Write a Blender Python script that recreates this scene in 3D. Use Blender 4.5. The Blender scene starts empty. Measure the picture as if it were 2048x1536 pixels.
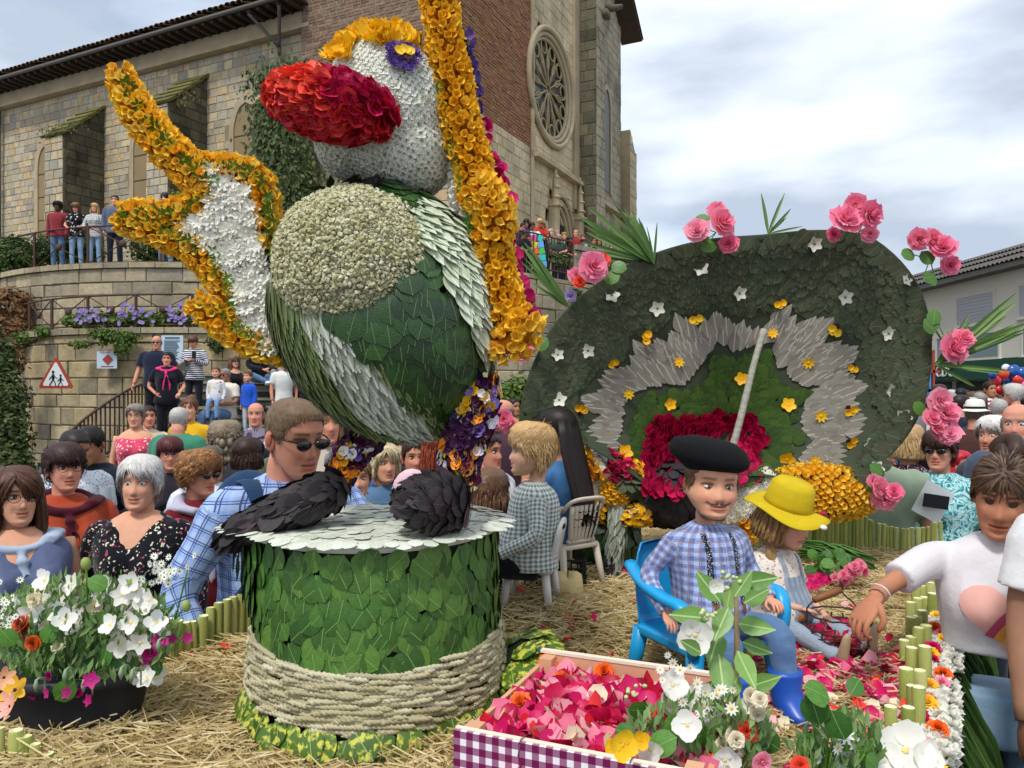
import bpy, math, random
import numpy as np
from mathutils import Vector, Matrix, Euler, noise
R = random.Random(7)
S = bpy.context.scene
COL = S.collection
PI = math.pi
# ---------------------------------------------------------------- camera, sky, sun, exposure
cam_d = bpy.data.cameras.new('camera'); cam = bpy.data.objects.new('camera', cam_d); COL.objects.link(cam)
cam.location = (0, 0, 1.8); cam.rotation_euler = (PI / 2, 0, 0)
cam_d.sensor_width = 36; cam_d.lens = 27; cam_d.shift_y = 12 / 2048; cam_d.clip_end = 2000; cam_d.clip_start = .05
S.camera = cam
S.view_settings.view_transform = 'Standard'; S.view_settings.look = 'None'
S.view_settings.exposure = 0.85; S.view_settings.gamma = 1.0
S.view_settings.use_curve_mapping = False
S.render.engine = 'CYCLES'; S.cycles.max_bounces = 5; S.cycles.use_denoising = True
SUN_EL, SUN_AZ = math.radians(58), math.radians(205)
wd = bpy.data.worlds.new('World'); S.world = wd; wd.use_nodes = True
nt = wd.node_tree; nt.nodes.clear()
wo = nt.nodes.new('ShaderNodeOutputWorld'); bg = nt.nodes.new('ShaderNodeBackground'); bg.inputs[1].default_value = 0.1
sky = nt.nodes.new('ShaderNodeTexSky'); sky.sky_type = 'NISHITA'; sky.sun_disc = False
sky.sun_elevation = SUN_EL; sky.sun_rotation = SUN_AZ; sky.air_density = 1.0; sky.dust_density = 1.5
tc = nt.nodes.new('ShaderNodeTexCoord')
mp = nt.nodes.new('ShaderNodeMapping'); mp.inputs['Scale'].default_value = (1.0, 1.0, 3.0); mp.inputs['Location'].default_value = (.35, .1, .2)
nt.links.new(tc.outputs['Generated'], mp.inputs[0])
n1 = nt.nodes.new('ShaderNodeTexNoise'); n1.inputs['Scale'].default_value = 2.3; n1.inputs['Detail'].default_value = 8; n1.inputs['Roughness'].default_value = .5; n1.inputs['Distortion'].default_value = .25
n2 = nt.nodes.new('ShaderNodeTexNoise'); n2.inputs['Scale'].default_value = 3.1; n2.inputs['Detail'].default_value = 7; n2.inputs['Roughness'].default_value = .48
nt.links.new(mp.outputs[0], n1.inputs[0]); nt.links.new(mp.outputs[0], n2.inputs[0])
cr = nt.nodes.new('ShaderNodeValToRGB'); e = cr.color_ramp.elements
e[0].position = .36; e[0].color = (3.1, 3.6, 4.4, 1); e[1].position = .66; e[1].color = (6.7, 6.9, 7.2, 1)
x = e.new(.5); x.color = (4.8, 5.3, 6.0, 1)
nt.links.new(n2.outputs[0], cr.inputs[0])
c2 = nt.nodes.new('ShaderNodeValToRGB'); e = c2.color_ramp.elements
e[0].position = .34; e[0].color = (.55, .55, .55, 1); e[1].position = .46; e[1].color = (1, 1, 1, 1)
nt.links.new(n1.outputs[0], c2.inputs[0])
mx = nt.nodes.new('ShaderNodeMix'); mx.data_type = 'RGBA'
nt.links.new(c2.outputs[0], mx.inputs[0]); nt.links.new(sky.outputs[0], mx.inputs[6]); nt.links.new(cr.outputs[0], mx.inputs[7])
nt.links.new(mx.outputs[2], bg.inputs[0]); nt.links.new(bg.outputs[0], wo.inputs[0])
sd = bpy.data.lights.new('sun', 'SUN'); sd.energy = 1.5; sd.angle = math.radians(10); sd.color = (1, .96, .9)
sun = bpy.data.objects.new('sun', sd); COL.objects.link(sun)
_d = Vector((math.sin(SUN_AZ) * math.cos(SUN_EL), math.cos(SUN_AZ) * math.cos(SUN_EL), math.sin(SUN_EL)))
sun.rotation_euler = _d.to_track_quat('Z', 'Y').to_euler(); sun.location = (0, 0, 40)

# ---------------------------------------------------------------- helpers
def P(px, py, Y):
 return Vector(((px - 1024) / 1536 * Y, Y, 1.8 - (py - 780) / 1536 * Y))
def PZ(px, py, z):
 Y = (1.8 - z) * 1536 / (py - 780)
 return Vector(((px - 1024) / 1536 * Y, Y, z))
def lin(h):
 if not isinstance(h, str): return tuple(h[:3])
 h = h.lstrip('#'); o = []
 for i in (0, 2, 4):
  c = int(h[i:i + 2], 16) / 255
  o.append(c / 12.92 if c <= .04045 else ((c + .055) / 1.055) ** 2.4)
 return tuple(o)
def ni(n, k, v): n.inputs[k].default_value = v
class NT:
 def __init__(s, name):
  s.m = bpy.data.materials.new(name); s.m.use_nodes = True; s.t = s.m.node_tree
  s.b = s.t.nodes['Principled BSDF']; s.out = s.t.nodes['Material Output']
 def n(s, ty, **k):
  q = s.t.nodes.new(ty)
  for a, b in k.items(): setattr(q, a, b)
  return q
 def l(s, a, b): s.t.links.new(a, b)
 def val(s, sock, v):
  if hasattr(v, 'is_output') or isinstance(v, bpy.types.NodeSocket): s.l(v, sock)
  else: sock.default_value = v
 def math(s, op, a, b=0.0, c=None):
  q = s.n('ShaderNodeMath', operation=op); s.val(q.inputs[0], a); s.val(q.inputs[1], b)
  if c is not None: s.val(q.inputs[2], c)
  return q.outputs[0]
 def mix(s, f, a, b, mode='MIX'):
  q = s.n('ShaderNodeMix', data_type='RGBA', blend_type=mode); s.val(q.inputs[0], f)
  for i, v in ((6, a), (7, b)):
   if isinstance(v, bpy.types.NodeSocket): s.l(v, q.inputs[i])
   else: q.inputs[i].default_value = (*lin(v), 1)
  return q.outputs[2]
 def ramp(s, f, cols, pos=None, const=False):
  q = s.n('ShaderNodeValToRGB'); e = q.color_ramp.elements
  if const: q.color_ramp.interpolation = 'CONSTANT'
  n = len(cols)
  for i, c in enumerate(cols):
   p = pos[i] if pos else (i / n if const else i / max(1, n - 1))
   el = e[i] if i < 2 else e.new(p)
   el.position = p; el.color = (*lin(c), 1)
  if n == 1: e[1].color = e[0].color
  s.l(f, q.inputs[0]); return q.outputs[0]
 def noise(s, vec, sc, det=3, rough=.5, dist=0):
  q = s.n('ShaderNodeTexNoise'); ni(q, 'Scale', sc); ni(q, 'Detail', det); ni(q, 'Roughness', rough); ni(q, 'Distortion', dist)
  if vec is not None: s.l(vec, q.inputs[0])
  return q.outputs[0]
 def obj(s, sc=None):
  o = s.n('ShaderNodeTexCoord').outputs['Object']
  if sc is not None:
   m = s.n('ShaderNodeMapping'); m.inputs['Scale'].default_value = sc; s.l(o, m.inputs[0]); o = m.outputs[0]
  return o
 def wpos(s, sc=None):
  o = s.n('ShaderNodeNewGeometry').outputs['Position']
  if sc is not None:
   m = s.n('ShaderNodeMapping'); m.inputs['Scale'].default_value = sc; s.l(o, m.inputs[0]); o = m.outputs[0]
  return o
 def rnd(s):
  a = s.n('ShaderNodeAttribute', attribute_name='rnd').outputs['Fac']
  o = s.n('ShaderNodeObjectInfo').outputs['Random']
  return s.math('FRACT', s.math('ADD', a, o))
 def fin(s, col, rough=.7, spec=.3, bump=None, bstr=.3, bdist=.01, trans=0, metal=0, sheen=0):
  b = s.b
  if isinstance(col, bpy.types.NodeSocket): s.l(col, b.inputs['Base Color'])
  else: b.inputs['Base Color'].default_value = (*lin(col), 1)
  s.val(b.inputs['Roughness'], rough); ni(b, 'Specular IOR Level', spec); ni(b, 'Metallic', metal)
  if sheen: ni(b, 'Sheen Weight', sheen)
  if bump is not None:
   q = s.n('ShaderNodeBump'); ni(q, 'Strength', bstr); ni(q, 'Distance', bdist); s.l(bump, q.inputs['Height']); s.l(q.outputs[0], b.inputs['Normal'])
  if trans:
   t = s.n('ShaderNodeBsdfTranslucent'); m = s.n('ShaderNodeMixShader'); ni(m, 0, trans)
   if isinstance(col, bpy.types.NodeSocket): s.l(col, t.inputs[0])
   else: t.inputs[0].default_value = (*lin(col), 1)
   s.l(b.outputs[0], m.inputs[1]); s.l(t.outputs[0], m.inputs[2]); s.l(m.outputs[0], s.out.inputs[0])
  return s.m
_MC = {}
def mat(name, cols, rough=.65, nv=.25, ns=20, bump=.3, bs=60, bd=.004, trans=0, spec=.3, metal=0, const=False, world=False, sheen=0):
 if name in _MC: return _MC[name]
 if isinstance(cols, str): cols = [cols]
 q = NT(name); v = q.wpos() if world else q.obj()
 c = q.ramp(q.rnd(), cols, const=const) if len(cols) > 1 else q.ramp(q.rnd(), [cols[0]] * 2)
 if nv:
  n = q.noise(v, ns, 4)
  k = q.math('MULTIPLY_ADD', n, 2 * nv, 1 - nv)
  cc = q.n('ShaderNodeCombineColor'); [q.l(k, cc.inputs[i]) for i in range(3)]
  c = q.mix(1.0, c, cc.outputs[0], 'MULTIPLY')
 b = q.noise(v, bs, 3) if bump else None
 m = q.fin(c, rough, spec, b, bump, bd, trans, metal, sheen); _MC[name] = m; return m

def fa(F): return F if isinstance(F, list) else [F]
class G:
 def __init__(s): s.v = []; s.L = []; s.C = []; s.M = []; s.r = []; s.col = []; s.n = 0
 def add(s, V, F, mi=0, r=None, col=None):
  V = np.asarray(V, float).reshape(-1, 3); r = R.random() if r is None else r
  for f in fa(F):
   f = np.asarray(f, int)
   if f.size == 0: continue
   s.L.append((f + s.n).ravel()); s.C.append(np.full(len(f), f.shape[1])); s.M.append(np.full(len(f), mi)); s.r.append(np.full(len(f), r))
  s.v.append(V); s.n += len(V)
  s.col.append(np.broadcast_to(np.array(col if col is not None else (1, 1, 1)), (len(V), 3)))
  return s
 def bake(s, T, Ms, mi=0, rs=None):
  V, F = T; V = np.asarray(V); Ms = np.asarray(Ms); k = len(Ms)
  if k == 0: return s
  W = np.einsum('kij,nj->kni', Ms[:, :3, :3], V) + Ms[:, None, :3, 3]
  rs = np.array([R.random() for _ in range(k)]) if rs is None else np.asarray(rs)
  off = s.n + np.arange(k) * len(V)
  for f in fa(F):
   if isinstance(f, tuple): f, m_ = f
   else: m_ = mi
   f = np.asarray(f, int)
   s.L.append((f[None] + off[:, None, None]).ravel()); s.C.append(np.full(len(f) * k, f.shape[1])); s.M.append(np.full(len(f) * k, m_))
   s.r.append(np.repeat(rs, len(f)))
  s.v.append(W.reshape(-1, 3)); s.n += len(V) * k; s.col.append(np.ones((len(V) * k, 3)))
  return s
 def mesh(s, name, mats, smooth=True, usecol=False):
  me = bpy.data.meshes.new(name)
  V = np.concatenate(s.v); L = np.concatenate(s.L); C = np.concatenate(s.C)
  me.vertices.add(len(V)); me.vertices.foreach_set('co', V.astype(np.float32).ravel())
  me.loops.add(len(L)); me.loops.foreach_set('vertex_index', L.astype(np.int32))
  me.polygons.add(len(C)); st = np.concatenate(([0], np.cumsum(C)[:-1])); me.polygons.foreach_set('loop_start', st.astype(np.int32))
  me.polygons.foreach_set('material_index', np.concatenate(s.M).astype(np.int32))
  me.polygons.foreach_set('use_smooth', np.full(len(C), smooth))
  a = me.attributes.new('rnd', 'FLOAT', 'FACE'); a.data.foreach_set('value', np.concatenate(s.r).astype(np.float32))
  if usecol:
   a = me.attributes.new('col', 'FLOAT_COLOR', 'POINT'); c = np.concatenate(s.col); a.data.foreach_set('color', np.c_[c, np.ones(len(c))].astype(np.float32).ravel())
  for m in (mats if isinstance(mats, list) else [mats]): me.materials.append(m)
  me.update(calc_edges=True); return me
 def build(s, name, mats, parent=None, smooth=True, local=False, usecol=False, kind=None):
  return link(name, s.mesh(name, mats, smooth, usecol), parent, local, kind)
WM = {}
def link(name, data, parent=None, local=False, kind=None, M=None):
 o = bpy.data.objects.new(name, data); COL.objects.link(o)
 if parent is not None:
  o.parent = parent
  if not local: o.matrix_parent_inverse = WM[parent.name].inverted()
 if M is not None: o.matrix_basis = M
 base = M.copy() if M is not None else Matrix.Identity(4)
 WM[o.name] = (WM[parent.name] @ base) if (parent is not None and local) else base
 if kind: o['kind'] = kind
 return o
def thing(name, loc, label, cat, group=None, rz=0):
 M = Matrix.Translation(Vector(loc)) @ Matrix.Rotation(rz, 4, 'Z')
 o = link(name, None, M=M); o.empty_display_size = .1
 return tag(o, label, cat, group)
def tag(o, label, cat, group=None, kind=None):
 if label: o['label'] = label
 if cat: o['category'] = cat
 if group: o['group'] = group
 if kind: o['kind'] = kind
 return o
KIDS = {}
def copy_tree(o, label, M=None, group=None):
 ks = {}
 for c in COL.objects:
  if c.parent is not None: ks.setdefault(c.parent.name, []).append(c)
 def rec(a, p):
  b = a.copy(); COL.objects.link(b); WM[b.name] = WM[a.name]
  if p is not None: b.parent = p
  for c in ks.get(a.name, []): rec(c, b)
  return b
 b = rec(o, None)
 if M is not None: b.matrix_basis = M; WM[b.name] = M.copy()
 if label: b['label'] = label
 if group: b['group'] = group
 return b
def parts(parent, name, T, mats, items, limit=300, smooth=True, stuffname=None):
 """items: (4x4 ndarray, template index, rnd); the first `limit` become objects, the rest one 'stuff' part"""
 T = T if isinstance(T, list) else [T]; mats = mats if isinstance(mats, list) else [mats]; ms = {}
 for M, ti, r in items[:limit]:
  if ti not in ms:
   g = G(); g.bake(T[ti], [np.eye(4)], 0, [0.0]); ms[ti] = g.mesh(name, mats, smooth)
  link(name, ms[ti], parent, M=Matrix(M.tolist()))
 rest = items[limit:]
 if rest:
  g = G()
  for ti in range(len(T)):
   q = [i for i in rest if i[1] == ti]
   if q: g.bake(T[ti], [i[0] for i in q], 0, [i[2] for i in q])
  g.build(stuffname or name, mats, parent, smooth, kind='stuff')
# shapes -----------------------------------------------------------------
def grid_faces(m, n, wrap=True, flip=False):
 a = np.arange(m - 1)[:, None] * n; j = np.arange(n if wrap else n - 1)[None]; k = (j + 1) % n
 F = np.stack([a + j, a + k, a + n + k, a + n + j], -1).reshape(-1, 4)
 return F[:, ::-1] if flip else F
def loft(rings, cap=True):
 Rn = np.asarray(rings, float); m, n = Rn.shape[:2]; V = Rn.reshape(-1, 3); F = [grid_faces(m, n)]
 if cap:
  V = np.vstack([V, Rn[0].mean(0), Rn[-1].mean(0)]); j = np.arange(n); k = (j + 1) % n
  F.append(np.stack([k, j, np.full(n, m * n)], -1)); F.append(np.stack([(m - 1) * n + j, (m - 1) * n + k, np.full(n, m * n + 1)], -1))
 return V, F
def frames(path):
 p = np.asarray(path, float); t = np.gradient(p, axis=0); t /= np.linalg.norm(t, axis=1)[:, None] + 1e-9
 u = np.cross(t[0], (0, 0, 1.));
 if np.linalg.norm(u) < .2: u = np.cross(t[0], (0, 1., 0))
 U = []
 for a in t:
  u = u - a * np.dot(u, a); u /= np.linalg.norm(u) + 1e-9; U.append(u)
 U = np.array(U); return p, t, U, np.cross(t, U)
def tube(path, rad, seg=8, flat=1.0, cap=True):
 p, t, U, W = frames(path); rad = np.broadcast_to(np.asarray(rad, float), (len(p),))
 a = np.linspace(0, 2 * PI, seg, endpoint=False)
 return loft(p[:, None] + rad[:, None, None] * (np.cos(a)[None, :, None] * U[:, None] + flat * np.sin(a)[None, :, None] * W[:, None]), cap)
def smooth_path(pts, n):
 pts = np.asarray([tuple(p) for p in pts], float); m = len(pts); d = np.r_[0, np.cumsum(np.linalg.norm(np.diff(pts[:, :3], axis=0), axis=1))]
 s = np.linspace(0, d[-1], n); tn = np.gradient(pts, d, axis=0) if m > 2 else np.repeat([(pts[1] - pts[0]) / d[-1]], 2, 0)
 i = np.clip(np.searchsorted(d, s, side='right') - 1, 0, m - 2); h = (d[i + 1] - d[i])[:, None]; u = ((s - d[i])[:, None]) / h
 return (2 * u**3 - 3 * u**2 + 1) * pts[i] + (u**3 - 2 * u**2 + u) * h * tn[i] + (-2 * u**3 + 3 * u**2) * pts[i + 1] + (u**3 - u**2) * h * tn[i + 1]
BOXF = np.array([(0, 2, 3, 1), (4, 5, 7, 6), (0, 1, 5, 4), (2, 6, 7, 3), (0, 4, 6, 2), (1, 3, 7, 5)])
def box(c, sz, rot=None):
 V = np.array([(x, y, z) for x in (-.5, .5) for y in (-.5, .5) for z in (-.5, .5)]) * np.array(sz)
 if rot is not None: V = V @ np.array(rot)[:3, :3].T
 return V + np.array(c), BOXF[:, ::-1]
def bbox2(lo, hi): return box([(a + b) / 2 for a, b in zip(lo, hi)], [b - a for a, b in zip(lo, hi)])
def chamfer(sz=(1, 1, 1), b=.08):
 """bevelled unit block (front face is -Y): 5-ring pillow, 22 faces"""
 x, y, z = [s / 2 for s in sz]; bx, bz = b * sz[0], b * sz[2]
 rect = lambda w, h, yy: [(-w, yy, -h), (w, yy, -h), (w, yy, h), (-w, yy, h)]
 Rn = np.array([rect(x, z, y), rect(x, z, -y + b * sz[1] * 2), rect(x - bx, z - bz, -y)])
 V, F = loft(Rn, False); return V, [F[0][:, ::-1] if isinstance(F, list) else F, np.array([(8, 9, 10, 11)])]
def rz3(a): c, s = math.cos(a), math.sin(a); return np.array([(c, -s, 0), (s, c, 0), (0, 0, 1)])
def ry3(a): c, s = math.cos(a), math.sin(a); return np.array([(c, 0, s), (0, 1, 0), (-s, 0, c)])
def rx3(a): c, s = math.cos(a), math.sin(a); return np.array([(1, 0, 0), (0, c, -s), (0, s, c)])
def ell(c, r, m=10, n=14, rot=None):
 th = np.linspace(0, PI, m); ph = np.linspace(0, 2 * PI, n, endpoint=False)
 V = np.stack([np.sin(th)[:, None] * np.cos(ph), np.sin(th)[:, None] * np.sin(ph), np.cos(th)[:, None] * np.ones(n)], -1) * np.array(r)
 V = V.reshape(-1, 3)
 if rot is not None: V = V @ np.array(rot)[:3, :3].T
 return V + np.array(c), grid_faces(m, n, flip=True)
def prism(pts2, y0, y1, plane='xz'):
 """outline in plane -> solid between y0,y1 along the other axis (ngon fans)"""
 p = np.asarray(pts2, float); n = len(p); mk = (lambda q, y: np.c_[q[:, 0], np.full(n, y), q[:, 1]]) if plane == 'xz' else (lambda q, y: np.c_[q, np.full(n, y)])
 V = np.vstack([mk(p, y0), mk(p, y1)]); j = np.arange(n); k = (j + 1) % n
 return V, [np.stack([j, k, k + n, j + n], -1), j[None, ::-1], (j + n)[None]]
def basis(nrm, up, roll=0., pos=(0, 0, 0), sc=1.0):
 """4x4 with local Z = nrm, local Y ~ up, uniform or per-axis scale"""
 n = np.asarray(nrm, float); n = n / (np.linalg.norm(n) + 1e-9); u = np.asarray(up, float); x_ = np.cross(u, n)
 if np.linalg.norm(x_) < 1e-4: x_ = np.cross((.3, 1, .1), n)
 x_ /= np.linalg.norm(x_); y_ = np.cross(n, x_)
 c, s_ = math.cos(roll), math.sin(roll); x2 = c * x_ + s_ * y_; y2 = -s_ * x_ + c * y_
 M = np.eye(4); sc = np.broadcast_to(sc, 3); M[:3, 0] = x2 * sc[0]; M[:3, 1] = y2 * sc[1]; M[:3, 2] = n * sc[2]; M[:3, 3] = pos; return M
def sm(a, b, x): t = np.clip((x - a) / (b - a), 0, 1); return t * t * (3 - 2 * t)
def inpoly(p, poly):
 x, y = p; c = False; n = len(poly)
 for i in range(n):
  x1, y1 = poly[i]; x2, y2 = poly[i - 1]
  if (y1 > y) != (y2 > y) and x < (x2 - x1) * (y - y1) / (y2 - y1) + x1: c = not c
 return c
def pix(v): return (1024 + v[0] / v[1] * 1536, 780 - (v[2] - 1.8) / v[1] * 1536)
# petal / leaf templates: local XY plane, base at origin, growing +Y, normal +Z, unit length
def t_leaf(w=.35, curl=.12, cup=.1, m=5, vein=True, tip=1.0, th=0):
 V = []; t = np.linspace(0, 1, m + 1)
 for a in t:
  ww = w * math.sin(PI * min(1, a ** .75 * .97 + .02)) ** tip; z = curl * a * a
  V += [(-ww, a, z + cup * ww * 2), (0, a, z), (ww, a, z + cup * ww * 2)]
 F = [(3 * i + j, 3 * i + j + 1, 3 * i + j + 4, 3 * i + j + 3) for i in range(m) for j in (0, 1)]
 out = [np.array(F)]
 if vein:
  k = len(V)
  for a in t: V += [(-.02, a, curl * a * a + .012), (.02, a, curl * a * a + .012)]
  out.append((np.array([(k + 2 * i, k + 2 * i + 1, k + 2 * i + 3, k + 2 * i + 2) for i in range(m)]), 1))
 return np.array(V, float), out
def t_round(n=9, cup=.15, wob=.08, seed=1, th=.0):
 r_ = random.Random(seed); V = [(0, .5, 0)];
 for rr, zz in ((.28, cup * .3), (.5, cup)):
  for i in range(n):
   a = 2 * PI * i / n; q = rr * (1 + r_.uniform(-wob, wob)); V.append((math.sin(a) * q, .5 - math.cos(a) * q, zz + r_.uniform(-wob, wob) * .5 * rr))
 F3 = [(0, 1 + i, 1 + (i + 1) % n) for i in range(n)]; F4 = [(1 + i, 1 + n + i, 1 + n + (i + 1) % n, 1 + (i + 1) % n) for i in range(n)]
 return np.array(V, float), [np.array(F3), np.array(F4)]
def t_flower(np_=5, w=.22, ln=.5, cup=.25, center=.12, cm=1, seg=3, tw=0):
 """open flower centred at origin facing +Z; petals material 0, centre material cm"""
 V = []; F = []
 for k in range(np_):
  a = 2 * PI * k / np_; ca, sa = math.cos(a), math.sin(a); b = len(V)
  for i in range(seg + 1):
   t = i / seg; rr = ln * (.12 + .88 * t); ww = w * math.sin(PI * (.15 + .75 * t)); z = cup * t * t * ln * (1 if t < .8 else .8)
   for sx in (-1, 0, 1):
    x_, y_ = sx * ww, rr; zz = z + (.18 * w if sx else 0) + tw * sx * w
    V.append((x_ * ca - y_ * sa, x_ * sa + y_ * ca, zz))
  F += [(b + 3 * i + j, b + 3 * i + j + 1, b + 3 * i + j + 4, b + 3 * i + j + 3) for i in range(seg) for j in (0, 1)]
 out = [np.array(F)]
 if center:
  b = len(V); V += [(0, 0, center * .9)] + [(center * math.cos(q), center * math.sin(q), .02) for q in np.linspace(0, 2 * PI, 7)[:-1]]
  out.append((np.array([(b, b + 1 + i, b + 1 + (i + 1) % 6) for i in range(6)]), cm))
 return np.array(V, float), out
def t_rose(layers=4, n=5, seed=0):
 """full double flower, unit radius .5, facing +Z"""
 V = []; F = []; r_ = random.Random(seed)
 for L in range(layers):
  f = (L + 1) / layers;
  for k in range(n):
   a = 2 * PI * (k + .5 * L) / n + r_.uniform(-.2, .2); ca, sa = math.cos(a), math.sin(a); b = len(V); ln = .5 * f * r_.uniform(.9, 1.1); w = ln * .75
   for i in range(3):
    t = i / 2; rr = ln * (.15 + .85 * t); z = (.42 * (1 - f) + .12) * math.sin(t * 1.6) + r_.uniform(-.03, .03)
    for sx in (-1, 0, 1):
     V.append((sx * w * (.4 + .5 * t) * ca - rr * sa * (1 - .12 * abs(sx)), sx * w * (.4 + .5 * t) * sa + rr * ca * (1 - .12 * abs(sx)), z + (.05 if sx else 0) + .06 * t * (L % 2)))
   F += [(b + 3 * i + j, b + 3 * i + j + 1, b + 3 * i + j + 4, b + 3 * i + j + 3) for i in range(2) for j in (0, 1)]
 return np.array(V, float), [np.array(F)]
def join(*Ts):
 V = []; F = []; n = 0
 for v, f in Ts:
  V.append(np.asarray(v));
  for q in fa(f):
   if isinstance(q, tuple): F.append((np.asarray(q[0]) + n, q[1]))
   else: F.append(np.asarray(q) + n)
  n += len(v)
 return np.vstack(V), F
def xf(T, s=1, t=(0, 0, 0), rot=None, mi=None):
 V, F = T; V = np.asarray(V) * np.array(s)
 if rot is not None: V = V @ np.array(rot).T
 F = [((q[0] if isinstance(q, tuple) else q), mi) if mi is not None else q for q in fa(F)]
 return V + np.array(t), F
# ================================================================= SETTING
m_asph = mat('asphalt', ['#55565a'], .9, .2, 3, .5, 90, world=True)
m_mortar = mat('mortar', ['#8d8168'], .95, .3, 2.5, .6, 12, .02, world=True)
m_mortar_d = mat('dark_mortar', ['#4d4a3c'], .95, .35, 2.5, .6, 12, .02, world=True)
def stone_mat(name, cols, stain=.45, bs=14, stc='#4a463a', gain=1.0):
 q = NT(name); w = q.wpos(); c = q.ramp(q.rnd(), cols)
 n = q.noise(w, 5.5, 6, .65); k = q.math('MULTIPLY_ADD', n, .9 * gain, .55 * gain); cc = q.n('ShaderNodeCombineColor'); [q.l(k, cc.inputs[i]) for i in range(3)]
 c = q.mix(1., c, cc.outputs[0], 'MULTIPLY')
 s = q.noise(q.wpos((.5, .5, .28)), 1.6, 6, .6); f = q.math('MULTIPLY', q.math('SMOOTHSTEP', s, .5, .68) if False else q.ramp(s, [(0, 0, 0), (1, 1, 1)], [.48, .68]), stain)
 c = q.mix(f, c, stc)
 return q.fin(c, .93, .15, q.noise(w, bs, 6, .7), .8, .03)
m_st_nave = stone_mat('nave_stone', ['#8d8779', '#a99c80', '#979284', '#b7a786', '#87837b', '#ac9570', '#a1998a'], .3, gain=1.3)
m_st_tan = stone_mat('facade_ashlar', ['#b0a184', '#bdad8a', '#a5997f', '#b3a588'], .4, 10, '#5d5340', gain=1.35)
m_st_butt = stone_mat('buttress_stone', ['#958c78', '#878170', '#9d937c'], .6, 14, '#3f3e35', gain=1.3)
m_st_dark = stone_mat('old_dark_stone', ['#5f5c4e', '#6d6856', '#514e42', '#7a725c'], .7, 14, '#2c2c22')
m_st_ret = stone_mat('retaining_stone', ['#8c826c', '#998d73', '#7c7464', '#a3967a', '#857e70', '#93876d'], .45, 12, '#3c372a', gain=1.35)
m_st_low = stone_mat('lower_wall_stone', ['#938567', '#a2926e', '#7b7160', '#ac9d7c', '#887c64'], .5, 10, '#3a3426', gain=1.35)
m_brick = stone_mat('red_brick', ['#7c6254', '#886c5c', '#70584c', '#927868', '#80685a', '#685248'], .6, 25, '#7a7261', gain=1.1)
m_brick_o = stone_mat('lichen_brick', ['#85584a', '#8f6a48', '#785444', '#967254', '#876050', '#84724c'], .45, 25, '#94662c', gain=1.25)
m_tan = mat('smooth_tan_stone', ['#ac9c80'], .9, .35, 1.6, .6, 9, .02, world=True)
m_tan2 = mat('blocked_window_panel', ['#8f7d5d'], .9, .12, 1.2, .3, 9, .01, world=True)
m_wood = mat('dark_weathered_wood', ['#3a3028', '#4a3d32'], .85, .3, 6, .4, 30)
m_tile = stone_mat('canal_tile', ['#5f4c3c', '#7a5e48', '#4c4238', '#6c5a48'], .6, 14, '#38382a')
m_slate = mat('grey_roof_tile', ['#5b554f', '#6a625a', '#4e4a46'], .85, .3, 2, .4, 20, world=True)
m_rust = mat('brown_painted_iron', ['#4b352b'], .6, .3, 20, .3, 60)
m_lead = mat('dull_zinc', ['#5d5b55'], .6, .3, 5, .2, 40)
m_glassd = mat('dark_window_glass', ['#3c4a58'], .25, .3, 3, 0, spec=.5)
m_moss = mat('moss', ['#5d6130', '#6f6a3c', '#4a4c2a'], .95, .4, 6, .8, 30, .02)
m_leafs = mat('shrub_leaves', ['#2c3f1b', '#3c5424', '#56702f', '#2a3a1c'], .6, .3, 8, 0, trans=.25)
m_leafl = mat('light_shrub_leaves', ['#4f6a2a', '#6b8438', '#3d5523'], .6, .3, 8, 0, trans=.25)
m_ivy = mat('ivy_leaves', ['#33421f', '#46562c', '#5a6638', '#2c3a1e'], .6, .3, 8, 0, trans=.15)
m_dry = mat('dry_brush', ['#6d5a3c', '#7d4f30', '#5a5230'], .8, .3, 8, 0)
m_twig = mat('brown_twig', ['#4b3b2a'], .85, .3, 12, .3)
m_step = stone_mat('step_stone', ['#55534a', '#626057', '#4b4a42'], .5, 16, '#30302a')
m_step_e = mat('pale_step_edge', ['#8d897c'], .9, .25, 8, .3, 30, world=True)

g = G(); g.add(*bbox2((-150, -60, -.5), (150, 260, 0))); g.build('ground', m_asph, None, False, kind='structure')
# low hills far beyond, closing the horizon
g = G(); hx = np.linspace(-150, 150, 60); hr = []
for yy, hh in ((120, -1), (150, 5), (200, 9), (255, 7)):
 hr.append([(x_ * yy / 120, yy, hh * (.7 + .3 * math.sin(x_ * .05 + yy)) + .4 * math.sin(x_ * .21)) for x_ in hx])
hr = np.array(hr); g.add(hr.reshape(-1, 3), grid_faces(4, 60, False)); g.build('hills', mat('hill_green', ['#3f4f2c'], .95, .3, .1, world=True), None, kind='structure')

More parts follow.
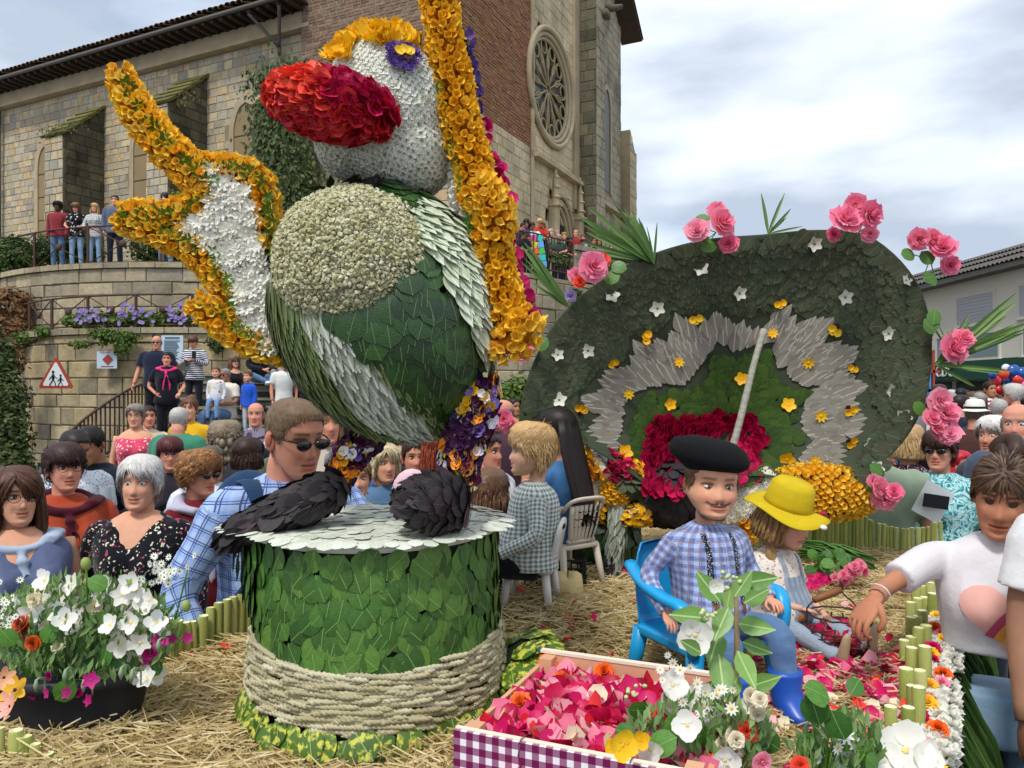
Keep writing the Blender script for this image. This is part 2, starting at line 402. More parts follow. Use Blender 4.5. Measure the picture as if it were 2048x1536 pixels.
T_ST = chamfer((1, 1, 1), .06)
def visible_order(items, key=None):
 def sc(it):
  p = it[0][:3, 3]
  if p[1] < .3: return 1e9
  x_, y_ = pix(p); inside = -20 < x_ < 2068 and -20 < y_ < 1556
  return -(np.linalg.norm(it[0][:3, 0]) * np.linalg.norm(it[0][:3, 2] if it[3] == 'w' else it[0][:3, 1]) / p[1] ** 2) + (0 if inside else 1e6)
 return [i[:3] for i in sorted(items, key=sc)]
def masonry(parent, name, cf, smax, z0, z1, ch, ln, mt, hole=None, depth=.12, gap=.018, limit=300, proud=.03, seed=3, top=None, core=True, corem=None, thick=.6, cname='wall_core'):
 r_ = random.Random(seed); items = []; z = z0
 while z < z1 - .04:
  h = r_.uniform(*ch); h = min(h, z1 - z); s = -r_.uniform(0, ln[0])
  while s < smax:
   l = r_.uniform(*ln); a, b = max(0, s), min(smax, s + l); s += l
   if b - a < .05: continue
   m_ = (a + b) / 2; zt = top(m_) if top else 1e9
   hh = min(h, zt - z)
   if hh < .05: continue
   if hole and hole(m_, z + hh / 2): continue
   p, t, n = cf(m_); d = depth * 1.0; pr = proud * r_.uniform(.2, 1.0)
   M = np.eye(4); M[:3, 0] = np.array(t) * (b - a - gap); M[:3, 1] = -np.array(n) * d; M[:3, 2] = (0, 0, hh - gap)
   M[:3, 3] = np.array(p) + np.array(n) * (pr - d / 2) + (0, 0, z + hh / 2); items.append((M, 0, r_.random(), 'w'))
  z += h
 parts(parent, name, T_ST, mt, visible_order(items), limit, False)
 if core:
  k = max(2, int(smax / .5)) ; ss = np.linspace(0, smax, k); ri = [];
  zz = lambda s: min(z1, top(s)) if top else z1
  ri = np.array([[np.array(cf(s)[0]) + (0, 0, z0), np.array(cf(s)[0]) + (0, 0, zz(s)), np.array(cf(s)[0]) - np.array(cf(s)[2]) * thick + (0, 0, zz(s)), np.array(cf(s)[0]) - np.array(cf(s)[2]) * thick + (0, 0, z0)] for s in ss])
  g = G(); g.add(*loft(ri)); g.build(cname, corem or m_mortar, parent, False)
def line(a, d, n): a = np.array((a[0], a[1], 0.)); d = np.array((d[0], d[1], 0.)); n = np.array((n[0], n[1], 0.)); return lambda s: (a + d * s, d, n)
# ---------------------------------------------------------------- church
church = thing('church', (-3, 30, 5), 'old stone and brick church with a rose window, standing above the terrace', 'church')
DL = (-.9, .4359); NL = (-.4359, -.9); DR = (.4359, .9); NR = (.9, -.4359)
N0 = (-7.1, 27.0); FC = (-1.65, 24.3)
nave = line(N0, DL, NL); fac = line(FC, DR, NR); twA = line((FC[0], FC[1]), (-.9, .4359), NL)
WIN = [(3.0, 1.15), (8.5, 1.0), (14.6, 1.0)]
def lancet_hole(c, w, zb, zt, m=.12):
 def f(s, z):
  if z < zb - m or z > zt + m: return False
  zs = zt - w * .9; hw = w / 2 + m
  if z > zs: hw *= max(.0, 1 - ((z - zs) / (w * .9 + m)) ** 1.7)
  return abs(s - c) < hw
 return f
LH = [lancet_hole(c, w, 8.2, 12.4, .3) for c, w in WIN]
masonry(church, 'stone', nave, 20, 5, 14.45, (.24, .36), (.28, .62), m_st_nave, hole=lambda s, z: any(f(s, z) for f in LH), seed=11)
def arch_pts(w, zb, zt, n=8):
 zs = zt - w * .9; hw = w / 2; A = [(-hw, zb), (-hw, zs)]
 for i in range(1, n + 1):
  t = i / n; A.append((-hw * math.sqrt(max(0, 1 - t ** 1.7)) if t < 1 else 0, zs + t * w * .9))
 return A + [(-x, z) for x, z in A[-2::-1]]
def fpt(cf, s, z, off=0.):
 p, t, n = cf(s); q = np.array(p) + np.array(n) * off; return (q[0], q[1], z)
def arch_frame(parent, name, cf, c, w, zb, zt, mt, wd=.16, off=.06, dep=.3):
 a = arch_pts(w, zb, zt); b = arch_pts(w + 2 * wd, zb - wd * .6, zt + wd * 1.3)
 ri = []
 for (x1, z1), (x2, z2) in zip(a, b): ri.append([fpt(cf, c + x1, z1, off), fpt(cf, c + x2, z2, off), fpt(cf, c + x2, z2, off - dep), fpt(cf, c + x1, z1, off - dep)])
 g = G(); g.add(*loft(np.array(ri))); return g.build(name, mt, parent, False)
for i, (c, w) in enumerate(WIN):
 fr = arch_frame(church, 'window_surround', nave, c, w, 8.2, 12.4, m_tan, .24)
 g = G(); a = arch_pts(w, 8.2, 12.4); V = [fpt(nave, c + x_, z_, .012) for x_, z_ in a] ; g.add(V, np.arange(len(V))[None]); g.build('blocking_panel', m_tan2, fr, False)
 g = G()
 for zz in (9.2, 10.2, 11.2): p, t, n = nave(c); q = fpt(nave, c, zz, .016); g.add(*box(q, (w, .02, .035), np.array([t, np.cross((0, 0, 1), t), (0, 0, 1)]).T))
 g.build('panel_joint', m_mortar_d, fr, False)
 g = G(); q = fpt(nave, c - w * .38, 10.0, .018); g.add(*box(q, (w * .2, .03, 2.7), np.array([nave(0)[1], np.cross((0, 0, 1), nave(0)[1]), (0, 0, 1)]).T)); g.build('window_slit', m_glassd, fr, False)
def rotf(cf, s=0): p, t, n = cf(s); return np.array([t, -np.array(n), (0, 0, 1)]).T
# cornice, rafters, gutter, roof
g = G(); g.add(*box(fpt(nave, 10, 14.75, .02), (20.4, .5, .6), rotf(nave))); g.add(*box(fpt(nave, 10, 14.5, .08), (20.4, .5, .14), rotf(nave))); g.build('cornice', m_tan, church, False)
g = G()
for i in range(46): g.add(*box(fpt(nave, .1 + i * .44, 15.08, .55), (.12, 1.0, .14), rotf(nave)))
g.build('rafter', m_wood, church, False, kind='stuff')
g = G(); g.add(*box(fpt(nave, 10.2, 15.2, .55), (20.8, 1.1, .05), rotf(nave))); g.build('eave_boards', m_wood, church, False)
g = G(); g.add(*tube([fpt(nave, s, 15.18, 1.12) for s in (-.4, 10, 20.5)], .075, 8)); g.build('gutter', m_lead, church)
tl = math.radians(22)
g = G(); g.add(*box(np.array(fpt(nave, 9.0, 15.9, -.5)), (18.2, 3.6, .06), rotf(nave) @ rx3(tl))); g.build('roof_deck', m_wood, church, False)
its = []
hs = np.array([(math.cos(a) * .13, math.sin(a) * .1) for a in np.linspace(0, PI, 6)])
Vt = np.array([(x_, y_, z_) for y_ in (0, 1) for x_, z_ in hs]); T_TILE = (Vt, [grid_faces(2, 6, False)])
for i in range(66):
 for j in range(5):
  p = np.array(fpt(nave, .0 + i * .275, 15.38 + j * .2 + R.uniform(-.015, .015), 1.15 - j * .5)); M = np.eye(4); rr = rotf(nave) @ rx3(tl + .03)
  M[:3, :3] = rr @ np.diag((1, .62, 1.2)); M[:3, 3] = p; its.append((M, 0, R.random(), 'x'))
parts(church, 'roof_tile', T_TILE, m_tile, visible_order(its))
# Y-shaped downpipe by the tower
g = G()
for s0 in (.5, 1.9): g.add(*tube(smooth_path([fpt(nave, s0, 15.0, 1.0), fpt(nave, s0 + (1.2 - s0) * .5, 14.5, .6), fpt(nave, 1.2, 14.0, .25)], 8), .06, 6))
g.add(*tube([fpt(nave, 1.2, 14.05, .22), fpt(nave, 1.2, 12.4, .18)], .07, 6)); g.build('downpipe', m_lead, church)
g = G(); g.add(*tube([fpt(nave, 17.6, 14.3, .2), fpt(nave, 17.6, 5, .2)], .09, 6)); g.build('downpipe', m_lead, church)
# buttresses
def buttress(t0, w, d, zt, zf, mt, mt2, seed, ivy=False):
 b = link('buttress', None, church); p0, t, n = nave(t0); p0 = np.array(p0); t = np.array(t); n = np.array(n)
 body = [(0, 5), (d, 5), (d, zf), (0, zt)]
 V = [p0 + n * a + t * s_ + (0, 0, z_) for s_ in (.03, w - .03) for a, z_ in body]
 g = G(); g.add(V, [np.array([(0, 1, 2, 3), (7, 6, 5, 4), (0, 4, 5, 1), (1, 5, 6, 2), (2, 6, 7, 3)])]); g.build('buttress_core', m_mortar_d, b, False)
 masonry(b, 'stone', lambda s: (p0 + n * d + t * s, t, n), w, 5, zf, (.28, .4), (.3, .6), mt, seed=seed, core=False)
 top = lambda s: zf + (zt - zf) * (1 - s / d)
 masonry(b, 'stone', lambda s: (p0 + n * s, n, -t), d, 5, zt, (.28, .4), (.35, .7), mt2, seed=seed + 1, core=False, top=top, proud=.02)
 g = G(); L = math.hypot(d, zt - zf)
 for k in range(5):
  c = p0 + n * d * (k + .55) / 5 + t * w / 2 + (0, 0, zf + (zt - zf) * (1 - (k + .5) / 5) + .06)
  g.add(*box(c, (w + .22, L / 5 + .14, .1), np.array([t, -n, (0, 0, 1)]).T @ rx3(math.atan2(zt - zf, d) - .1)))
 g.build('capping_slab', m_moss, b, False); return b
buttress(10.8, 1.1, 1.8, 13.45, 11.8, m_st_nave, m_st_dark, 21); buttress(4.96, 1.1, 1.8, 13.7, 12.1, m_st_nave, m_st_dark, 31)
b3 = buttress(-.75, 1.9, 1.5, 12.6, 11.4, m_st_dark, m_st_dark, 41)
# tower: brick above, stone below
tb = lambda s: 24
masonry(church, 'brick', line((FC[0] + NL[0] * .25, FC[1] + NL[1] * .25), (-.9, .4359), NL), 6.2, 10.9, 19.5, (.105, .12), (.26, .36), m_brick, gap=.02, proud=.02, seed=5, thick=2, cname='tower_core')
masonry(church, 'stone', line((FC[0] + NL[0] * .25, FC[1] + NL[1] * .25), (-.9, .4359), NL), 6.2, 5, 10.9, (.3, .4), (.4, .8), m_st_nave, seed=6, thick=2, cname='tower_core')
fac2 = line((FC[0] - .11, FC[1] - .225), DR, NR)
masonry(church, 'brick', fac2, 5.6, 11, 22, (.105, .12), (.26, .36), m_brick_o, gap=.02, proud=.04, seed=7, thick=1.5, cname='tower_core')
masonry(church, 'stone', fac2, 5.6, 5, 11, (.34, .42), (.5, .9), m_st_tan, seed=8, thick=1.5, cname='tower_core')
RC, RZ, RR = 7.3, 13.9, 2.1
def fh(s, z):
 s += 5.4
 if math.hypot(s - RC, (z - RZ)) < RR + .2: return True
 if abs(s - 8.65) < 1.55 and z < 9.2: return True
 return z > 7.9 and z < 9.9 and math.hypot(s - 8.65, z - 8.3) < 1.75
masonry(church, 'stone', line((FC[0] + DR[0] * 5.4, FC[1] + DR[1] * 5.4), DR, NR), 4.9, 5, 22, (.4, .5), (.5, .9), m_st_tan, hole=fh, proud=.012, gap=.012, seed=9, thick=1, core=False)
g = G()   # facade core with the rose and the portal left as recesses
for a, b_, z0, z1, o in ((5.4, 10.3, 5, 22, -.5), (5.4, 5.5, 5, 22, -.02), (9.75, 10.3, 9.6, 22, -.02)): g.add(*box(fpt(fac, (a + b_) / 2, (z0 + z1) / 2, o), (b_ - a, .3, z1 - z0), rotf(fac)))
g.build('facade_core', m_tan, church, False)
masonry(church, 'stone', line((FC[0] + DR[0] * 11.3, FC[1] + DR[1] * 11.3), DR, NR), 5.2, 5, 24, (.34, .44), (.5, .9), m_st_butt, hole=lambda s, z: lancet_hole(2.9, 1.0, 11.4, 16.3, .15)(s, z), proud=.03, seed=12, thick=.8, top=lambda s: 20 + (5.2 - s) * .85, cname='aisle_core')
arch_frame(church, 'window_surround', fac, 14.2, 1.0, 11.4, 16.3, m_tan, .2, .08)
g = G(); a = arch_pts(1.0, 11.4, 16.3); V = [fpt(fac, 14.2 + x_, z_, .03) for x_, z_ in a]; g.add(V, np.arange(len(V))[None]); g.build('window_glass', mat('leaded_glass', ['#4d4a42'], .4, .3, 4, 0), church, False)
# pier between facade and aisle, end buttress
masonry(church, 'stone', line((FC[0] + DR[0] * 10.3 + NR[0] * .9, FC[1] + DR[1] * 10.3 + NR[1] * .9), DR, NR), 1.1, 5, 22, (.38, .5), (.5, .8), m_st_butt, seed=13, thick=.9, corem=m_mortar_d, cname='pier_core')
masonry(church, 'stone', lambda s: (np.array((FC[0] + DR[0] * 10.3, FC[1] + DR[1] * 10.3, 0)) + np.array((*NR, 0)) * (s), np.array((*NR, 0)), -np.array((*DR, 0))), .9, 5, 22, (.38, .5), (.4, .7), m_st_dark, seed=14, core=False)
masonry(church, 'stone', line((FC[0] + DR[0] * 16.5 + NR[0] * .5, FC[1] + DR[1] * 16.5 + NR[1] * .5), DR, NR), 1.1, 5, 15, (.34, .44), (.5, .8), m_st_nave, seed=15, thick=1.2, top=lambda s: 15 - s * 1.1, cname='pier_core')
# gable roof edge
L0 = np.array(fpt(fac, 11.0, 24.9, .55)); L1 = np.array(fpt(fac, 17.3, 19.75, .55))
dd = (L1 - L0); dl = np.linalg.norm(dd); dd /= dl; up = np.cross(dd, (*NR, 0)); up = -up if up[2] < 0 else up
g = G(); g.add(*box((L0 + L1) / 2 - np.array((*NR, 0)) * .2, (dl, 1.1, .12), np.array([dd, -np.array((*NR, 0)), up]).T)); g.build('roof_verge', m_wood, church, False)
its = []
for i in range(26):
 M = np.eye(4); M[:3, :3] = np.array([-np.array((*NR, 0)), dd, up]).T @ np.diag((1.6, .34, 1.3)); M[:3, 3] = L0 + dd * (i * dl / 26) + up * .08 - np.array((*NR, 0)) * -.2; its.append((M, 0, R.random()))
 M = M.copy(); M[:3, 3] = M[:3, 3] - np.array((*NR, 0)) * .4; its.append((M, 0, R.random()))
parts(church, 'roof_tile', T_TILE, m_tile, its)
# string course, hood moulds
for s0, s1, z in ((5.4, 10.3, 10.75), (11.3, 16.5, 10.6)):
 g = G(); g.add(*box(fpt(fac, (s0 + s1) / 2, z, .16), (s1 - s0, .36, .18), rotf(fac))); g.add(*box(fpt(fac, (s0 + s1) / 2, z + .13, .1), (s1 - s0, .26, .1), rotf(fac))); g.build('string_course', m_tan, church, False)
# rose window
rose = link('rose_window', None, church)
def ring(r, rad, off, sg=48, a0=0, a1=2 * PI, c=(RC, RZ)):
 pts = [fpt(fac, c[0] + r * math.cos(a), c[1] + r * math.sin(a), off) for a in np.linspace(a0, a1, sg)]
 return tube(pts, rad, 6, cap=False)
for i, (r, rad, off) in enumerate(((RR + .16, .12, .1), (RR - .04, .1, .02), (RR - .2, .08, -.06))):
 g = G(); g.add(*ring(r, rad, off)); g.build('moulding', m_tan, rose)
g = G(); V = [fpt(fac, RC + RR * math.cos(a), RZ + RR * math.sin(a), -.2) for a in np.linspace(0, 2 * PI, 40)[:-1]]; g.add(V, np.arange(39)[None]); g.build('rose_glass', mat('rose_glass_grey', ['#46443e', '#55524a'], .35, .3, 3, 0), rose, False)
m_trac = mat('tracery_stone', ['#a39470'], .9, .25, 4, .3, 20, world=True)
for k in range(12):
 a = 2 * PI * k / 12; g = G()
 g.add(*tube([fpt(fac, RC + r * math.cos(a), RZ + r * math.sin(a), -.1) for r in (.15, .8, 1.35)], .045, 5))
 g.add(*ring(.26, .035, -.1, 14, c=(RC + 1.62 * math.cos(a + PI / 12), RZ + 1.62 * math.sin(a + PI / 12))))
 for sgn in (-1, 1): g.add(*tube(smooth_path([fpt(fac, RC + r * math.cos(a + sgn * q), RZ + r * math.sin(a + sgn * q), -.1) for r, q in ((.7, 0), (1.1, .1), (1.5, .04), (1.95, .13), (2.1, .0))], 9), .035, 5))
 g.build('tracery', m_trac, rose)
# portal
por = link('portal', None, church)
for i in range(5):
 w = 1.55 + i * .36; g = G(); rr = w / 2; zs = 8.15; c = 8.65; ss = .0 + i * .1 - .45
 pts = [fpt(fac, c - rr, 5, ss)] + [fpt(fac, c - rr * math.cos(a) * (1 - .05 * math.sin(a)), zs + rr * 1.18 * math.sin(a), ss) for a in np.linspace(0, PI, 18)] + [fpt(fac, c + rr, 5, ss)]
 g.add(*tube(pts, .095, 7)); g.build('archivolt', m_tan, por)
g = G(); g.add(*box(fpt(fac, 8.65, 6.9, -.3), (1.6, .1, 3.8), rotf(fac))); g.build('door', mat('dark_door', ['#2d2620'], .8, .2, 5), por, False)
for s_ in (7.25, 10.05):
 g = G(); g.add(*box(fpt(fac, s_, 7.2, .2), (.3, .35, 4.4), rotf(fac))); g.add(*box(fpt(fac, s_, 9.2, .25), (.44, .5, .12), rotf(fac)))
 g.add(*tube([fpt(fac, s_, 9.25, .25), fpt(fac, s_, 10.2, .25), fpt(fac, s_, 11.0, .25)], [.17, .12, .02], 6))
 for q in range(4): g.add(*ell(fpt(fac, s_, 9.5 + q * .4, .3), (.2 - q * .035, .2 - q * .035, .08), 5, 6))
 g.build('pinnacle', m_tan, por, False)
g = G(); g.add(*tube([fpt(fac, 11.3, 19, .5), fpt(fac, 11.6, 18.8, 1.2), fpt(fac, 11.8, 18.9, 1.6)], [.22, .16, .1], 6)); g.add(*box(fpt(fac, 11.2, 18.4, .9), (.5, .5, .3), rotf(fac))); g.build('gargoyle', m_st_dark, church)

# foliage -------------------------------------------------------------
T_LF = (np.array([(0, 0, 0), (-.28, .45, .08), (0, .5, 0), (.28, .45, .08), (0, 1, -.05)]), [np.array([(0, 1, 2), (0, 2, 3), (1, 4, 2), (2, 4, 3)])])
def leaves(blobs, n, ls, seed=1, shell=.5, T=T_LF, droop=0):
 r_ = random.Random(seed); Ms = []; tot = sum(b[1][0] * b[1][1] + b[1][0] * b[1][2] for b in blobs)
 for c, r in blobs:
  k = int(n * (r[0] * r[1] + r[0] * r[2]) / tot)
  for _ in range(k):
   v = Vector((r_.gauss(0, 1), r_.gauss(0, 1), r_.gauss(0, 1))).normalized(); q = (shell + (1 - shell) * r_.random()) * (.85 + .3 * noise.noise(Vector(v) * 3 + Vector(c)))
   p = (c[0] + v.x * r[0] * q, c[1] + v.y * r[1] * q, c[2] + v.z * r[2] * q)
   nn = (v.x + r_.uniform(-.8, .8), v.y + r_.uniform(-.8, .8), v.z + r_.uniform(-.3, .9))
   Ms.append(basis(nn, (r_.uniform(-1, 1), r_.uniform(-1, 1), -droop + r_.uniform(-.6, .6)), r_.uniform(-1, 1), p, ls * r_.uniform(.6, 1.3)))
 g = G(); g.bake(T, Ms); return g
def shrub(name, label, cat, blobs, n, ls, mt, seed=1, group=None, droop=0):
 c = blobs[0][0]; t = thing(name, (c[0], c[1], c[2] - blobs[0][1][2]), label, cat, group)
 leaves(blobs, n, ls, seed, droop=droop).build('foliage', mt, t, False, kind='stuff')
 g = G()
 for b, r in blobs[:4]: g.add(*tube([(c[0], c[1], c[2] - blobs[0][1][2]), tuple(np.array(b) + (0, 0, -r[2] * .3)), tuple(np.array(b) + (0, 0, r[2] * .4))], [.04, .03, .01], 5))
 g.build('stem', m_twig, t); return t
def ivy_on(parent, cf_pts, n, ls, mt, seed=2, name='ivy'):
 r_ = random.Random(seed); Ms = []
 for (c, r, nn) in cf_pts:
  for _ in range(n):
   a, b = r_.gauss(0, .5), r_.gauss(0, .5); u = np.cross(nn, (0, 0, 1.)); u /= np.linalg.norm(u)
   p = np.array(c) + u * a * r[0] + np.array((0, 0, 1.)) * b * r[1] + np.array(nn) * r_.uniform(.04, .22)
   Ms.append(basis((nn[0] + r_.uniform(-.6, .6), nn[1] + r_.uniform(-.6, .6), r_.uniform(-.3, .7)), (r_.uniform(-1, 1), 0, -1), 0, p, ls * r_.uniform(.6, 1.3)))
 g = G(); g.bake(T_LF, Ms); return g.build(name, mt, parent, False, kind='stuff')
q = lambda px, py, Y: tuple(P(px, py, Y))
ivy = tag(ivy_on(None, [(q(545, 210, 25.5), (1.0, 1.4), (-.436, -.9, 0)), (q(575, 260, 25.3), (1.2, 1.5), (-.2, -1, 0)), (q(540, 310, 25.2), (.7, 1.6), (-.436, -.9, 0)), (q(610, 340, 24.9), (1.0, 1.8), (.5, -.8, 0)), (q(560, 150, 26), (1.3, .5), (-.436, -.9, 0)), (q(590, 400, 25), (.9, 1.0), (0, -1, 0))], 520, .2, m_ivy, name='ivy'), 'dark ivy creeping over the ruined corner buttress beside the brick tower', 'ivy')
for k, (px, py) in enumerate(((352, 205), (120, 262), (600, 50))):
 o = ivy_on(church, [(q(px, py, 28), (1.2, .25), (-.4, -.9, .3))], 200, .1, m_moss, 30 + k, 'moss_tuft')

# terraces --------------------------------------------------------------
def arc(c, r):
 def f0(a0):
  def f(s): a = a0 + s / r; return (np.array((c[0] + r * math.cos(a), c[1] + r * math.sin(a), 0)), np.array((-math.sin(a), math.cos(a), 0)), np.array((math.cos(a), math.sin(a), 0)))
  return f
 return f0
C1, R1 = (-7.5, 23.5), 6.5; C2, R2 = (-8.8, 26.5), 7.6
lowc = arc(C1, R1)(PI * .95); upc = arc(C2, R2)(PI * .98)
lower = thing('lower_terrace_wall', (-7.5, 17, 0), 'curved lower retaining wall of big worn stones carrying two notices', 'wall')
masonry(lower, 'stone', lowc, R1 * PI * .62, 0, 3.05, (.26, .42), (.4, .85), m_st_low, proud=.06, seed=51, thick=1.0, corem=m_mortar_d)
upper = thing('upper_terrace_wall', (-8.8, 19, 0), 'curved upper retaining wall below the church terrace', 'wall')
masonry(upper, 'stone', upc, R2 * PI * .66, 0, 4.8, (.3, .45), (.5, 1.0), m_st_ret, proud=.05, seed=52, thick=1.0, corem=m_mortar_d)
def coping(parent, cf, smax, z, w=.5, h=.13, n=24, mt=None):
 for i in range(n):
  s = smax * (i + .5) / n; p, t, nn = cf(s); g = G() if i == 0 else None
  if i == 0: g.add(*xf(T_ST, (smax / n - .015, w, h), (0, 0, 0), rx3(0)) if False else box((0, 0, 0), (smax / n - .015, w, h))); me = g.mesh('coping_stone', mt or m_st_ret, False)
  M = np.eye(4); M[:3, 0] = t; M[:3, 1] = -np.array(nn); M[:3, 2] = (0, 0, 1); M[:3, 3] = np.array(p) + (0, 0, z) - np.array(nn) * (w / 2 - .1)
  link('coping_stone', me, parent, M=Matrix(M.tolist()))
coping(lower, lowc, R1 * PI * .62, 3.12); coping(upper, upc, R2 * PI * .66, 4.87)
# terrace floors
def sheet(name, pts, z, mt):
 g = G(); V = [(x_, y_, z) for x_, y_ in pts]; g.add(V, np.arange(len(V))[None]); return g.build(name, mt, None, False, kind='structure')
m_gravel = mat('pale_gravel', ['#9a9078'], .95, .2, 6, .4, 60, world=True)
W2 = [(-4.6, 18.6), (-1.0, 19.2), (.3, 19.9), (1.8, 21.7), (5, 25.4), (9.5, 30.8), (14, 40)]
up_pts = [tuple(upc(s)[0][:2] - upc(s)[2][:2] * .3) for s in np.linspace(0, R2 * PI * .62, 20)] + [(x_ - .1, y_ + .3) for x_, y_ in W2] + [(14, 60), (-30, 60), (-30, 30)]
sheet('terrace_ground', up_pts, 4.9, m_gravel)
sheet('planter_soil', [tuple(lowc(s)[0][:2] - lowc(s)[2][:2] * .3) for s in np.linspace(0, R1 * PI * .6, 20)] + [(-5, 20), (-15, 26)], 3.06, mat('soil', ['#4a3d2c'], .95, .3, 6))
def poly(pts):
 p = np.array([(x_, y_, 0.) for x_, y_ in pts]); d = np.r_[0, np.cumsum(np.linalg.norm(np.diff(p, axis=0), axis=1))]
 def f(s):
  i = int(np.clip(np.searchsorted(d, s, side='right') - 1, 0, len(p) - 2)); t = (p[i + 1] - p[i]) / (d[i + 1] - d[i]); return p[i] + t * (s - d[i]), t, np.array((t[1], -t[0], 0))
 return f, d[-1]
w2f, w2l = poly(W2)
ret = thing('square_retaining_wall', (1.8, 21.7, 0), 'tall stone retaining wall with ferns below the church door', 'wall')
masonry(ret, 'stone', w2f, w2l, 0, 4.85, (.28, .4), (.4, .8), m_st_ret, proud=.05, seed=53, thick=1.0, corem=m_mortar_d)
parf, parl = poly([(1.75, 21.65), (5, 25.4), (9.5, 30.8)])
par = thing('parapet_wall', (3, 23, 4.9), 'low stone parapet with people leaning on it right of the iron railing', 'parapet')
masonry(par, 'stone', parf, parl, 4.9, 5.75, (.26, .32), (.5, .8), m_st_butt, seed=54, thick=.4)
coping(par, parf, parl, 5.83, .6, .14, 14, m_st_butt)
# stairs
stairs = thing('stone_steps', (-5, 14, 0), 'wide worn stone staircase climbing from the square', 'stairs')
for i in range(13):
 z = (i + 1) * .165; y0 = 12 + i * .33; rg = random.Random(i); x_ = -8.1
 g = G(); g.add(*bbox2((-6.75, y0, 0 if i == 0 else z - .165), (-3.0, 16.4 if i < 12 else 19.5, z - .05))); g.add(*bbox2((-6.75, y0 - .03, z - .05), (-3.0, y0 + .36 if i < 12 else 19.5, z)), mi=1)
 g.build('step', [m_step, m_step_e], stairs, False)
masonry(thing('stair_top_wall', (-5.3, 17.5, 0), 'stone wall rising beside the top of the steps', 'wall'), 'stone', line((-6.3, 17.2), (.87, .5), (.5, -.87)), 2.4, 2.1, 3.6, (.3, .4), (.4, .8), m_st_low, seed=56, thick=.5, top=lambda s: 3.6 - s * .5)
# railings ---------------------------------------------------------------
def xrail(label, cf, s0, s1, pl, z0, h, hoops=True):
 t = thing('iron_railing', tuple(np.array(cf(s0)[0]) + (0, 0, z0)), label, 'railing'); n = int(round((s1 - s0) / pl)); pl = (s1 - s0) / n
 A = lambda s, z: np.array(cf(s)[0]) + (0, 0, z)
 gp = G(); gp.add(*box((0, 0, h / 2), (.05, .05, h))); me = gp.mesh('post', m_rust, False)
 for i in range(n + 1): link('post', me, t, M=Matrix.Translation(Vector(A(s0 + i * pl, z0))))
 for zz, r in ((h, .024), (.06, .018)):
  g = G(); g.add(*tube([A(s, z0 + zz) for s in np.linspace(s0, s1, n * 3 + 1)], r, 6)); g.build('rail', m_rust, t)
 for i in range(n):
  a, b = s0 + i * pl, s0 + (i + 1) * pl; g = G()
  for za, zb in ((.06, h), (h, .06)): g.add(*tube([A(a, z0 + za), A((a + b) / 2, z0 + (za + zb) / 2), A(b, z0 + zb)], .014, 5))
  nn = cf((a + b) / 2)[2]; g.add(*tube([A((a + b) / 2, z0 + h / 2 + .03) - nn * .03, A((a + b) / 2, z0 + h / 2 + .03) + nn * .03], .09, 10)); g.build('cross_brace', m_rust, t)
 return t
off = lambda cf, d: (lambda s: (np.array(cf(s)[0]) - np.array(cf(s)[2]) * d, cf(s)[1], cf(s)[2]))
xrail('rusty cross-braced railing along the flowering ledge of the lower wall', off(lowc, .15), 1.0, 11.6, 1.25, 3.2, .74)
xrail('rusty cross-braced railing in front of the teenagers on the upper terrace', off(upc, .2), 2.4, 14.5, 1.9, 4.93, .98)
def barrail(label, pts, h, gap, z_off=0):
 pp = smooth_path(pts, 40); t = thing('iron_railing', tuple(pp[0]), label, 'railing'); d = np.r_[0, np.cumsum(np.linalg.norm(np.diff(pp, axis=0), axis=1))]
 for zz in (h, .1):
  g = G(); g.add(*tube(pp + (0, 0, zz), .022, 6)); g.build('rail', m_rust, t)
 g = G(); g.add(*box((0, 0, h / 2 + .04), (.022, .022, h - .1))); me = g.mesh('baluster', m_rust, False)
 for s in np.arange(0, d[-1], gap): link('baluster', me, t, M=Matrix.Translation(Vector([np.interp(s, d, pp[:, i]) for i in range(3)])))
 return t
barrail('curved brown handrail going down the left side of the steps', [(-6.72, 14.2, 1.0), (-6.75, 13.5, .85), (-6.9, 12.7, .5), (-6.85, 11.8, .15), (-6.5, 11.0, .02)], .95, .12)
barrail('brown bar railing hung with bright bunting above the square wall', [(-.6, 19.5, 4.95), (.45, 20.2, 4.95), (1.2, 21.05, 4.95), (1.7, 21.6, 4.95)], 1.0, .13)
mb = [mat('bunting_' + c, [c], .8, .1) for c in ('#e85aa0', '#3fc8c0', '#e8d23c', '#6ab0f0', '#f07030', '#58c060')]
bt = thing('bunting', q(1075, 500, 20.7), 'multicoloured paper bunting hanging from the bar railing', 'bunting')
for i in range(10):
 g = G(); p = P(1066 + (i % 2) * 13 + (i // 2) * 2, 476 + (i // 2) * 13, 20.35 + .1 * (i % 2)); g.add(*box(p, (.17, .01, .16), ry3(R.uniform(-.3, .3)))); g.build('flag', mb[i % 6], bt, False)

# notices and road sign ------------------------------------------------------
m_white = mat('white_enamel', ['#d8dcda'], .4, .05, 5, 0); m_pale = mat('pale_blue_panel', ['#b9cdd8'], .4, .05, 5, 0); m_ink = mat('dark_print', ['#5a6a78'], .6, 0, 5, 0); m_red = mat('sign_red', ['#a3402f'], .5, .15, 9, 0); m_blk = mat('black_print', ['#17171a'], .6, 0, 5, 0)
def lp(x0, x1, y0, y1, Y, th=.03): a = P(x0, y1, Y); b = P(x1, y0, Y); return bbox2((a[0], Y - th, a[2]), (b[0], Y, b[2]))
t = thing('notice_board', q(346, 735, 16.7), 'tall pale blue notice with lines of text behind the standing man', 'notice')
g = G(); g.add(*lp(324, 367, 671, 723, 16.75)); g.build('board', m_pale, t, False)
g = G(); g.add(*lp(331, 360, 674, 677, 16.74, .035))
for i in range(12): g.add(*lp(329, 361 - R.random() * 8, 681 + i * 3.2, 682.2 + i * 3.2, 16.74, .035))
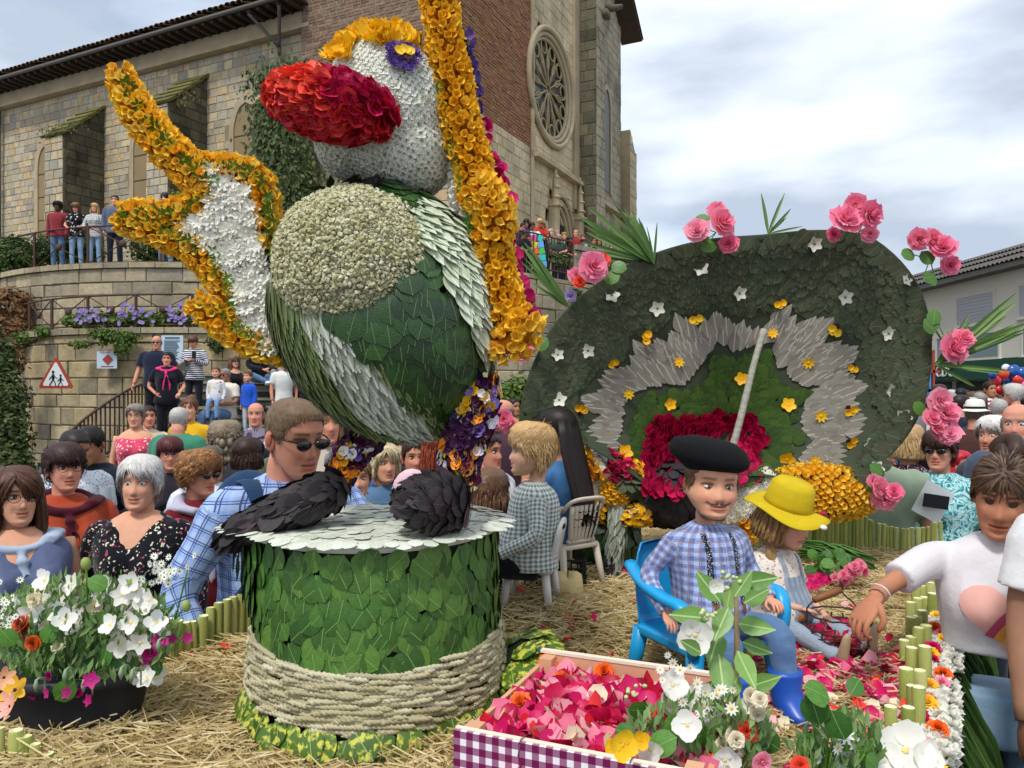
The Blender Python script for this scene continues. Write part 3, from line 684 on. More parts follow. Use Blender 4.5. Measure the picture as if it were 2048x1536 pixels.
g.build('text_lines', m_ink, t, False)
t = thing('notice_board', q(215, 740, 16.7), 'small square pale notice with a red diamond on the wall', 'notice')
g = G(); g.add(*lp(195, 235, 703, 737, 16.9)); g.build('board', m_pale, t, False)
g = G(); c = P(215, 719, 16.86); s_ = .115; g.add(*prism([(c[0] - s_, c[2]), (c[0], c[2] - s_), (c[0] + s_, c[2]), (c[0], c[2] + s_)], 16.855, 16.87)); g.add(*lp(203, 228, 732, 734, 16.885, .02)); g.add(*lp(200, 222, 705, 706, 16.885, .02)); g.build('diamond', m_red, t, False)
Y = 16.0; t = thing('warning_sign', q(112, 780, Y), 'red bordered triangular sign with two walking children figures', 'road sign')
tri = lambda k: [(P(x_, y_, Y)[0], P(x_, y_, Y)[2]) for x_, y_ in [(112 + (a - 112) * k, 755 + (b - 755) * k) for a, b in ((78, 772), (80, 777), (142, 777), (145, 773), (114, 716), (109, 716))]]
g = G(); g.add(*prism(tri(1.0), Y, Y + .03)); g.build('plate', m_red, t, False)
g = G(); g.add(*prism(tri(.76), Y - .006, Y)); g.build('face', m_white, t, False)
for cx, cy, k in ((106, 771, 1.0), (121, 772, .78)):
 g = G(); W = lambda a, b: tuple(P(cx + a * k, cy - b * k, Y - .012)); g.add(*ell(W(0, 27), (.028 * k, .006, .033 * k), 6, 8))
 for pl, r in (([(0, 23), (0, 12)], .028), ([(0, 12), (-4, 6), (-7, 0)], .014), ([(0, 12), (4, 6), (5, 0)], .014), ([(0, 21), (-5, 16), (-8, 12)], .011), ([(0, 21), (5, 17), (8, 14)], .011)): g.add(*tube([W(a, b) for a, b in pl], r * k, 5, .4 if r > .02 else .6))
 g.build('walking_figure', m_blk, t)

# planting on the terraces ---------------------------------------------------
T_PF = t_flower(5, .28, .5, .2, .1)
m_pur = mat('purple_flower', ['#8a74b8', '#a692cc'], .6, .1, 5, 0, trans=.2); m_wf = mat('white_small_flower', ['#e0ded0'], .6, .05, 5, 0, trans=.2); m_yc = mat('yellow_centre', ['#d8b020'], .7, .1)
bl = []
for i, px in enumerate(range(150, 440, 26)): bl.append((q(px, 642 - (i % 3) * 3, 17.3 + abs(px - 300) * .003), (.38, .3, .17 + .05 * (i % 2))))
shrub('flower_bed', 'band of green plants with purple flowers behind the lower railing', 'flowers', bl, 3200, .13, m_leafl, 5)
Ms = [basis((R.uniform(-.5, .5), -1, R.uniform(-.2, .6)), (0, 0, 1), R.random() * 6, q(R.choice([170, 195, 240, 262, 280, 300, 345, 362, 400]) + R.gauss(0, 10), 628 + R.gauss(0, 9), 17.0), R.uniform(.07, .12)) for _ in range(110)]
g = G(); g.bake(T_PF, Ms); tag(g.build('purple_flowers', [m_pur, m_yc], None, False), 'scattered purple cranesbill blooms on the lower ledge', 'flowers', kind='stuff')
shrub('trailing_plant', 'bright green plant hanging over the lower wall between the notices', 'plant', [(q(235, 672, 16.75), (.55, .2, .2)), (q(245, 690, 16.7), (.25, .15, .25)), (q(205, 665, 16.8), (.4, .15, .12))], 1300, .09, m_leafl, 6, droop=1)
shrub('trailing_plant', 'plant sprigs on the wall top at the far left above the road sign', 'plant', [(q(60, 672, 18.4), (.5, .3, .2)), (q(20, 690, 18.4), (.4, .3, .2)), (q(85, 662, 17.6), (.2, .2, .15))], 900, .1, m_leafl, 7, droop=1)
shrub('wall_plant', 'small white flowered plant growing from the wall right of the notice', 'plant', [(q(435, 685, 16.9), (.28, .2, .25))], 420, .08, m_ivy, 8)
shrub('wall_plant', 'low yellow green plant clinging under the ledge left of the notice', 'plant', [(q(160, 688, 16.9), (.3, .12, .1))], 260, .08, m_leafl, 9)
shrub('conifer_shrub', 'feathery green shrub at the left end of the upper terrace', 'shrub', [(q(55, 515, 20.9), (.9, .6, .45)), (q(95, 500, 20.6), (.7, .5, .5)), (q(10, 540, 21), (.8, .6, .5)), (q(30, 490, 21), (.5, .4, .35))], 3800, .12, m_leafs, 10)
shrub('conifer_shrub', 'dark green shrub behind the girls on the upper terrace', 'shrub', [(q(170, 505, 20.6), (.6, .4, .4)), (q(140, 498, 20.4), (.4, .4, .4))], 1500, .12, m_leafs, 11)
shrub('conifer_shrub', 'dark shrub behind the railing under the orange wing finger', 'shrub', [(q(300, 498, 20.8), (.7, .5, .5)), (q(350, 500, 20.8), (.7, .5, .5)), (q(400, 505, 20.8), (.5, .5, .45))], 2600, .12, m_leafs, 12)
shrub('bay_shrub', 'bright leafy shrub against the church wall beside the black haired woman', 'shrub', [(q(365, 410, 22.5), (.5, .4, .5)), (q(385, 445, 22.4), (.6, .4, .6)), (q(350, 440, 22.4), (.4, .4, .5))], 2000, .14, m_leafl, 13)
shrub('brush', 'dry brown and green brush filling the far left below the terrace', 'bush', [(q(12, 610, 19.5), (.9, .5, .6)), (q(15, 660, 19), (.8, .5, .6)), (q(5, 720, 17), (.6, .4, .6))], 2600, .14, m_dry, 14)
shrub('hedge', 'dark hedge at the left edge at the foot of the wall', 'hedge', [(q(10, 800, 15.5), (.55, .5, .8)), (q(12, 870, 15), (.55, .5, .7)), (q(0, 730, 15.8), (.4, .4, .8)), (q(30, 905, 15), (.3, .4, .4)), (q(15, 935, 14.5), (.6, .5, .5))], 6500, .12, m_ivy, 15)
shrub('hedge', 'glossy hedge bordering the right side of the steps', 'hedge', [(q(665, 800, 13), (.42, .8, .5)), (q(690, 845, 12.5), (.5, .8, .6)), (q(650, 770, 14), (.35, .8, .4)), (q(730, 860, 12.5), (.6, .8, .5)), (q(800, 870, 12.5), (.6, .8, .3))], 5200, .11, m_leafs, 16)
shrub('bush', 'light green bush at the foot of the square wall beside the dish', 'bush', [(q(1015, 800, 15), (.5, .5, .5)), (q(1045, 790, 15), (.4, .4, .5)), (q(990, 850, 14), (.6, .5, .5)), (q(1020, 870, 14), (.6, .5, .5))], 3600, .13, m_leafl, 17)
for k, (px, py, sx, sz) in enumerate(((1010, 560, .25, .3), (1052, 600, .3, .35), (1120, 520, .3, .2), (1020, 640, .2, .3), (1150, 590, .3, .25))):
 shrub('wall_fern', ('fern tuft high on the square wall beside the wing', 'fern tuft on the square wall beside the palm fronds', 'fern tuft under the bar railing', 'fern tuft low on the square wall near the lower orange hook', 'fern tuft right of the lilac bloom')[k], 'fern', [(q(px, py, 19.9 + .35 * (px > 1080)), (sx, .15, sz))], 260, .1, m_ivy, 60 + k, droop=1)
# far trees on the ridge left of the white building
# ---------------------------------------------------------------- pale building on the right
X0 = 18.4
bld = thing('apartment_building', (X0 + 5, 40, 0), 'cream rendered building with shuttered windows above a dark green shopfront', 'building')
m_rend = mat('cream_render', ['#dcd7cb'], .9, .08, .6, .3, 40, world=True); m_shut = mat('grey_shutter', ['#b4b5be'], .6, .05, 4, 0); m_frame = mat('window_trim', ['#d5d1c6'], .7, .05)
m_grn = mat('dark_green_fascia', ['#1d4a3c'], .5, .1); m_dkshop = mat('shop_interior', ['#3b3a3a'], .4, .3, 2, 0)
g = G(); g.add(*bbox2((X0, 20, 3.0), (X0 + 12, 48, 6.2))); g.add(*bbox2((X0 + .5, 20, 0), (X0 + 12, 48, 3.0))); g.build('wall', m_rend, bld, False)
g = G(); g.add(*bbox2((X0 - .6, 19, 6.2), (X0 + .3, 48.6, 6.38))); g.build('eave', m_lead, bld, False)
rf = G(); A = math.radians(20); its = []
g = G(); g.add([(X0 - .6, 19, 6.39), (X0 - .6, 48.6, 6.39), (X0 + 7, 48.6, 9.1), (X0 + 7, 19, 9.1)], np.array([(0, 1, 2, 3)])); g.build('roof', m_slate, bld, False)
Tr = (np.array([(x_, y_, z_) for x_ in (0, 1) for y_, z_ in zip(np.linspace(0, .26, 5), (0, .05, .07, .05, 0))]), [grid_faces(2, 5, False)])
for i in range(112):
 for j in range(3):
  M = np.eye(4); M[:3, 0] = (2.55 * math.cos(.342), 0, 2.55 * math.sin(.342)); M[:3, 3] = (X0 - .64 + j * 2.45, 19 + i * .264, 6.41 + j * .87); its.append((M, 0, R.random(), 'x'))
parts(bld, 'roof_tile', Tr, m_slate, visible_order(its))
for y0, y1, z0, z1 in ((34.3, 36.5, 4.5, 5.55), (29.3, 31.7, 4.5, 5.55), (25.4, 27.8, 4.5, 5.55), (37.5, 39.5, 4.5, 5.55), (29.0, 33.2, 2.2 + .9, 4.0), (25.2, 27.6, 3.1, 4.0), (34.5, 37.5, 3.1, 3.95), (21.5, 23.9, 4.5, 5.55)):
 w = link('window', None, bld)
 g = G(); g.add(*bbox2((X0 - .06, y0 - .1, z0 - .1), (X0 - .0, y0, z1 + .1))); g.add(*bbox2((X0 - .06, y1, z0 - .1), (X0, y1 + .1, z1 + .1))); g.add(*bbox2((X0 - .06, y0, z1), (X0, y1, z1 + .1))); g.add(*bbox2((X0 - .1, y0 - .15, z0 - .17), (X0, y1 + .15, z0 - .1))); g.build('frame', m_frame, w, False)
 n = 8 if z0 > 4 else 2
 for i in range(n):
  g = G();
  if z0 > 4: g.add(*bbox2((X0 - .035, y0, z0 + (z1 - z0) * i / n + .008), (X0 - .005, y1, z0 + (z1 - z0) * (i + 1) / n))); g.build('shutter_slat', m_shut, w, False)
  else: g.add(*bbox2((X0 - .035, y0 + (y1 - y0) * i / n + .03, z0), (X0 - .005, y0 + (y1 - y0) * (i + 1) / n, z1))); g.build('pane', mat('sky_glass', ['#7f949c'], .2, .1, 2, 0, spec=.6), w, False)
g = G(); g.add(*bbox2((X0 - .5, 20, 2.2), (X0 + .5, 45, 2.95))); g.build('shop_fascia', m_grn, bld, False)
for i in range(8):
 g = G(); g.add(*bbox2((X0 + .44, 21 + i * 3, .3), (X0 + .5, 23.6 + i * 3, 2.15))); g.build('shop_window', m_dkshop, bld, False)
tx = bpy.data.curves.new('sign_lettering', 'FONT'); tx.body = 'CDC'; tx.size = .62; tx.extrude = .02
to = link('sign_lettering', tx, bld, M=Matrix.Translation((X0 - .53, 32.4, 2.36)) @ Matrix.Rotation(-PI / 2, 4, 'Z') @ Matrix.Rotation(PI / 2, 4, 'X')); tx.materials.append(m_white)
g = G()
for i in range(4): g.add(*tube([(X0 + 1, 34 + i * .25, 6.9), (X0 + 1, 34 + i * .25, 8.5 - i * .15)], .02, 5)); g.add(*tube([(X0 + 1, 33.8, 8.0 + i * .12), (X0 + 1, 34.9, 8.0 + i * .12)], .015, 5))
g.build('aerial', m_lead, bld)
# ================================================================= PEOPLE
_SK = {}
def skin_mat():
 if 'm' in _SK: return _SK['m']
 q = NT('skin'); a = q.n('ShaderNodeAttribute', attribute_name='col').outputs['Color']; v = q.obj()
 n = q.noise(v, 26, 6, .65); k = q.math('MULTIPLY_ADD', n, .4, .8); cc = q.n('ShaderNodeCombineColor'); [q.l(k, cc.inputs[i]) for i in range(3)]
 c = q.mix(1., a, cc.outputs[0], 'MULTIPLY'); m = q.fin(c, .6, .22, q.noise(v, 160, 3), .25, .0015)
 ni(q.b, 'Subsurface Weight', .12); ni(q.b, 'Subsurface Scale', .01); q.b.inputs['Subsurface Radius'].default_value = (1, .35, .2); _SK['m'] = m; return m
SKIN = {'fair': lin('#d9a183'), 'pink': lin('#d3937a'), 'tan': lin('#b97f60'), 'brown': lin('#5b3a2b'), 'olive': lin('#a87657'), 'pale': lin('#dfae94')}
m_eyew = mat('eye_white', ['#d9d4cc'], .2, 0, 5, 0, spec=.5); m_dark = mat('dark_iris', ['#1b120d'], .15, 0, 5, 0, spec=.6)
def hairm(c, c2=None):
 k = 'hair_' + c.lstrip('#')
 return mat(k, [c2 or c, c], .5, .45, 60, .3, 120, .002, spec=.35)
HZ = np.array([-.118, -.112, -.097, -.075, -.05, -.02, .01, .04, .07, .09, .105, .1135, .116])
HX = np.array([.006, .026, .042, .054, .062, .068, .0715, .073, .068, .057, .040, .020, .003])
HF = np.array([-.068, -.082, -.088, -.087, -.088, -.087, -.083, -.087, -.081, -.068, -.046, -.022, -.003])
HB = np.array([-.050, -.036, -.012, .025, .052, .074, .089, .096, .091, .076, .054, .028, .003])
def gs(x, s): return np.exp(-(x / s) ** 2)
def head_geo(nz, na, sk, age='adult', brow='#4a3426', lip=(.62, .25, .22), stache=False, open_eye=1, lips=1, cheek=.5, smile=.5, beard=0):
 zz = np.interp(np.linspace(0, 1, nz), [0, .08, .72, .92, 1], [-.118, -.112, .06, .109, .116])
 t = np.linspace(-1, 1, na, endpoint=False); A = PI * np.sign(t) * np.abs(t) ** 1.35
 X = []; C = []; base = np.array(sk); kid = age == 'kid'
 hx = np.interp(zz, HZ, HX); hf = np.interp(zz, HZ, HF); hb = np.interp(zz, HZ, HB)
 if kid: hx = hx * (1 + .06 * gs(zz + .035, .03)); hf = hf - .003 * gs(zz + .05, .03)
 Z, AA = np.meshgrid(zz, A, indexing='ij'); cy = (hf + hb) / 2; ry = (hb - hf) / 2
 p = 2 / 2.25; ca, sa = np.cos(AA), np.sin(AA)
 x = hx[:, None] * np.sign(sa) * np.abs(sa) ** p; y = cy[:, None] - ry[:, None] * np.sign(ca) * np.abs(ca) ** p
 fr = (ca > 0) * sm(0, .35, ca); ez = .008; ns = .8 if kid else 1.0
 nose = np.interp(Z, [-.052, -.045, -.036, -.028, -.01, .015, .024], [0, .006, .017, .019, .011, .003, 0]) * (.68 if kid else .92)
 wn = np.interp(Z, [-.045, -.035, .0, .02], [.0165, .0145, .009, .012]) * (1.05 if kid else 1)
 y = y - fr * nose * gs(x, wn) ; ax = np.abs(x)
 y = y + fr * .010 * gs(ax - .031, .015) * gs(Z - ez, .012) - fr * .004 * gs(Z - .032, .009) * gs(ax - .028, .022) * (0.4 if kid else 1)
 y = y - fr * .005 * gs(ax - .040, .018) * gs(Z + .028, .018) + fr * .003 * gs(ax - .03, .01) * gs(Z + .055, .015)
 mz = -.063 + smile * 6 * x ** 2
 y = y - fr * .0055 * gs(Z - mz - .006, .005) * gs(x, .020) - fr * .0065 * gs(Z - mz + .008, .006) * gs(x, .018) + fr * .004 * gs(Z - mz, .0025) * gs(x, .024)
 y = y - fr * .005 * gs(Z + .098, .012) * gs(x, .018) + fr * .002 * gs(Z + .083, .006) * gs(x, .02)
 c = np.ones(Z.shape + (3,)) * base
 def mixc(w, col): nonlocal c; w = np.clip(w * fr, 0, 1)[..., None]; c = c * (1 - w) + np.array(col) * w
 mixc(cheek * .5 * gs(ax - .04, .018) * gs(Z + .03, .018), (min(1, base[0] * 1.05), base[1] * .62, base[2] * .6))
 mixc(.45 * gs(ax, .02) * gs(Z + .032, .012), (base[0] * .95, base[1] * .72, base[2] * .7))
 mixc(.55 * gs(ax - .031, .02) * gs(Z - ez - .002, .011), base * .62)  # eye-socket shade painted into the skin colour
 lw = (np.abs(x) < .026) * np.clip(1.6 * gs(Z - mz + .001, .0095) * sm(.027, .018, np.abs(x)), 0, 1)
 mixc(lw * .85 * lips, (base[0] * lip[0] / .62 * .82, base[1] * .45, base[2] * .45)); mixc(1.3 * gs(Z - mz, .0022) * (ax < .025), base * .28)
 mixc((.9 if kid else 1.3) * gs(Z - (.0335 - 5 * (ax - .03) ** 2), .0042) * sm(.009, .016, ax) * sm(.053, .044, ax), np.array(lin(brow)))
 mixc(1.5 * gs(Z - (ez + .0085 - 14 * (ax - .031) ** 2), .0028) * (ax > .014) * (ax < .048), base * .22)
 mixc(.7 * gs(ax - .008, .004) * gs(Z + .0425, .004), base * .3)
 if stache: mixc(1.8 * gs(Z - (-.050 - .35 * ax + 8 * ax ** 2 + .004 * sm(.02, .03, ax)), .0034) * (ax < .034) * (ax > .003), (.05, .045, .05))
 if beard: mixc(beard * sm(-.03, -.07, Z) * (1 - lw), np.array(lin(brow)) * .6 + base * .3)
 if kid: x = x * (1.09 + .05 * gs(Z + .045, .04)); Z = np.where(Z < 0, Z * .85, Z)
 V = np.stack([x, y, Z], -1).reshape(-1, 3); return V, grid_faces(nz, na), c.reshape(-1, 3)
def hairline(az):  # az 0 front .. pi back ; returns z of hair start
 a = np.abs(az); return np.interp(a, [0, .5, .9, 1.15, 1.35, 1.6, 2.0, PI], [.074, .070, .052, .012, -.012, .004, -.055, -.085])
def head_pt(az, z, off=0.):
 hx = np.interp(z, HZ, HX) + off; hf = np.interp(z, HZ, HF) - off; hb = np.interp(z, HZ, HB) + off
 ca, sa = np.cos(az), np.sin(az); p = 2 / 2.25
 x = hx * np.sign(sa) * np.abs(sa) ** p; y = (hf + hb) / 2 - (hb - hf) / 2 * np.sign(ca) * np.abs(ca) ** p
 return np.stack([x, y, np.broadcast_to(z, np.shape(x))], -1)
def hair_geo(g, style, rs, n, thick=.012, mi=0, hatted=False):
 r_ = random.Random(rs); nz, na = 26, 32
 A = np.linspace(-PI, PI, na, endpoint=False); zz = np.interp(np.linspace(0, 1, nz), [0, .8, 1], [-.10, .085, .116]); Z, AA = np.meshgrid(zz, A, indexing='ij')
 hl = hairline(AA); cov = sm(-.006, .010, Z - hl)
 if style == 'bald': cov = cov * sm(.055, .03, Z) * sm(.8, 1.3, np.abs(AA))
 if style == 'fringe': hl = np.where(np.abs(AA) < 1.0, .035, hl); cov = sm(-.006, .010, Z - hl)
 tk = {'short': .009, 'buzz': .005, 'bald': .006, 'curly': .030, 'bigcurl': .045, 'bob': .022, 'long': .018, 'bun': .010, 'pony': .010, 'quiff': .018, 'fringe': .02, 'pixie': .018, 'wavy': .024}.get(style, .012)
 tk = tk * (1 + .35 * sm(.03, .11, Z)) * (1 + (.35 * sm(1.2, 0, np.abs(AA)) if style == 'quiff' else 0))
 o = head_pt(AA, Z, 0); d = head_pt(AA, Z, 1.0) - o; d /= np.linalg.norm(d, axis=-1)[..., None] + 1e-9; d[..., 2] += sm(.06, .116, Z); d /= np.linalg.norm(d, axis=-1)[..., None]
 if hatted: cov = cov * sm(.07, .05, Z)
 wob = {'curly': .35, 'bigcurl': .35, 'wavy': .2}.get(style, .1)
 nn = np.array([noise.noise(Vector((a[0] * 45, a[1] * 45, a[2] * 45 + rs))) for a in o.reshape(-1, 3)]).reshape(Z.shape)
 V = o + d * (cov * tk * (1 + wob * nn) - .004 * (1 - cov))[..., None]
 g.add(V.reshape(-1, 3), grid_faces(nz, na), mi)
 g.add(V[-1].mean(0) + np.array([(0, 0, .002)]) if False else np.vstack([V[-1], V[-1].mean(0)]), np.array([(i, (i + 1) % na, na) for i in range(na)]), mi)
 # strand ribbons
 Ms = 0
 for _ in range(n):
  az = r_.uniform(-PI, PI) if r_.random() < .75 else r_.uniform(-1.3, 1.3); z = r_.uniform(hairline(az) + .004, .114) if style != 'bald' else r_.uniform(-.05, .04)
  if style == 'bald' and abs(az) < 1.2: continue
  if hatted and z > .035: continue
  if style == 'fringe' and r_.random() < .4: az = r_.uniform(-1, 1); z = r_.uniform(.06, .1)
  p = head_pt(np.array(az), np.array(z), 0); nrm = head_pt(np.array(az), np.array(z), .02) - p; nrm[2] += .02 * float(sm(.06, .11, z)); nrm /= np.linalg.norm(nrm)
  t0 = float(tk if np.ndim(tk) == 0 else np.mean(tk)) * 1.02
  dn = np.array([0, 0, -1.]) + (np.array((0, .9, .3)) if style in ('bun', 'pony') else np.array((.6 * math.copysign(1, p[0] + .02), .1, 0)) if z > .06 and style in ('short', 'bob', 'long', 'pixie', 'wavy') else np.array((.25, -.9 if z > .05 else .3, .2)) if style in ('quiff', 'fringe') else 0)
  dn = dn - nrm * np.dot(dn, nrm); dn += np.array([r_.uniform(-1, 1) for _ in range(3)]) * (.1 if style in ('bun', 'pony') else .3); dn /= np.linalg.norm(dn) + 1e-9
  L = {'buzz': .012, 'short': .028, 'bald': .02, 'curly': .05, 'bigcurl': .06, 'bob': .07, 'long': .09, 'bun': .06, 'pony': .07, 'quiff': .045, 'fringe': .05, 'pixie': .045, 'wavy': .06}.get(style, .03) * r_.uniform(.7, 1.3)
  w = (L * .05 + .0012) * (.6 if n > 2000 else 1); pts = []; cur = style in ('curly', 'bigcurl'); ph = r_.random() * 6
  side = np.cross(dn, nrm)
  for i in range(5):
   u = i / 4; q = p + nrm * (t0 * (1 + .15 * math.sin(u * 3)) - max(u * u * L * .25, (L * u) ** 2 / .15)) + dn * L * u
   if cur: q = q + side * .012 * math.sin(u * 9 + ph) + nrm * .010 * math.cos(u * 9 + ph)
   pts.append(q)
  V = []
  for i, q in enumerate(pts):
   ww = w * (1 - .7 * (i / 4) ** 2); V += [q - side * ww, q + side * ww]
  g.add(V, np.array([(2 * i, 2 * i + 1, 2 * i + 3, 2 * i + 2) for i in range(4)]), mi)
def hang_hair(g, rs, L, n, spread=.02, back=True, mi=0):
 """curtain of long hair falling behind and beside the head"""
 r_ = random.Random(rs)
 a = np.linspace(-2.2 if back else -1.9, 2.2 if back else 1.9, 24) + PI; rows = []
 for i, u in enumerate(np.linspace(0, 1, 10)):
  z = .03 - u * (L + .03); rr = 1 + .1 * math.sin(u * 3) + spread * 6 * u
  ring = np.stack([np.sin(a) * (.083 * rr + .012), .012 + np.cos(a) * -1 * (.09 * rr) , np.full(24, z)], -1)
  ring[:, :2] += np.array([[noise.noise(Vector((q[0] * 30, q[1] * 30, z * 8 + rs))) * .012 for _ in (0, 1)] for q in ring])
  inner = ring[::-1].copy(); inner[:, :2] *= .72; rows.append(np.vstack([ring, inner]))
 V, F = loft(np.array(rows)); g.add(V, F, mi)
 for _ in range(n):
  k = r_.randrange(24); u0 = r_.uniform(0, .5); pts = []
  for i in range(5):
   u = min(1, u0 + i * .14); q = np.array(rows[int(u * 9)][k]); pts.append(q * (1.03, 1.03, 1) + np.array((r_.uniform(-.004, .004), r_.uniform(-.004, .004), 0)))
  V, F = tube(pts, [.004, .005, .005, .004, .001], 4, .5); g.add(V, F, mi)
def hand_geo(curl=.5, s=1.0, side=1):
 """palm + five fingers: +X along fingers, +Z back of the hand, thumb towards +Y*side"""
 o = []; rr = []
 for x, w, h in ((-.012, .026, .020), (.01, .030, .022), (.035, .040, .024), (.06, .043, .022), (.082, .041, .018), (.092, .036, .012)):
  a = np.linspace(0, 2 * PI, 12, endpoint=False); rr.append(np.stack([np.full(12, x), w * np.sign(np.cos(a)) * np.abs(np.cos(a)) ** .8, h * .62 * np.sin(a)], -1))
 o.append(loft(np.array(rr)))
 for yy, L, x0, ry in ((.031, .066, .080, .0088), (.0105, .076, .088, .0092), (-.0105, .070, .086, .0088), (-.030, .055, .078, .0078)):
  pts = [(x0 - .02, yy * .9, 0)]; x, z, an = x0, .002, .15 + curl * .4
  pts.append((x, yy, z))
  for seg in (.45, .3, .25):
   x += L * seg * math.cos(an); z -= L * seg * math.sin(an); pts.append((x, yy * (1 + .12 * (1 - curl)), z)); an += curl * (1.0 if seg > .28 else .7)
  o.append(tube(smooth_path(pts, 9), [ry * k for k in (1, 1.05, 1.05, 1, .97, .95, .9, .8, .45)], 7))
 pts = [(.01, .018, -.004), (.028, .040, -.010), (.048, .053, -.018 - curl * .01), (.066, .056 - curl * .014, -.026 - curl * .014), (.078, .052 - curl * .02, -.034 - curl * .018)]
 o.append(tube(smooth_path(pts, 8), [.013, .014, .0125, .011, .0105, .010, .009, .005], 7))
 V, F = join(*o); V = V * s; V[:, 1] *= side
 if side < 0: F = [f[:, ::-1] for f in F]
 return V, F
def limb(a, b, c, ra, rb, rc, n=12, seg=10): # two-bone limb with slightly bulged muscles
 a, b, c = map(np.array, (a, b, c)); P_ = [a, a * .5 + b * .5, a * .1 + b * .9, b * .9 + c * .1, b * .5 + c * .5, c]
 pp = smooth_path(P_, n); u = np.linspace(0, 1, n); r = np.interp(u, [0, .25, .47, .53, .7, 1], [ra, (ra * .55 + rb * .5) * 1.0, rb, rb, rb * 1.0, rc]); return tube(pp, r, seg)
PENDING = []; PROJ = []
def remesh(o, vox, fold=.0, fs=18.0, seed=0, uv=None): PENDING.append((o, vox, fold, fs, seed)); UVI[o.name] = uv
UVI = {}
def cloth_uv(me, uv):
 k = len(me.vertices); co = np.empty(k * 3, np.float32); me.vertices.foreach_get('co', co); co = co.reshape(-1, 3); x, y, z = co.T
 U = np.arctan2(x, -y) * .17; V = z.copy(); W_ = co.copy()
 for chain, r in (uv or []):
  off_ = 0.
  for a, b in zip(chain[:-1], chain[1:]):
   a, b = np.array(a, float), np.array(b, float); d = b - a; L = np.linalg.norm(d); d /= L; t = (co - a) @ d; q = co - a - t[:, None] * d; dist = np.linalg.norm(q, axis=1)
   e1 = np.cross(d, (0.2, 1., .1)); e1 /= np.linalg.norm(e1); e2 = np.cross(d, e1); m = (dist < r) & (t > -r * .3) & (t < L + r * .4)
   U[m] = np.arctan2(q[m] @ e1, q[m] @ e2) * r * .7; V[m] = (off_ + t[m]); off_ += L
 at = me.attributes.new('uvp', 'FLOAT_VECTOR', 'POINT'); at.data.foreach_set('vector', np.stack([U, np.zeros(k), V], -1).astype(np.float32).ravel())
def finalize():
 done = {}; todo = []
 for o, vox, fold, fs, seed in PENDING:
  if o.data.name in done: continue
  done[o.data.name] = 1; m = o.modifiers.new('r', 'REMESH'); m.mode = 'VOXEL'; m.voxel_size = vox; m.use_smooth_shade = True
  s_ = o.modifiers.new('s', 'SMOOTH'); s_.factor = .5; s_.iterations = 2; todo.append((o, fold, fs, seed))
 dg = bpy.context.evaluated_depsgraph_get(); new = []
 for o, fold, fs, seed in todo: new.append(bpy.data.meshes.new_from_object(o.evaluated_get(dg)))
 for (o, fold, fs, seed), me in zip(todo, new):
  cloth_uv(me, UVI.get(o.name))
  old = o.data; me.name = old.name; mats = list(old.materials); me.materials.clear(); [me.materials.append(m) for m in mats]
  if fold:
   k = len(me.vertices); co = np.empty(k * 3, np.float32); me.vertices.foreach_get('co', co); co = co.reshape(-1, 3); nn = np.empty(k * 3, np.float32); me.vertices.foreach_get('normal', nn) if False else me.vertex_normals.foreach_get('vector', nn); nn = nn.reshape(-1, 3)
   x, y, z = co.T; f = np.zeros(k); rg = np.random.RandomState(seed + 5)
   for q in range(7):
    d = rg.normal(size=3); d[2] *= (.5 if q % 2 else 1.1); d /= np.linalg.norm(d); ph = rg.uniform(0, 6, 3); wv = fs * rg.uniform(.6, 1.7)
    ww = (co @ d) * wv + 1.3 * np.sin(x * 11 + ph[0]) + 1.2 * np.sin(z * 9 + ph[1]) + np.sin(y * 10 + ph[2]); msk = .5 + .5 * np.sin(co @ rg.normal(size=3) * 9 + ph[1])
    f += (1 - np.abs(np.sin(ww * .5)) ** .6 * 1.5) * msk
   co = co + nn * (f / 5 * fold)[:, None]; me.vertices.foreach_set('co', co.astype(np.float32).ravel())
  me.polygons.foreach_set('use_smooth', np.ones(len(me.polygons), bool)); me.update()
  for ob in [x_ for x_ in COL.objects if x_.data is old]: ob.data = me; ob.modifiers.clear()
  o.modifiers.clear()
 PENDING.clear()
 from mathutils.bvhtree import BVHTree
 for o, root, off in PROJ:
  sh = [c for c in root.children if c.name.startswith('shirt')][0].data; bv = BVHTree.FromPolygons([v.co for v in sh.vertices], [p.vertices[:] for p in sh.polygons])
  for v in o.data.vertices:
   h = bv.ray_cast(Vector((v.co.x, -1, v.co.z)), Vector((0, 1, 0)))[0]
   if h is not None: v.co.y = h.y - off
  o.data.update()
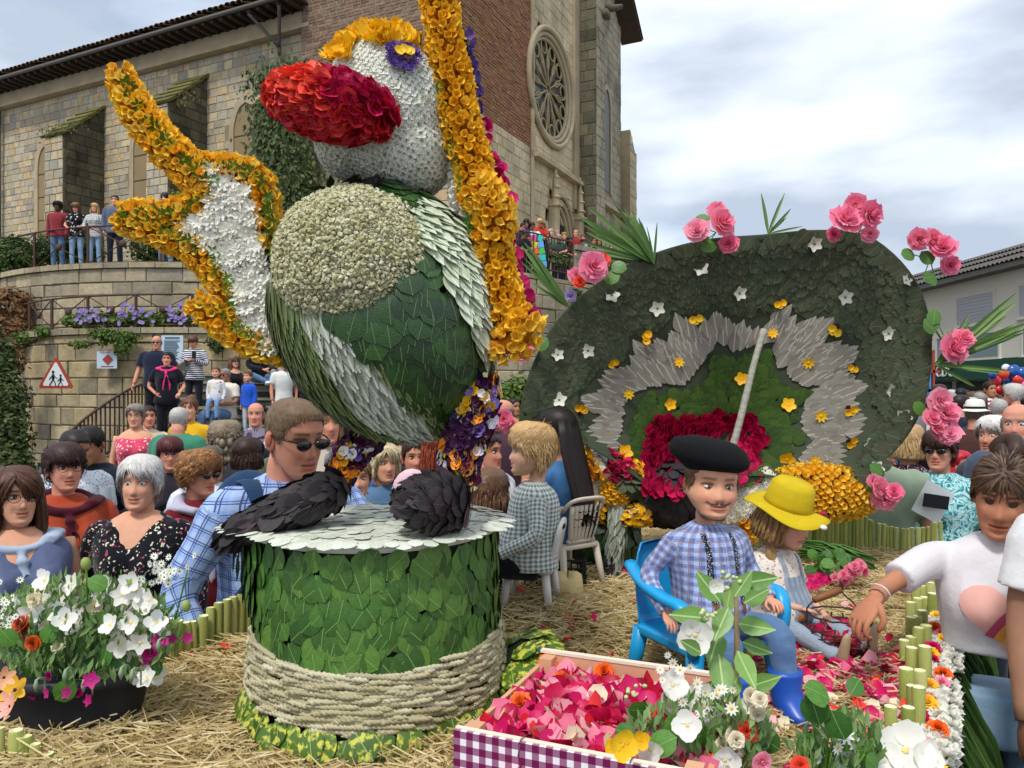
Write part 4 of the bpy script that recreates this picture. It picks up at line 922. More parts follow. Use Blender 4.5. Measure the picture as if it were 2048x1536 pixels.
# clothing materials ---------------------------------------------------------
def cloth(c, kind='plain', c2=None, c3=None, sc=1.0):
 key = 'cloth_%s_%s' % (kind, '_'.join(str(x).lstrip('#') for x in (c, c2, c3, sc)))
 if key in _MC: return _MC[key]
 q = NT(key); v = q.obj(); sx = q.n('ShaderNodeSeparateXYZ'); q.l(q.n('ShaderNodeAttribute', attribute_name='uvp').outputs['Vector'], sx.inputs[0]); X, Y, Z = sx.outputs
 A = X; m = q.math
 nz = q.noise(v, 6, 2); A = m('ADD', A, m('MULTIPLY', nz, .03)); Zz = m('ADD', Z, m('MULTIPLY', nz, .03))
 band = lambda co, per, w, o=0.: m('LESS_THAN', m('FRACT', m('MULTIPLY_ADD', co, 1 / per, 10 + o)), w)
 base = lin(c)
 if kind == 'plain': col = q.ramp(q.math('ADD', nz, 0), [base, base])
 elif kind == 'stripes': col = q.mix(band(Zz, .032 * sc, .5), c, c2)
 elif kind == 'vstripes': col = q.mix(band(A, .028 * sc, .45), c, c2)
 elif kind == 'check':  # gingham
  a, b = band(A, .022 * sc, .5), band(Zz, .022 * sc, .5); col = q.mix(m('MULTIPLY', m('ADD', a, b), .5), c, c2)
 elif kind == 'plaid':
  col = q.mix(m('MULTIPLY', m('ADD', band(A, .075 * sc, .45), band(Zz, .075 * sc, .45)), .42), c, c3 or c2)
  l1 = m('MAXIMUM', m('MAXIMUM', band(A, .075 * sc, .09, .1), band(A, .075 * sc, .07, .9)), m('MAXIMUM', band(Zz, .075 * sc, .09, .1), band(Zz, .075 * sc, .07, .9))); col = q.mix(m('MULTIPLY', l1, .85), col, c2)
 elif kind == 'floral':
  vo = q.n('ShaderNodeTexVoronoi'); ni(vo, 'Scale', 28 / sc); dn = q.n('ShaderNodeMix', data_type='VECTOR'); ni(dn, 0, .06); q.l(v, dn.inputs[4]); nn = q.n('ShaderNodeTexNoise'); ni(nn, 'Scale', 30); q.l(v, nn.inputs[0]); q.l(nn.outputs['Color'], dn.inputs[5]); q.l(dn.outputs[1], vo.inputs[0])
  f = m('LESS_THAN', vo.outputs['Distance'], .30); hue = q.n('ShaderNodeSeparateColor'); q.l(vo.outputs['Color'], hue.inputs[0]); col = q.mix(f, c, q.ramp(hue.outputs[0], [c2, c3 or c2, c2], const=True))
 elif kind == 'swirl':
  n = q.noise(v, 16 / sc, 3, .6, 2.5); col = q.ramp(n, [c, c2, c3 or c, c2, c], [.35, .43, .5, .56, .64], False)
 elif kind == 'denim': col = q.mix(q.noise(q.obj((1, 1, 2.5)), 5, 5, .6), c, c2 or '#6d8db0')
 elif kind == 'crowd': col = q.ramp(q.rnd(), ['#1d2333', '#8d2b2b', '#d8d8d2', '#2f5d8c', '#5b6b4a', '#23232a', '#c9a06a', '#b34a6a', '#e0dccf', '#3d4a66', '#7fa0b8', '#462f3a'], const=True)
 wv = q.noise(v, 420, 1); n2 = q.noise(v, 9, 4); k = m('MULTIPLY_ADD', n2, .3, .85); cc = q.n('ShaderNodeCombineColor'); [q.l(k, cc.inputs[i]) for i in range(3)]
 col = q.mix(1., col, cc.outputs[0], 'MULTIPLY'); h = m('ADD', m('MULTIPLY', wv, .15), q.noise(v, 14, 4, .6))
 mt = q.fin(col, .88, .15, h, .45, .012, sheen=.15); _MC[key] = mt; return mt
def rotm(yaw=0, pitch=0, roll=0): return rz3(yaw) @ rx3(pitch) @ ry3(roll)
TZ = np.array([.80, .86, .92, 1.0, 1.08, 1.16, 1.24, 1.32, 1.38, 1.42, 1.455, 1.47])
TWm = np.array([.165, .178, .172, .160, .158, .168, .180, .190, .184, .150, .088, .060]); TDm = np.array([.11, .12, .115, .108, .108, .118, .125, .12, .105, .085, .065, .056])
TWf = np.array([.175, .185, .172, .152, .145, .152, .162, .170, .163, .130, .076, .054]); TDf = np.array([.12, .125, .115, .102, .098, .108, .115, .11, .095, .078, .06, .05])
def person(label, feet, h=1.7, yaw=0., shirt=('#446', 'plain'), pants='#222838', skin='fair', hair=('short', '#3a2a1e'), head=(0, 0, 0), hs=1.0, sex='m', fat=1.0, arms=None, legs='stand', sleeve='short', lean=0., tilt=0., detail=1, glasses=None, hat=None, kid=False, group=None, smile=.4, stache=False, curl=.5, skirt=None, brow=None, extra=None, vox=None, open_eye=1, hemz=.82, hand_len=1., neckline=None, palm=(-1, 1), name='person', beard=0, shoes='#2a2624', hide_legs=False, fold=None, lips=1, collar=None, nohand=()):
 s = h / 1.7; M = Matrix.Translation(Vector(feet)) @ Matrix.Rotation(yaw, 4, 'Z') @ Matrix.Scale(s, 4)
 root = link(name, None, M=M); root.empty_display_size = .1; tag(root, label, 'person', group)
 sk = np.array(SKIN[skin] if isinstance(skin, str) else skin); r_ = random.Random(label); seed = r_.randrange(1000)
 hip = np.array((0, 0, .9)); UB = rotm(0, lean, tilt)  # upper body rotation about the hips (lean>0 leans forward, -Y)
 up = lambda p: (UB @ (np.array(p, float) - hip)) + hip
 if legs == 'sit': pass
 W, D = (TWf, TDf) if sex == 'f' else (TWm, TDm); W = W * (fat ** .9); D = D * fat ** 1.3
 if kid: W = W * .86; D = D * .92
 sw = (.165 if sex == 'f' else .185) * fat ** .5 * (.86 if kid else 1)
 # torso rings
 a = np.linspace(0, 2 * PI, 20, endpoint=False); rings = []; rings_s = []
 z0 = hemz
 zs = np.linspace(z0, 1.462, 16)
 for z in zs:
  w = np.interp(z, TZ, W); d = np.interp(z, TZ, D); x = w * np.sign(np.cos(a)) * np.abs(np.cos(a)) ** .85; y = d * np.sin(a) + .01 * (z - 1.1)
  if sex == 'f' and not kid: y = y - .045 * fat * gs(z - 1.25, .07) * (np.sin(a) < 0) * gs(np.abs(x) - .075, .06)
  if fat > 1.1: y = y - .25 * (fat - 1) * gs(z - 1.02, .14) * (np.sin(a) < 0)
  rings.append(np.stack([x, y, np.full(20, z)], -1))
 tor = loft(np.array([[up(p) for p in r] for r in rings]))
 J = {}
 for k, sx in (('l', -1), ('r', 1)):   # l = viewer's left when the person faces the camera
  sh = up((sx * sw, .0, 1.385)); d_ = (arms or {}).get(k)
  if d_ is None: el, wr = up((sx * (sw + .055 * fat), .02, 1.12)), up((sx * (sw + .05), -.03, .87))
  else: el, wr = np.array(d_[0], float), np.array(d_[1], float)
  J[k] = (sh, el, wr)
 g = G(); nz, na = ((62, 56) if detail >= 2 else (44, 36) if detail == 1 else (26, 20))
 HV, HFc, HC = head_geo(nz, na, sk, 'kid' if kid else 'adult', brow or hair[1], smile=smile, stache=stache, beard=beard, lips=lips, cheek=.9 if kid else .5)
 HR = UB @ rotm(head[0], head[1], head[2]) ; hc = up((0, 0, 1.455)); HS = hs
 hx = lambda V: (np.asarray(V, float) * HS + (0, -.012, .125 * HS + .012)) @ HR.T + hc
 g.add(hx(HV), HFc, 0, .5, HC)
 for sx in (-1, 1):
  V, F = ell((0, 0, 0), (.009, .019, .031), 9, 10); V[:, 0] += .008 * np.sign(V[:, 1]) * 0; V = V @ rz3(-sx * .35).T @ rx3(-.15).T + (sx * .0745, .012, -.008); g.add(hx(V), F, 0, .5, sk * (1.0, .85, .82))
  V, F = ell((0, 0, 0), (.006, .011, .02), 6, 8); g.add(hx(V @ rz3(-sx * .35).T + (sx * .081, .009, -.006)), F, 0, .5, sk * (.7, .5, .45))  # inner ear: hollow's shade put in as a darker skin colour
 nk = .056 if sex == 'm' else .047; nk *= (.82 if kid else 1) * fat ** .4
 g.add(*tube([up((0, .012, 1.36)), up((0, .006, 1.43)), hx((0, .028, -.10)), hx((0, .022, -.04))], [nk * 1.5, nk * 1.05, nk, nk * .9], 14), 0, .5, sk * .93)
 if neckline: g.add(*loft(np.array([[up(p) for p in rr_ * (.985, .97, 1)] for rr_ in rings[9:]])), 0, .5, sk)
 ra = .040 * fat ** .6 * (.82 if sex == 'f' else 1) * (.8 if kid else 1)
 for k, sx in (('l', -1), ('r', 1)):
  sh, el, wr = J[k]; g.add(*limb(sh, el, wr, ra * 1.12, ra * .86, ra * .66, 14, 10), 0, .5, sk)
  if k in nohand: continue
  d_ = wr - el; d_ /= np.linalg.norm(d_); hd = (arms or {}).get(k + 'h'); hd = d_ if hd is None else np.array(hd, float) / np.linalg.norm(hd)
  up_ = np.array((sx * -1., .0, .0)) if abs(hd[2]) > .6 else np.array((0, 0, 1.)); up_ = np.array((arms or {}).get(k + 'n', up_), float); up_ = up_ - hd * np.dot(up_, hd); up_ /= np.linalg.norm(up_)
  if abs(hd[2]) > .6 and not (arms or {}).get(k + 'n'): up_ = -up_ * 1.0
  yv = np.cross(up_, hd); HV2, HF2 = hand_geo((arms or {}).get(k + 'c', curl), (.85 if kid else .95) * hand_len * (.92 if sex == 'f' else 1.02), (arms or {}).get(k + 's', sx * -1))
  g.add(wr + HV2 @ np.array([hd, yv, up_]), HF2, 0, .5, sk * (1.02, .95, .93))
 # legs
 sit = legs if isinstance(legs, dict) else None
 LG = {}
 for k, sx in (('l', -1), ('r', 1)):
  if sit: LG[k] = [np.array(q, float) for q in sit[k]]
  else: LG[k] = [np.array((sx * .09, 0, .88)), np.array((sx * .10, -.02, .48)), np.array((sx * .11, .01, .08))]
 lw = (.92 if sex == 'f' else 1) * fat ** .8 * (.85 if kid else 1)
 bare = skirt is not None or pants is None
 if bare:
  for k in 'lr': g.add(*limb(*LG[k][:3], .085 * lw, .055 * lw, .035 * lw), 0, .5, sk)
 b = g.build('body', skin_mat(), root, local=True, usecol=True)
 # eyes
 if detail >= 1 and glasses != 'sun' and open_eye:
  for sx in (-1, 1):
   e = G(); V, F = ell((0, 0, 0), (.0122, .0122, .0122), 10, 12, rx3(PI / 2)); c = np.array((sx * (.034 if kid else .031), -.0683, .0066))
   e.add(hx(V * (1, 1, .40) + c), F, 0)
   V, F = ell((0, -.0088, 0), (.0060, .0040, .0046), 8, 10); e.add(hx(V + c + (sx * -.001, 0, .0004)), F, 1); e.build('eye', [m_eyew, m_dark], root, local=True)
 if hair and hair[0] != 'none':
  hg = G(); n = {0: 50, 1: 480, 2: 2400}[detail]; hg2 = G()
  hair_geo(hg2, hair[0], seed, n, hatted=hat is not None)
  if hair[0] in ('long', 'wavy'): hang_hair(hg2, seed, .22 if len(hair) < 4 else hair[3], n // 3)
  if hair[0] == 'bob': hang_hair(hg2, seed, .085, n // 3)
  if hair[0] == 'bun': hg2.add(*ell((0, .075, .115), (.045, .045, .04), 8, 12))
  if hair[0] in ('curly', 'bigcurl'):
   R2_ = random.Random(seed)
   for _ in range(50 + 60 * detail):
    az = R2_.uniform(-PI, PI); z = R2_.uniform(hairline(az) + .01, .11); p = head_pt(np.array(az), np.array(z), .03 if hair[0] == 'curly' else .045); p[2] += .02 * sm(.07, .11, z); q_ = R2_.uniform(.010, .018); hg2.add(*ell(p, (q_, q_, q_), 5, 6))
   if hair[0] == 'bigcurl':
    for _ in range(160):
     p = (R2_.uniform(-.11, .11), R2_.uniform(.0, .13), R2_.uniform(-.26, 0)); q_ = R2_.uniform(.015, .026); hg2.add(*ell(p, (q_, q_, q_ * 1.5), 5, 6))
  for v in hg2.v: v[:] = hx(v)
  hg2.build('hair', hairm(hair[1], hair[2] if len(hair) > 2 else None), root, local=True)
 if glasses:
  mt = mat('dark_glasses', ['#0c0c0e'], .12, 0, 5, 0, spec=.7) if glasses == 'sun' else mat('spectacle_frame', ['#3a2a2a'], .4, 0, 5, 0)
  gg = G()
  for sx in (-1, 1):
   if glasses == 'sun':
    rr = [[(sx * .033 + math.cos(q) * .026 * k, -.098 + yy, .004 + math.sin(q) * (.019 if math.sin(q) < 0 else .014) * k) for q in np.linspace(0, 2 * PI, 12, endpoint=False)] for yy, k in ((.006, 1), (0, 1), (-.004, .8))]; gg.add(hx(loft(np.array(rr))[0]), loft(np.array(rr))[1])
   else: V, F = tube([(sx * .033 + math.cos(q) * .023, -.098, .004 + math.sin(q) * .017) for q in np.linspace(0, 2 * PI, 13)], .0016, 4, cap=False); gg.add(hx(V), F)
   V, F = tube([(sx * .058, -.095, .012), (sx * .076, -.05, .012), (sx * .079, .012, .010)], .003 if glasses == 'sun' else .0018, 5); gg.add(hx(V), F)
  V, F = tube([(-.014, -.1, .008), (0, -.104, .01), (.014, -.1, .008)], .002, 5); gg.add(hx(V), F); gg.build('glasses', mt, root, local=True)
 if hat: hat(hx, root)
 # shirt
 vx = vox or {0: .026, 1: .016, 2: .0095}[detail]; fo = fold if fold is not None else {0: .010, 1: .008, 2: .006}[detail]
 if shirt:
  g = G(); inn = lambda k: up(((-1 if k == 'l' else 1) * sw * .5, .0, 1.385))
  if neckline:
   rr_ = np.array([[(np.interp(z, TZ, W) * np.sign(math.cos(q)) * abs(math.cos(q)) ** .85, np.interp(z, TZ, D) * math.sin(q) - (.045 * fat * gs(z - 1.25, .07) * (math.sin(q) < 0) * gs(abs(np.interp(z, TZ, W) * math.cos(q)) - .075, .06) if sex == 'f' and not kid else 0), z) for q in a] for z in np.linspace(z0, 1.46 if neckline == 'v' else 1.375, 15)]); top_ = rr_.copy(); keep = 14
   dep = {'v': .075, 'tank': .02}[neckline]; k_ = sm(1.27, 1.44, rr_[..., 2]); top_[..., 2] -= k_ * dep * gs(rr_[..., 0], .05) * (rr_[..., 1] < 0)
   tor2 = loft(np.array([[up(p) for p in r * (1.05, 1.08, 1)] for r in top_[:keep + 1]])); g.add(*tor2)
   if neckline == 'tank':
    for sx in (-1, 1): g.add(*tube([up((sx * .085, -.09, 1.34)), up((sx * .095, -.02, 1.425)), up((sx * .085, .07, 1.36))], .02, 8))
  else:
   g.add(tor[0] * 1, tor[1]); V = np.array([[up(p) for p in r * (1.05, 1.08, 1)] for r in rings[:-1]]); g.add(*loft(V))
  if sleeve != 'none':
   for k in 'lr':
    sh, el, wr = J[k]; lo = sleeve in ('long', 'rolled'); rr = ra * 1.45
    if sleeve == 'short': e2 = sh + (el - sh) * .72; g.add(*tube(smooth_path([inn(k), sh + (0, 0, -.012), sh + (el - sh) * .3, e2], 9), rr * np.array([.75, 1.0, 1.12, 1.2, 1.2, 1.16, 1.13, 1.14, 1.16]), 12))
    else:
     w2 = wr if sleeve == 'long' else el + (wr - el) * .45; g.add(*tube(smooth_path([inn(k), sh + (0, 0, -.012), sh + (el - sh) * .4, sh + (el - sh) * .93, el + (w2 - el) * .12, el + (w2 - el) * .6, w2], 20), rr * np.interp(np.linspace(0, 1, 20), [0, .12, .25, .5, .75, 1], [.75, 1.08, 1.17, 1.0, .92, .80 if sleeve == 'long' else 1.0]), 12))
  o = g.build('shirt', cloth(*shirt), root, local=True); remesh(o, vx, fo, 18, seed, [((J[k][0] * .8 + J[k][1] * .2, J[k][1], J[k][2]), ra * 2.1) for k in 'lr'])
 if collar:
  g = G(); cp = [up((math.sin(q) * (nk * 1.4), -.01 - math.cos(q) * nk * 1.3 - .01, 1.458 + .012 * -math.cos(q) - (.03 if abs(q) < .3 else 0))) for q in np.linspace(-2.9, 2.9, 20)]
  co_ = [up((math.sin(q) * (nk * 2.3), -.01 - math.cos(q) * nk * 2.1 - .02, 1.398 - .03 * (abs(q) < 1) * (1 - abs(q)))) for q in np.linspace(-2.9, 2.9, 20)]
  ci = [np.array(p) + (0, 0, .0) for p in cp]; V = np.vstack([co_, cp, np.array(cp) * (1, 1, 1) + (0, 0, -.035)]); g.add(V, [grid_faces(3, 20, False)]); g.build('collar', cloth(*shirt) if collar is True else cloth(*collar), root, local=True)
 if not bare and not hide_legs:
  g = G(); pz = np.linspace(.82, .98, 6)
  if sit: pv = np.mean([LG['l'][0], LG['r'][0]], 0); g.add(*ell(pv + (0, .02, .02), (.17 * lw, .13 * lw, .11), 8, 14))
  else: g.add(*loft(np.array([[(np.interp(z, TZ, W) * 1.01 * math.cos(q), np.interp(z, TZ, D) * 1.01 * math.sin(q), z) for q in a] for z in pz])))
  for k in 'lr': g.add(*limb(*LG[k][:3], .092 * lw, .066 * lw, .052 * lw, 14, 12))
  o = g.build('trousers', cloth(pants, 'denim' if pants[1:3] in ('2f', '3b', '6f', '9d', '5f') else 'plain') if isinstance(pants, str) else cloth(*pants), root, local=True); remesh(o, vx * 1.15, fo, 16, seed + 3, [((LG[k][0], LG[k][1], LG[k][2]), .14 * lw) for k in 'lr'])
 if skirt:
  g = G(); zz_ = np.linspace(skirt[1], .98, 8); g.add(*loft(np.array([[(np.interp(z, [skirt[1], .98], [.26, .16]) * fat * math.cos(q) * (1 + .05 * math.sin(q * 6)), np.interp(z, [skirt[1], .98], [.22, .12]) * fat * math.sin(q) * (1 + .05 * math.sin(q * 6)), z) for q in np.linspace(0, 2 * PI, 36, endpoint=False)] for z in zz_]))); g.build('skirt', cloth(*skirt[0]), root, local=True)
 if shoes and not hide_legs:
  for k in 'lr':
   an = LG[k][2]; dr = (LG[k][3] if len(LG[k]) > 3 else np.array((0, -1., 0))); dr = dr / np.linalg.norm(dr); g = G()
   u_ = np.cross(dr, (1, 0, 0)); u_ = u_ if u_[2] > 0 else -u_; rr = []
   for t_, w_, h_ in ((-.05, .028, .03), (-.03, .036, .05), (.04, .04, .042), (.11, .046, .03), (.17, .04, .024), (.195, .02, .012)):
    rr.append([an + dr * t_ + np.cross(dr, u_) * w_ * math.cos(q) * (.85 if kid else 1) - u_ * .045 + u_ * (h_ * math.sin(q) + .02) for q in np.linspace(0, 2 * PI, 12, endpoint=False)])
   g.add(*loft(np.array(rr))); g.build('shoe', mat('shoe_' + shoes.lstrip('#'), [shoes], .6, .2, 9, .2), root, local=True)
 if extra: extra(root, up, hx, J, LG)
 root['_h'] = 0
 del root['_h']
 return root
def at_head(px, ytop, Y, h, lift=0.0):
 """feet position so that the crown of a person of height h appears at (px, ytop) at distance Y"""
 p = P(px, ytop, Y); return (p[0], p[1], p[2] - h)
# ================================================================= FLOAT
SZ = 1.0   # straw level
def place(p, n, d, sc, tilt=0., roll=0.):
 n = np.asarray(n, float); n = n / (np.linalg.norm(n) + 1e-9); d = np.asarray(d, float); d = d - n * np.dot(n, d)
 if np.linalg.norm(d) < 1e-6: d = np.cross(n, (.2, .9, .3))
 d /= np.linalg.norm(d)
 if roll: d = d * math.cos(roll) + np.cross(n, d) * math.sin(roll)
 c, s = math.cos(tilt), math.sin(tilt); y = d * c + n * s; z = n * c - d * s; x = np.cross(y, z); sc = np.broadcast_to(sc, 3)
 M = np.eye(4); M[:3, 0] = x * sc[0]; M[:3, 1] = y * sc[1]; M[:3, 2] = z * sc[2]; M[:3, 3] = p; return M
def order(items):
 C = np.array((0, 0, 1.8))
 def k(it):
  M = it[0]; p = M[:3, 3]; v = C - p; dd = np.linalg.norm(v); n = M[:3, 2] / np.linalg.norm(M[:3, 2]); px_, py_ = pix(p) if p[1] > .2 else (-999, 0)
  return (0 if (np.dot(n, v / dd) > .05 and -10 < px_ < 2058 and -10 < py_ < 1546) else 1, -np.linalg.norm(M[:3, 1]) / dd)
 return sorted(items, key=k)
def fib(n):
 i = np.arange(n) + .5; ph = np.arccos(1 - 2 * i / n); th = PI * (1 + 5 ** .5) * i; return np.stack([np.cos(th) * np.sin(ph), np.sin(th) * np.sin(ph), np.cos(ph)], -1)
def on_ell(c, r, n, rot=None):
 """points and normals on an ellipsoid"""
 u = fib(n); p = u * r; nn = u / np.array(r); nn /= np.linalg.norm(nn, axis=1)[:, None]
 if rot is not None: p = p @ rot.T; nn = nn @ rot.T
 return p + np.array(c), nn, u
def on_tube(path, rad, sp, flat=1., jit=.3):
 p, t, U, W = frames(path); d = np.r_[0, np.cumsum(np.linalg.norm(np.diff(p, axis=0), axis=1))]; out = []
 for s in np.arange(sp * .3, d[-1], sp):
  f = lambda A: np.array([np.interp(s, d, A[:, i]) for i in range(3)]); c, tt, u, w = f(p), f(t), f(U), f(W); r = np.interp(s, d, rad); k = max(4, int(2 * PI * r / sp))
  for j in range(k):
   a = 2 * PI * (j + R.uniform(-jit, jit) + .5 * (int(s / sp) % 2)) / k; n = math.cos(a) * u + math.sin(a) * flat * w; out.append((c + r * n, n / np.linalg.norm(n), tt))
 return out
# petal & leaf materials
m_or = mat('orange_petal', ['#ffd84a', '#ffcc2e', '#ffe066', '#fcbc22', '#ffd84a'], .5, .10, 60, 0, trans=.3)
m_or2 = mat('deep_gold_petal', ['#fcc62e', '#ffd23c', '#f2b61e', '#ffd84a'], .5, .12, 60, 0, trans=.3)
m_ye = mat('yellow_petal', ['#f6c518', '#f2b50e', '#fbd32c'], .5, .12, 60, 0, trans=.2)
m_sep = mat('green_sepal', ['#4c7a20', '#5c8a2c', '#3c6618'], .6, .2, 30, 0)
m_wp = mat('white_petal', ['#faf9f2', '#fdfcf6', '#f4f2e4', '#faf8ee'], .55, .03, 40, 0, trans=.35)
m_cream = mat('cream_floret', ['#c9c49a', '#d6d2ac', '#b8b484', '#dcdabc'], .8, .15, 60, 0, trans=.1)
m_red = mat('red_rose_petal', ['#d81e34', '#e62c34', '#c01430', '#ee4440', '#cc1840', '#a80e2c'], .45, .2, 30, 0, trans=.12)
m_crim = mat('crimson_petal', ['#b80e44', '#d01a56', '#9c0a38', '#c41448', '#dc2c66'], .45, .2, 30, 0, trans=.12)
m_coral = mat('coral_red_petal', ['#ee4434', '#f45a40', '#e23430'], .45, .15, 30, 0, trans=.12)
m_pk = mat('pink_rose_petal', ['#f98fae', '#f57ba0', '#fca8be', '#f88aa4'], .5, .1, 30, 0, trans=.3)
m_mag = mat('magenta_petal', ['#d8186a', '#c81060', '#e6347c'], .5, .15, 30, 0, trans=.2)
m_purp = mat('violet_petal', ['#5a3a8c', '#47307c', '#6c4c9c'], .5, .15, 30, 0, trans=.1)
m_lil = mat('lilac_petal', ['#b9a6d8', '#cbbce2'], .5, .1, 30, 0, trans=.2)
m_vein = mat('pale_vein', ['#9bb070'], .6, .2, 30, 0)
def leafm(name, cols, vein=None, rough=.42, nv=.35, spec=.4):
 return [mat(name, cols, rough, nv, 6, .25, 25, .01, trans=.06, spec=spec), mat(name + '_vein', [vein or cols[0]], .6, .15, 30, 0)]
ml_drum = leafm('drum_leaf', ['#416b28', '#355c22', '#4c7730', '#5a8434', '#30521f', '#46702f', '#668c38'], '#7d9c58')
ml_sil = leafm('silver_leaf', ['#d2d7c6', '#c8ceba', '#dadfd0', '#e2e5da'], '#e6e9df', .7, .15)
ml_dk = leafm('glossy_dark_leaf', ['#1f3d14', '#2a4d1a', '#183210', '#335a20', '#223f18'], '#5c7a48', .28, .3, .6)
ml_long = leafm('long_green_leaf', ['#4a5c2a', '#3e5024', '#5a6a38', '#525f34'], '#73814f', .5)
ml_gry = leafm('grey_velvet_leaf', ['#939a88', '#a2a896', '#858c7a', '#adb2a2'], '#c2c6b6', .8, .15)
ml_char = leafm('charcoal_leaf', ['#2a2628', '#352f32', '#201d1f', '#3c2e36'], '#4b4448', .6)
ml_sage = leafm('sage_canopy_leaf', ['#48523a', '#3d4a30', '#525c42', '#424c34', '#4a4a36', '#3a4a2c'], '#747a60', .6)
ml_tau = leafm('taupe_canopy_leaf', ['#8c877a', '#989387', '#7e796c', '#a19c90'], '#b8b3a6', .75, .15)
ml_inn = leafm('inner_green_leaf', ['#3c5a18', '#304c14', '#47641e', '#2b4412'], '#55732c', .5)
ml_pal = leafm('pale_sage_leaf', ['#c4ceb0', '#b2be9c', '#d2dac2'], '#e4e9da', .7, .12)
def speckm():
 q = NT('speckled_leaf'); v = q.obj(); vo = q.n('ShaderNodeTexVoronoi'); ni(vo, 'Scale', 12); q.l(q.wpos((8, 8, 8)), vo.inputs[0]); n = q.noise(q.wpos(), 60, 3)
 c = q.mix(q.ramp(n, [(0, 0, 0), (1, 1, 1)], [.5, .6]), q.ramp(q.rnd(), ['#3c5a1a', '#4d6c1e', '#2c4814']), '#c3c24a'); return q.fin(c, .4, .5, None)
ml_spk = [speckm(), m_vein]
m_core = mat('foam_core_dark', ['#26331a'], .9, .2, 8, .3)
m_corew = mat('foam_core_pale', ['#e0dfcc'], .9, .2, 8, .3); m_coreo = mat('foam_core_orange', ['#a86408'], .9, .2, 8, .3); m_corer = mat('foam_core_red', ['#7c0c1c'], .9, .2, 8, .3); m_coreb = mat('foam_core_charcoal', ['#1d1a1b'], .9, .2, 8, .3)
def t_rleaf(w, curl, cup, m=6, veins=True):
 t = np.linspace(0, 1, m + 1); V = []
 for a in t: ww = w * math.sqrt(max(.0, 1 - (2 * a - 1) ** 2)) * (1 - .12 * a) + .005; z = curl * math.sin(a * PI); V += [(-ww, a, z - cup * ww), (0, a, z), (ww, a, z - cup * ww)]
 F = [(3 * i + j, 3 * i + j + 1, 3 * i + j + 4, 3 * i + j + 3) for i in range(m) for j in (0, 1)]; k = len(V)
 for a in t: V += [(-.012, a, curl * math.sin(a * PI) + .008), (.012, a, curl * math.sin(a * PI) + .008)]
 return np.array(V, float), [np.array(F), (np.array([(k + 2 * i, k + 2 * i + 1, k + 2 * i + 3, k + 2 * i + 2) for i in range(m)]), 1)]
LEAF = t_rleaf(.44, .05, .07); LEAFN = t_leaf(.26, .1, .12); LEAFL = t_leaf(.13, .03, .1, 6); RND = [t_round(9, .14, .1, k) for k in range(3)]
def cup(seed=0): # single cupped rose petal
 V, F = t_leaf(.5, .32, .28, 4, False, .7); r_ = random.Random(seed); V = V + np.array([[r_.uniform(-.07, .07) for _ in range(3)] for _ in V]); return V, F
CUP = [cup(k) for k in range(3)]
MARIS = [join(*[xf(cup(k + 7 * j), (.62 + .1 * (k % 2), .6 + .08 * ((k + j) % 3), .9), (.02 * (k % 3), 0, .03 * k), rz3(k * 2 * PI / n + .3 + .2 * ((k * 7 + j) % 3)) @ rx3(.35 + .2 * ((k + j) % 3))) for k in range(n)]) for j, n in enumerate((5, 4, 6))]; MARI = MARIS[0]  # loose orange blossom
STAR = t_flower(6, .10, .5, .35, 0, seg=2); FL5 = t_flower(5, .2, .5, .3, .09, seg=2); FL4 = t_flower(4, .24, .5, .25, .08)
DAISY = t_flower(9, .10, .5, .15, .15, seg=2)
PAN = join(xf(RND[0], (.62, .62, 1), (-.02, .02, .0)), xf(RND[1], (.62, .62, 1), (-.35, -.05, .03)), xf(RND[2], (.62, .62, 1), (.02, -.05, .035), rz3(-.5)), (np.array([(.0, .02, .1), (.26, -.2, .09), (0, -.34, .1), (-.26, -.2, .09), (-.05, .2, .08)]), [(np.array([(0, 1, 2), (0, 2, 3), (0, 3, 4)]), 1)]))
PAN = (PAN[0] - np.array((-.12, .12, 0)), PAN[1])
_rt = random.Random(9)
TUFT = join(*[xf(ell((0, 0, 0), (.16, .16, .12), 4, 5), 1, (.33 * math.cos(a) * k, .33 * math.sin(a) * k, .2 + .12 * k * (i % 2))) for i, (a, k) in enumerate([(0, 0), (0, 1), (1.3, 1), (2.5, 1), (3.8, 1), (5.0, 1)])]); TUFT = (TUFT[0] + np.array([[_rt.uniform(-.07, .07) for _ in range(3)] for _ in TUFT[0]]), TUFT[1])
BELL = join(*[xf(t_leaf(.2, .25, .2, 3, False), 1, (0, 0, 0), rz3(a) @ rx3(.75)) for a in (0, 2.1, 4.2)])

# platform, straw ------------------------------------------------------------
A0, A1, A2, A3 = (-1.55, 1.42), (.35, 4.62), (2.06, 3.66), (.72, 1.42)
fl = thing('float_platform', (.3, 2.6, 0), 'parade float platform edged with white petals and covered in straw', 'float')
g = G(); g.add(*prism([A0, A3, A2, A1], SZ - .12, SZ - .03, 'xy')); g.build('deck', mat('plywood', ['#7a5f3e'], .85, .2, 5), fl, False)
for (x_, y_) in ((-.9, 1.8), (.5, 1.8), (.6, 4.0), (1.5, 3.4)):
 w = G(); w.add(*tube([(x_ - .1, y_, .3), (x_ + .1, y_, .3)], .3, 20)); w.build('wheel', m_blk, fl)
g = G(); g.add(*prism([(-1.3, 1.7), (.6, 1.7), (1.6, 3.5), (.4, 4.3)], .45, SZ - .125, 'xy')); g.build('chassis', m_blk, fl, False)
DRC = np.array((-.348, 2.0)); DR0 = .305
def mound(x_, y_):
 return SZ + .025 * math.sin(x_ * 5 + 1) * math.cos(y_ * 4) + .03 * noise.noise(Vector((x_ * 2.5, y_ * 2.5, 3))) + .02 * noise.noise(Vector((x_ * 9, y_ * 9, 1)))
P4 = [A0, A3, A2, A1]
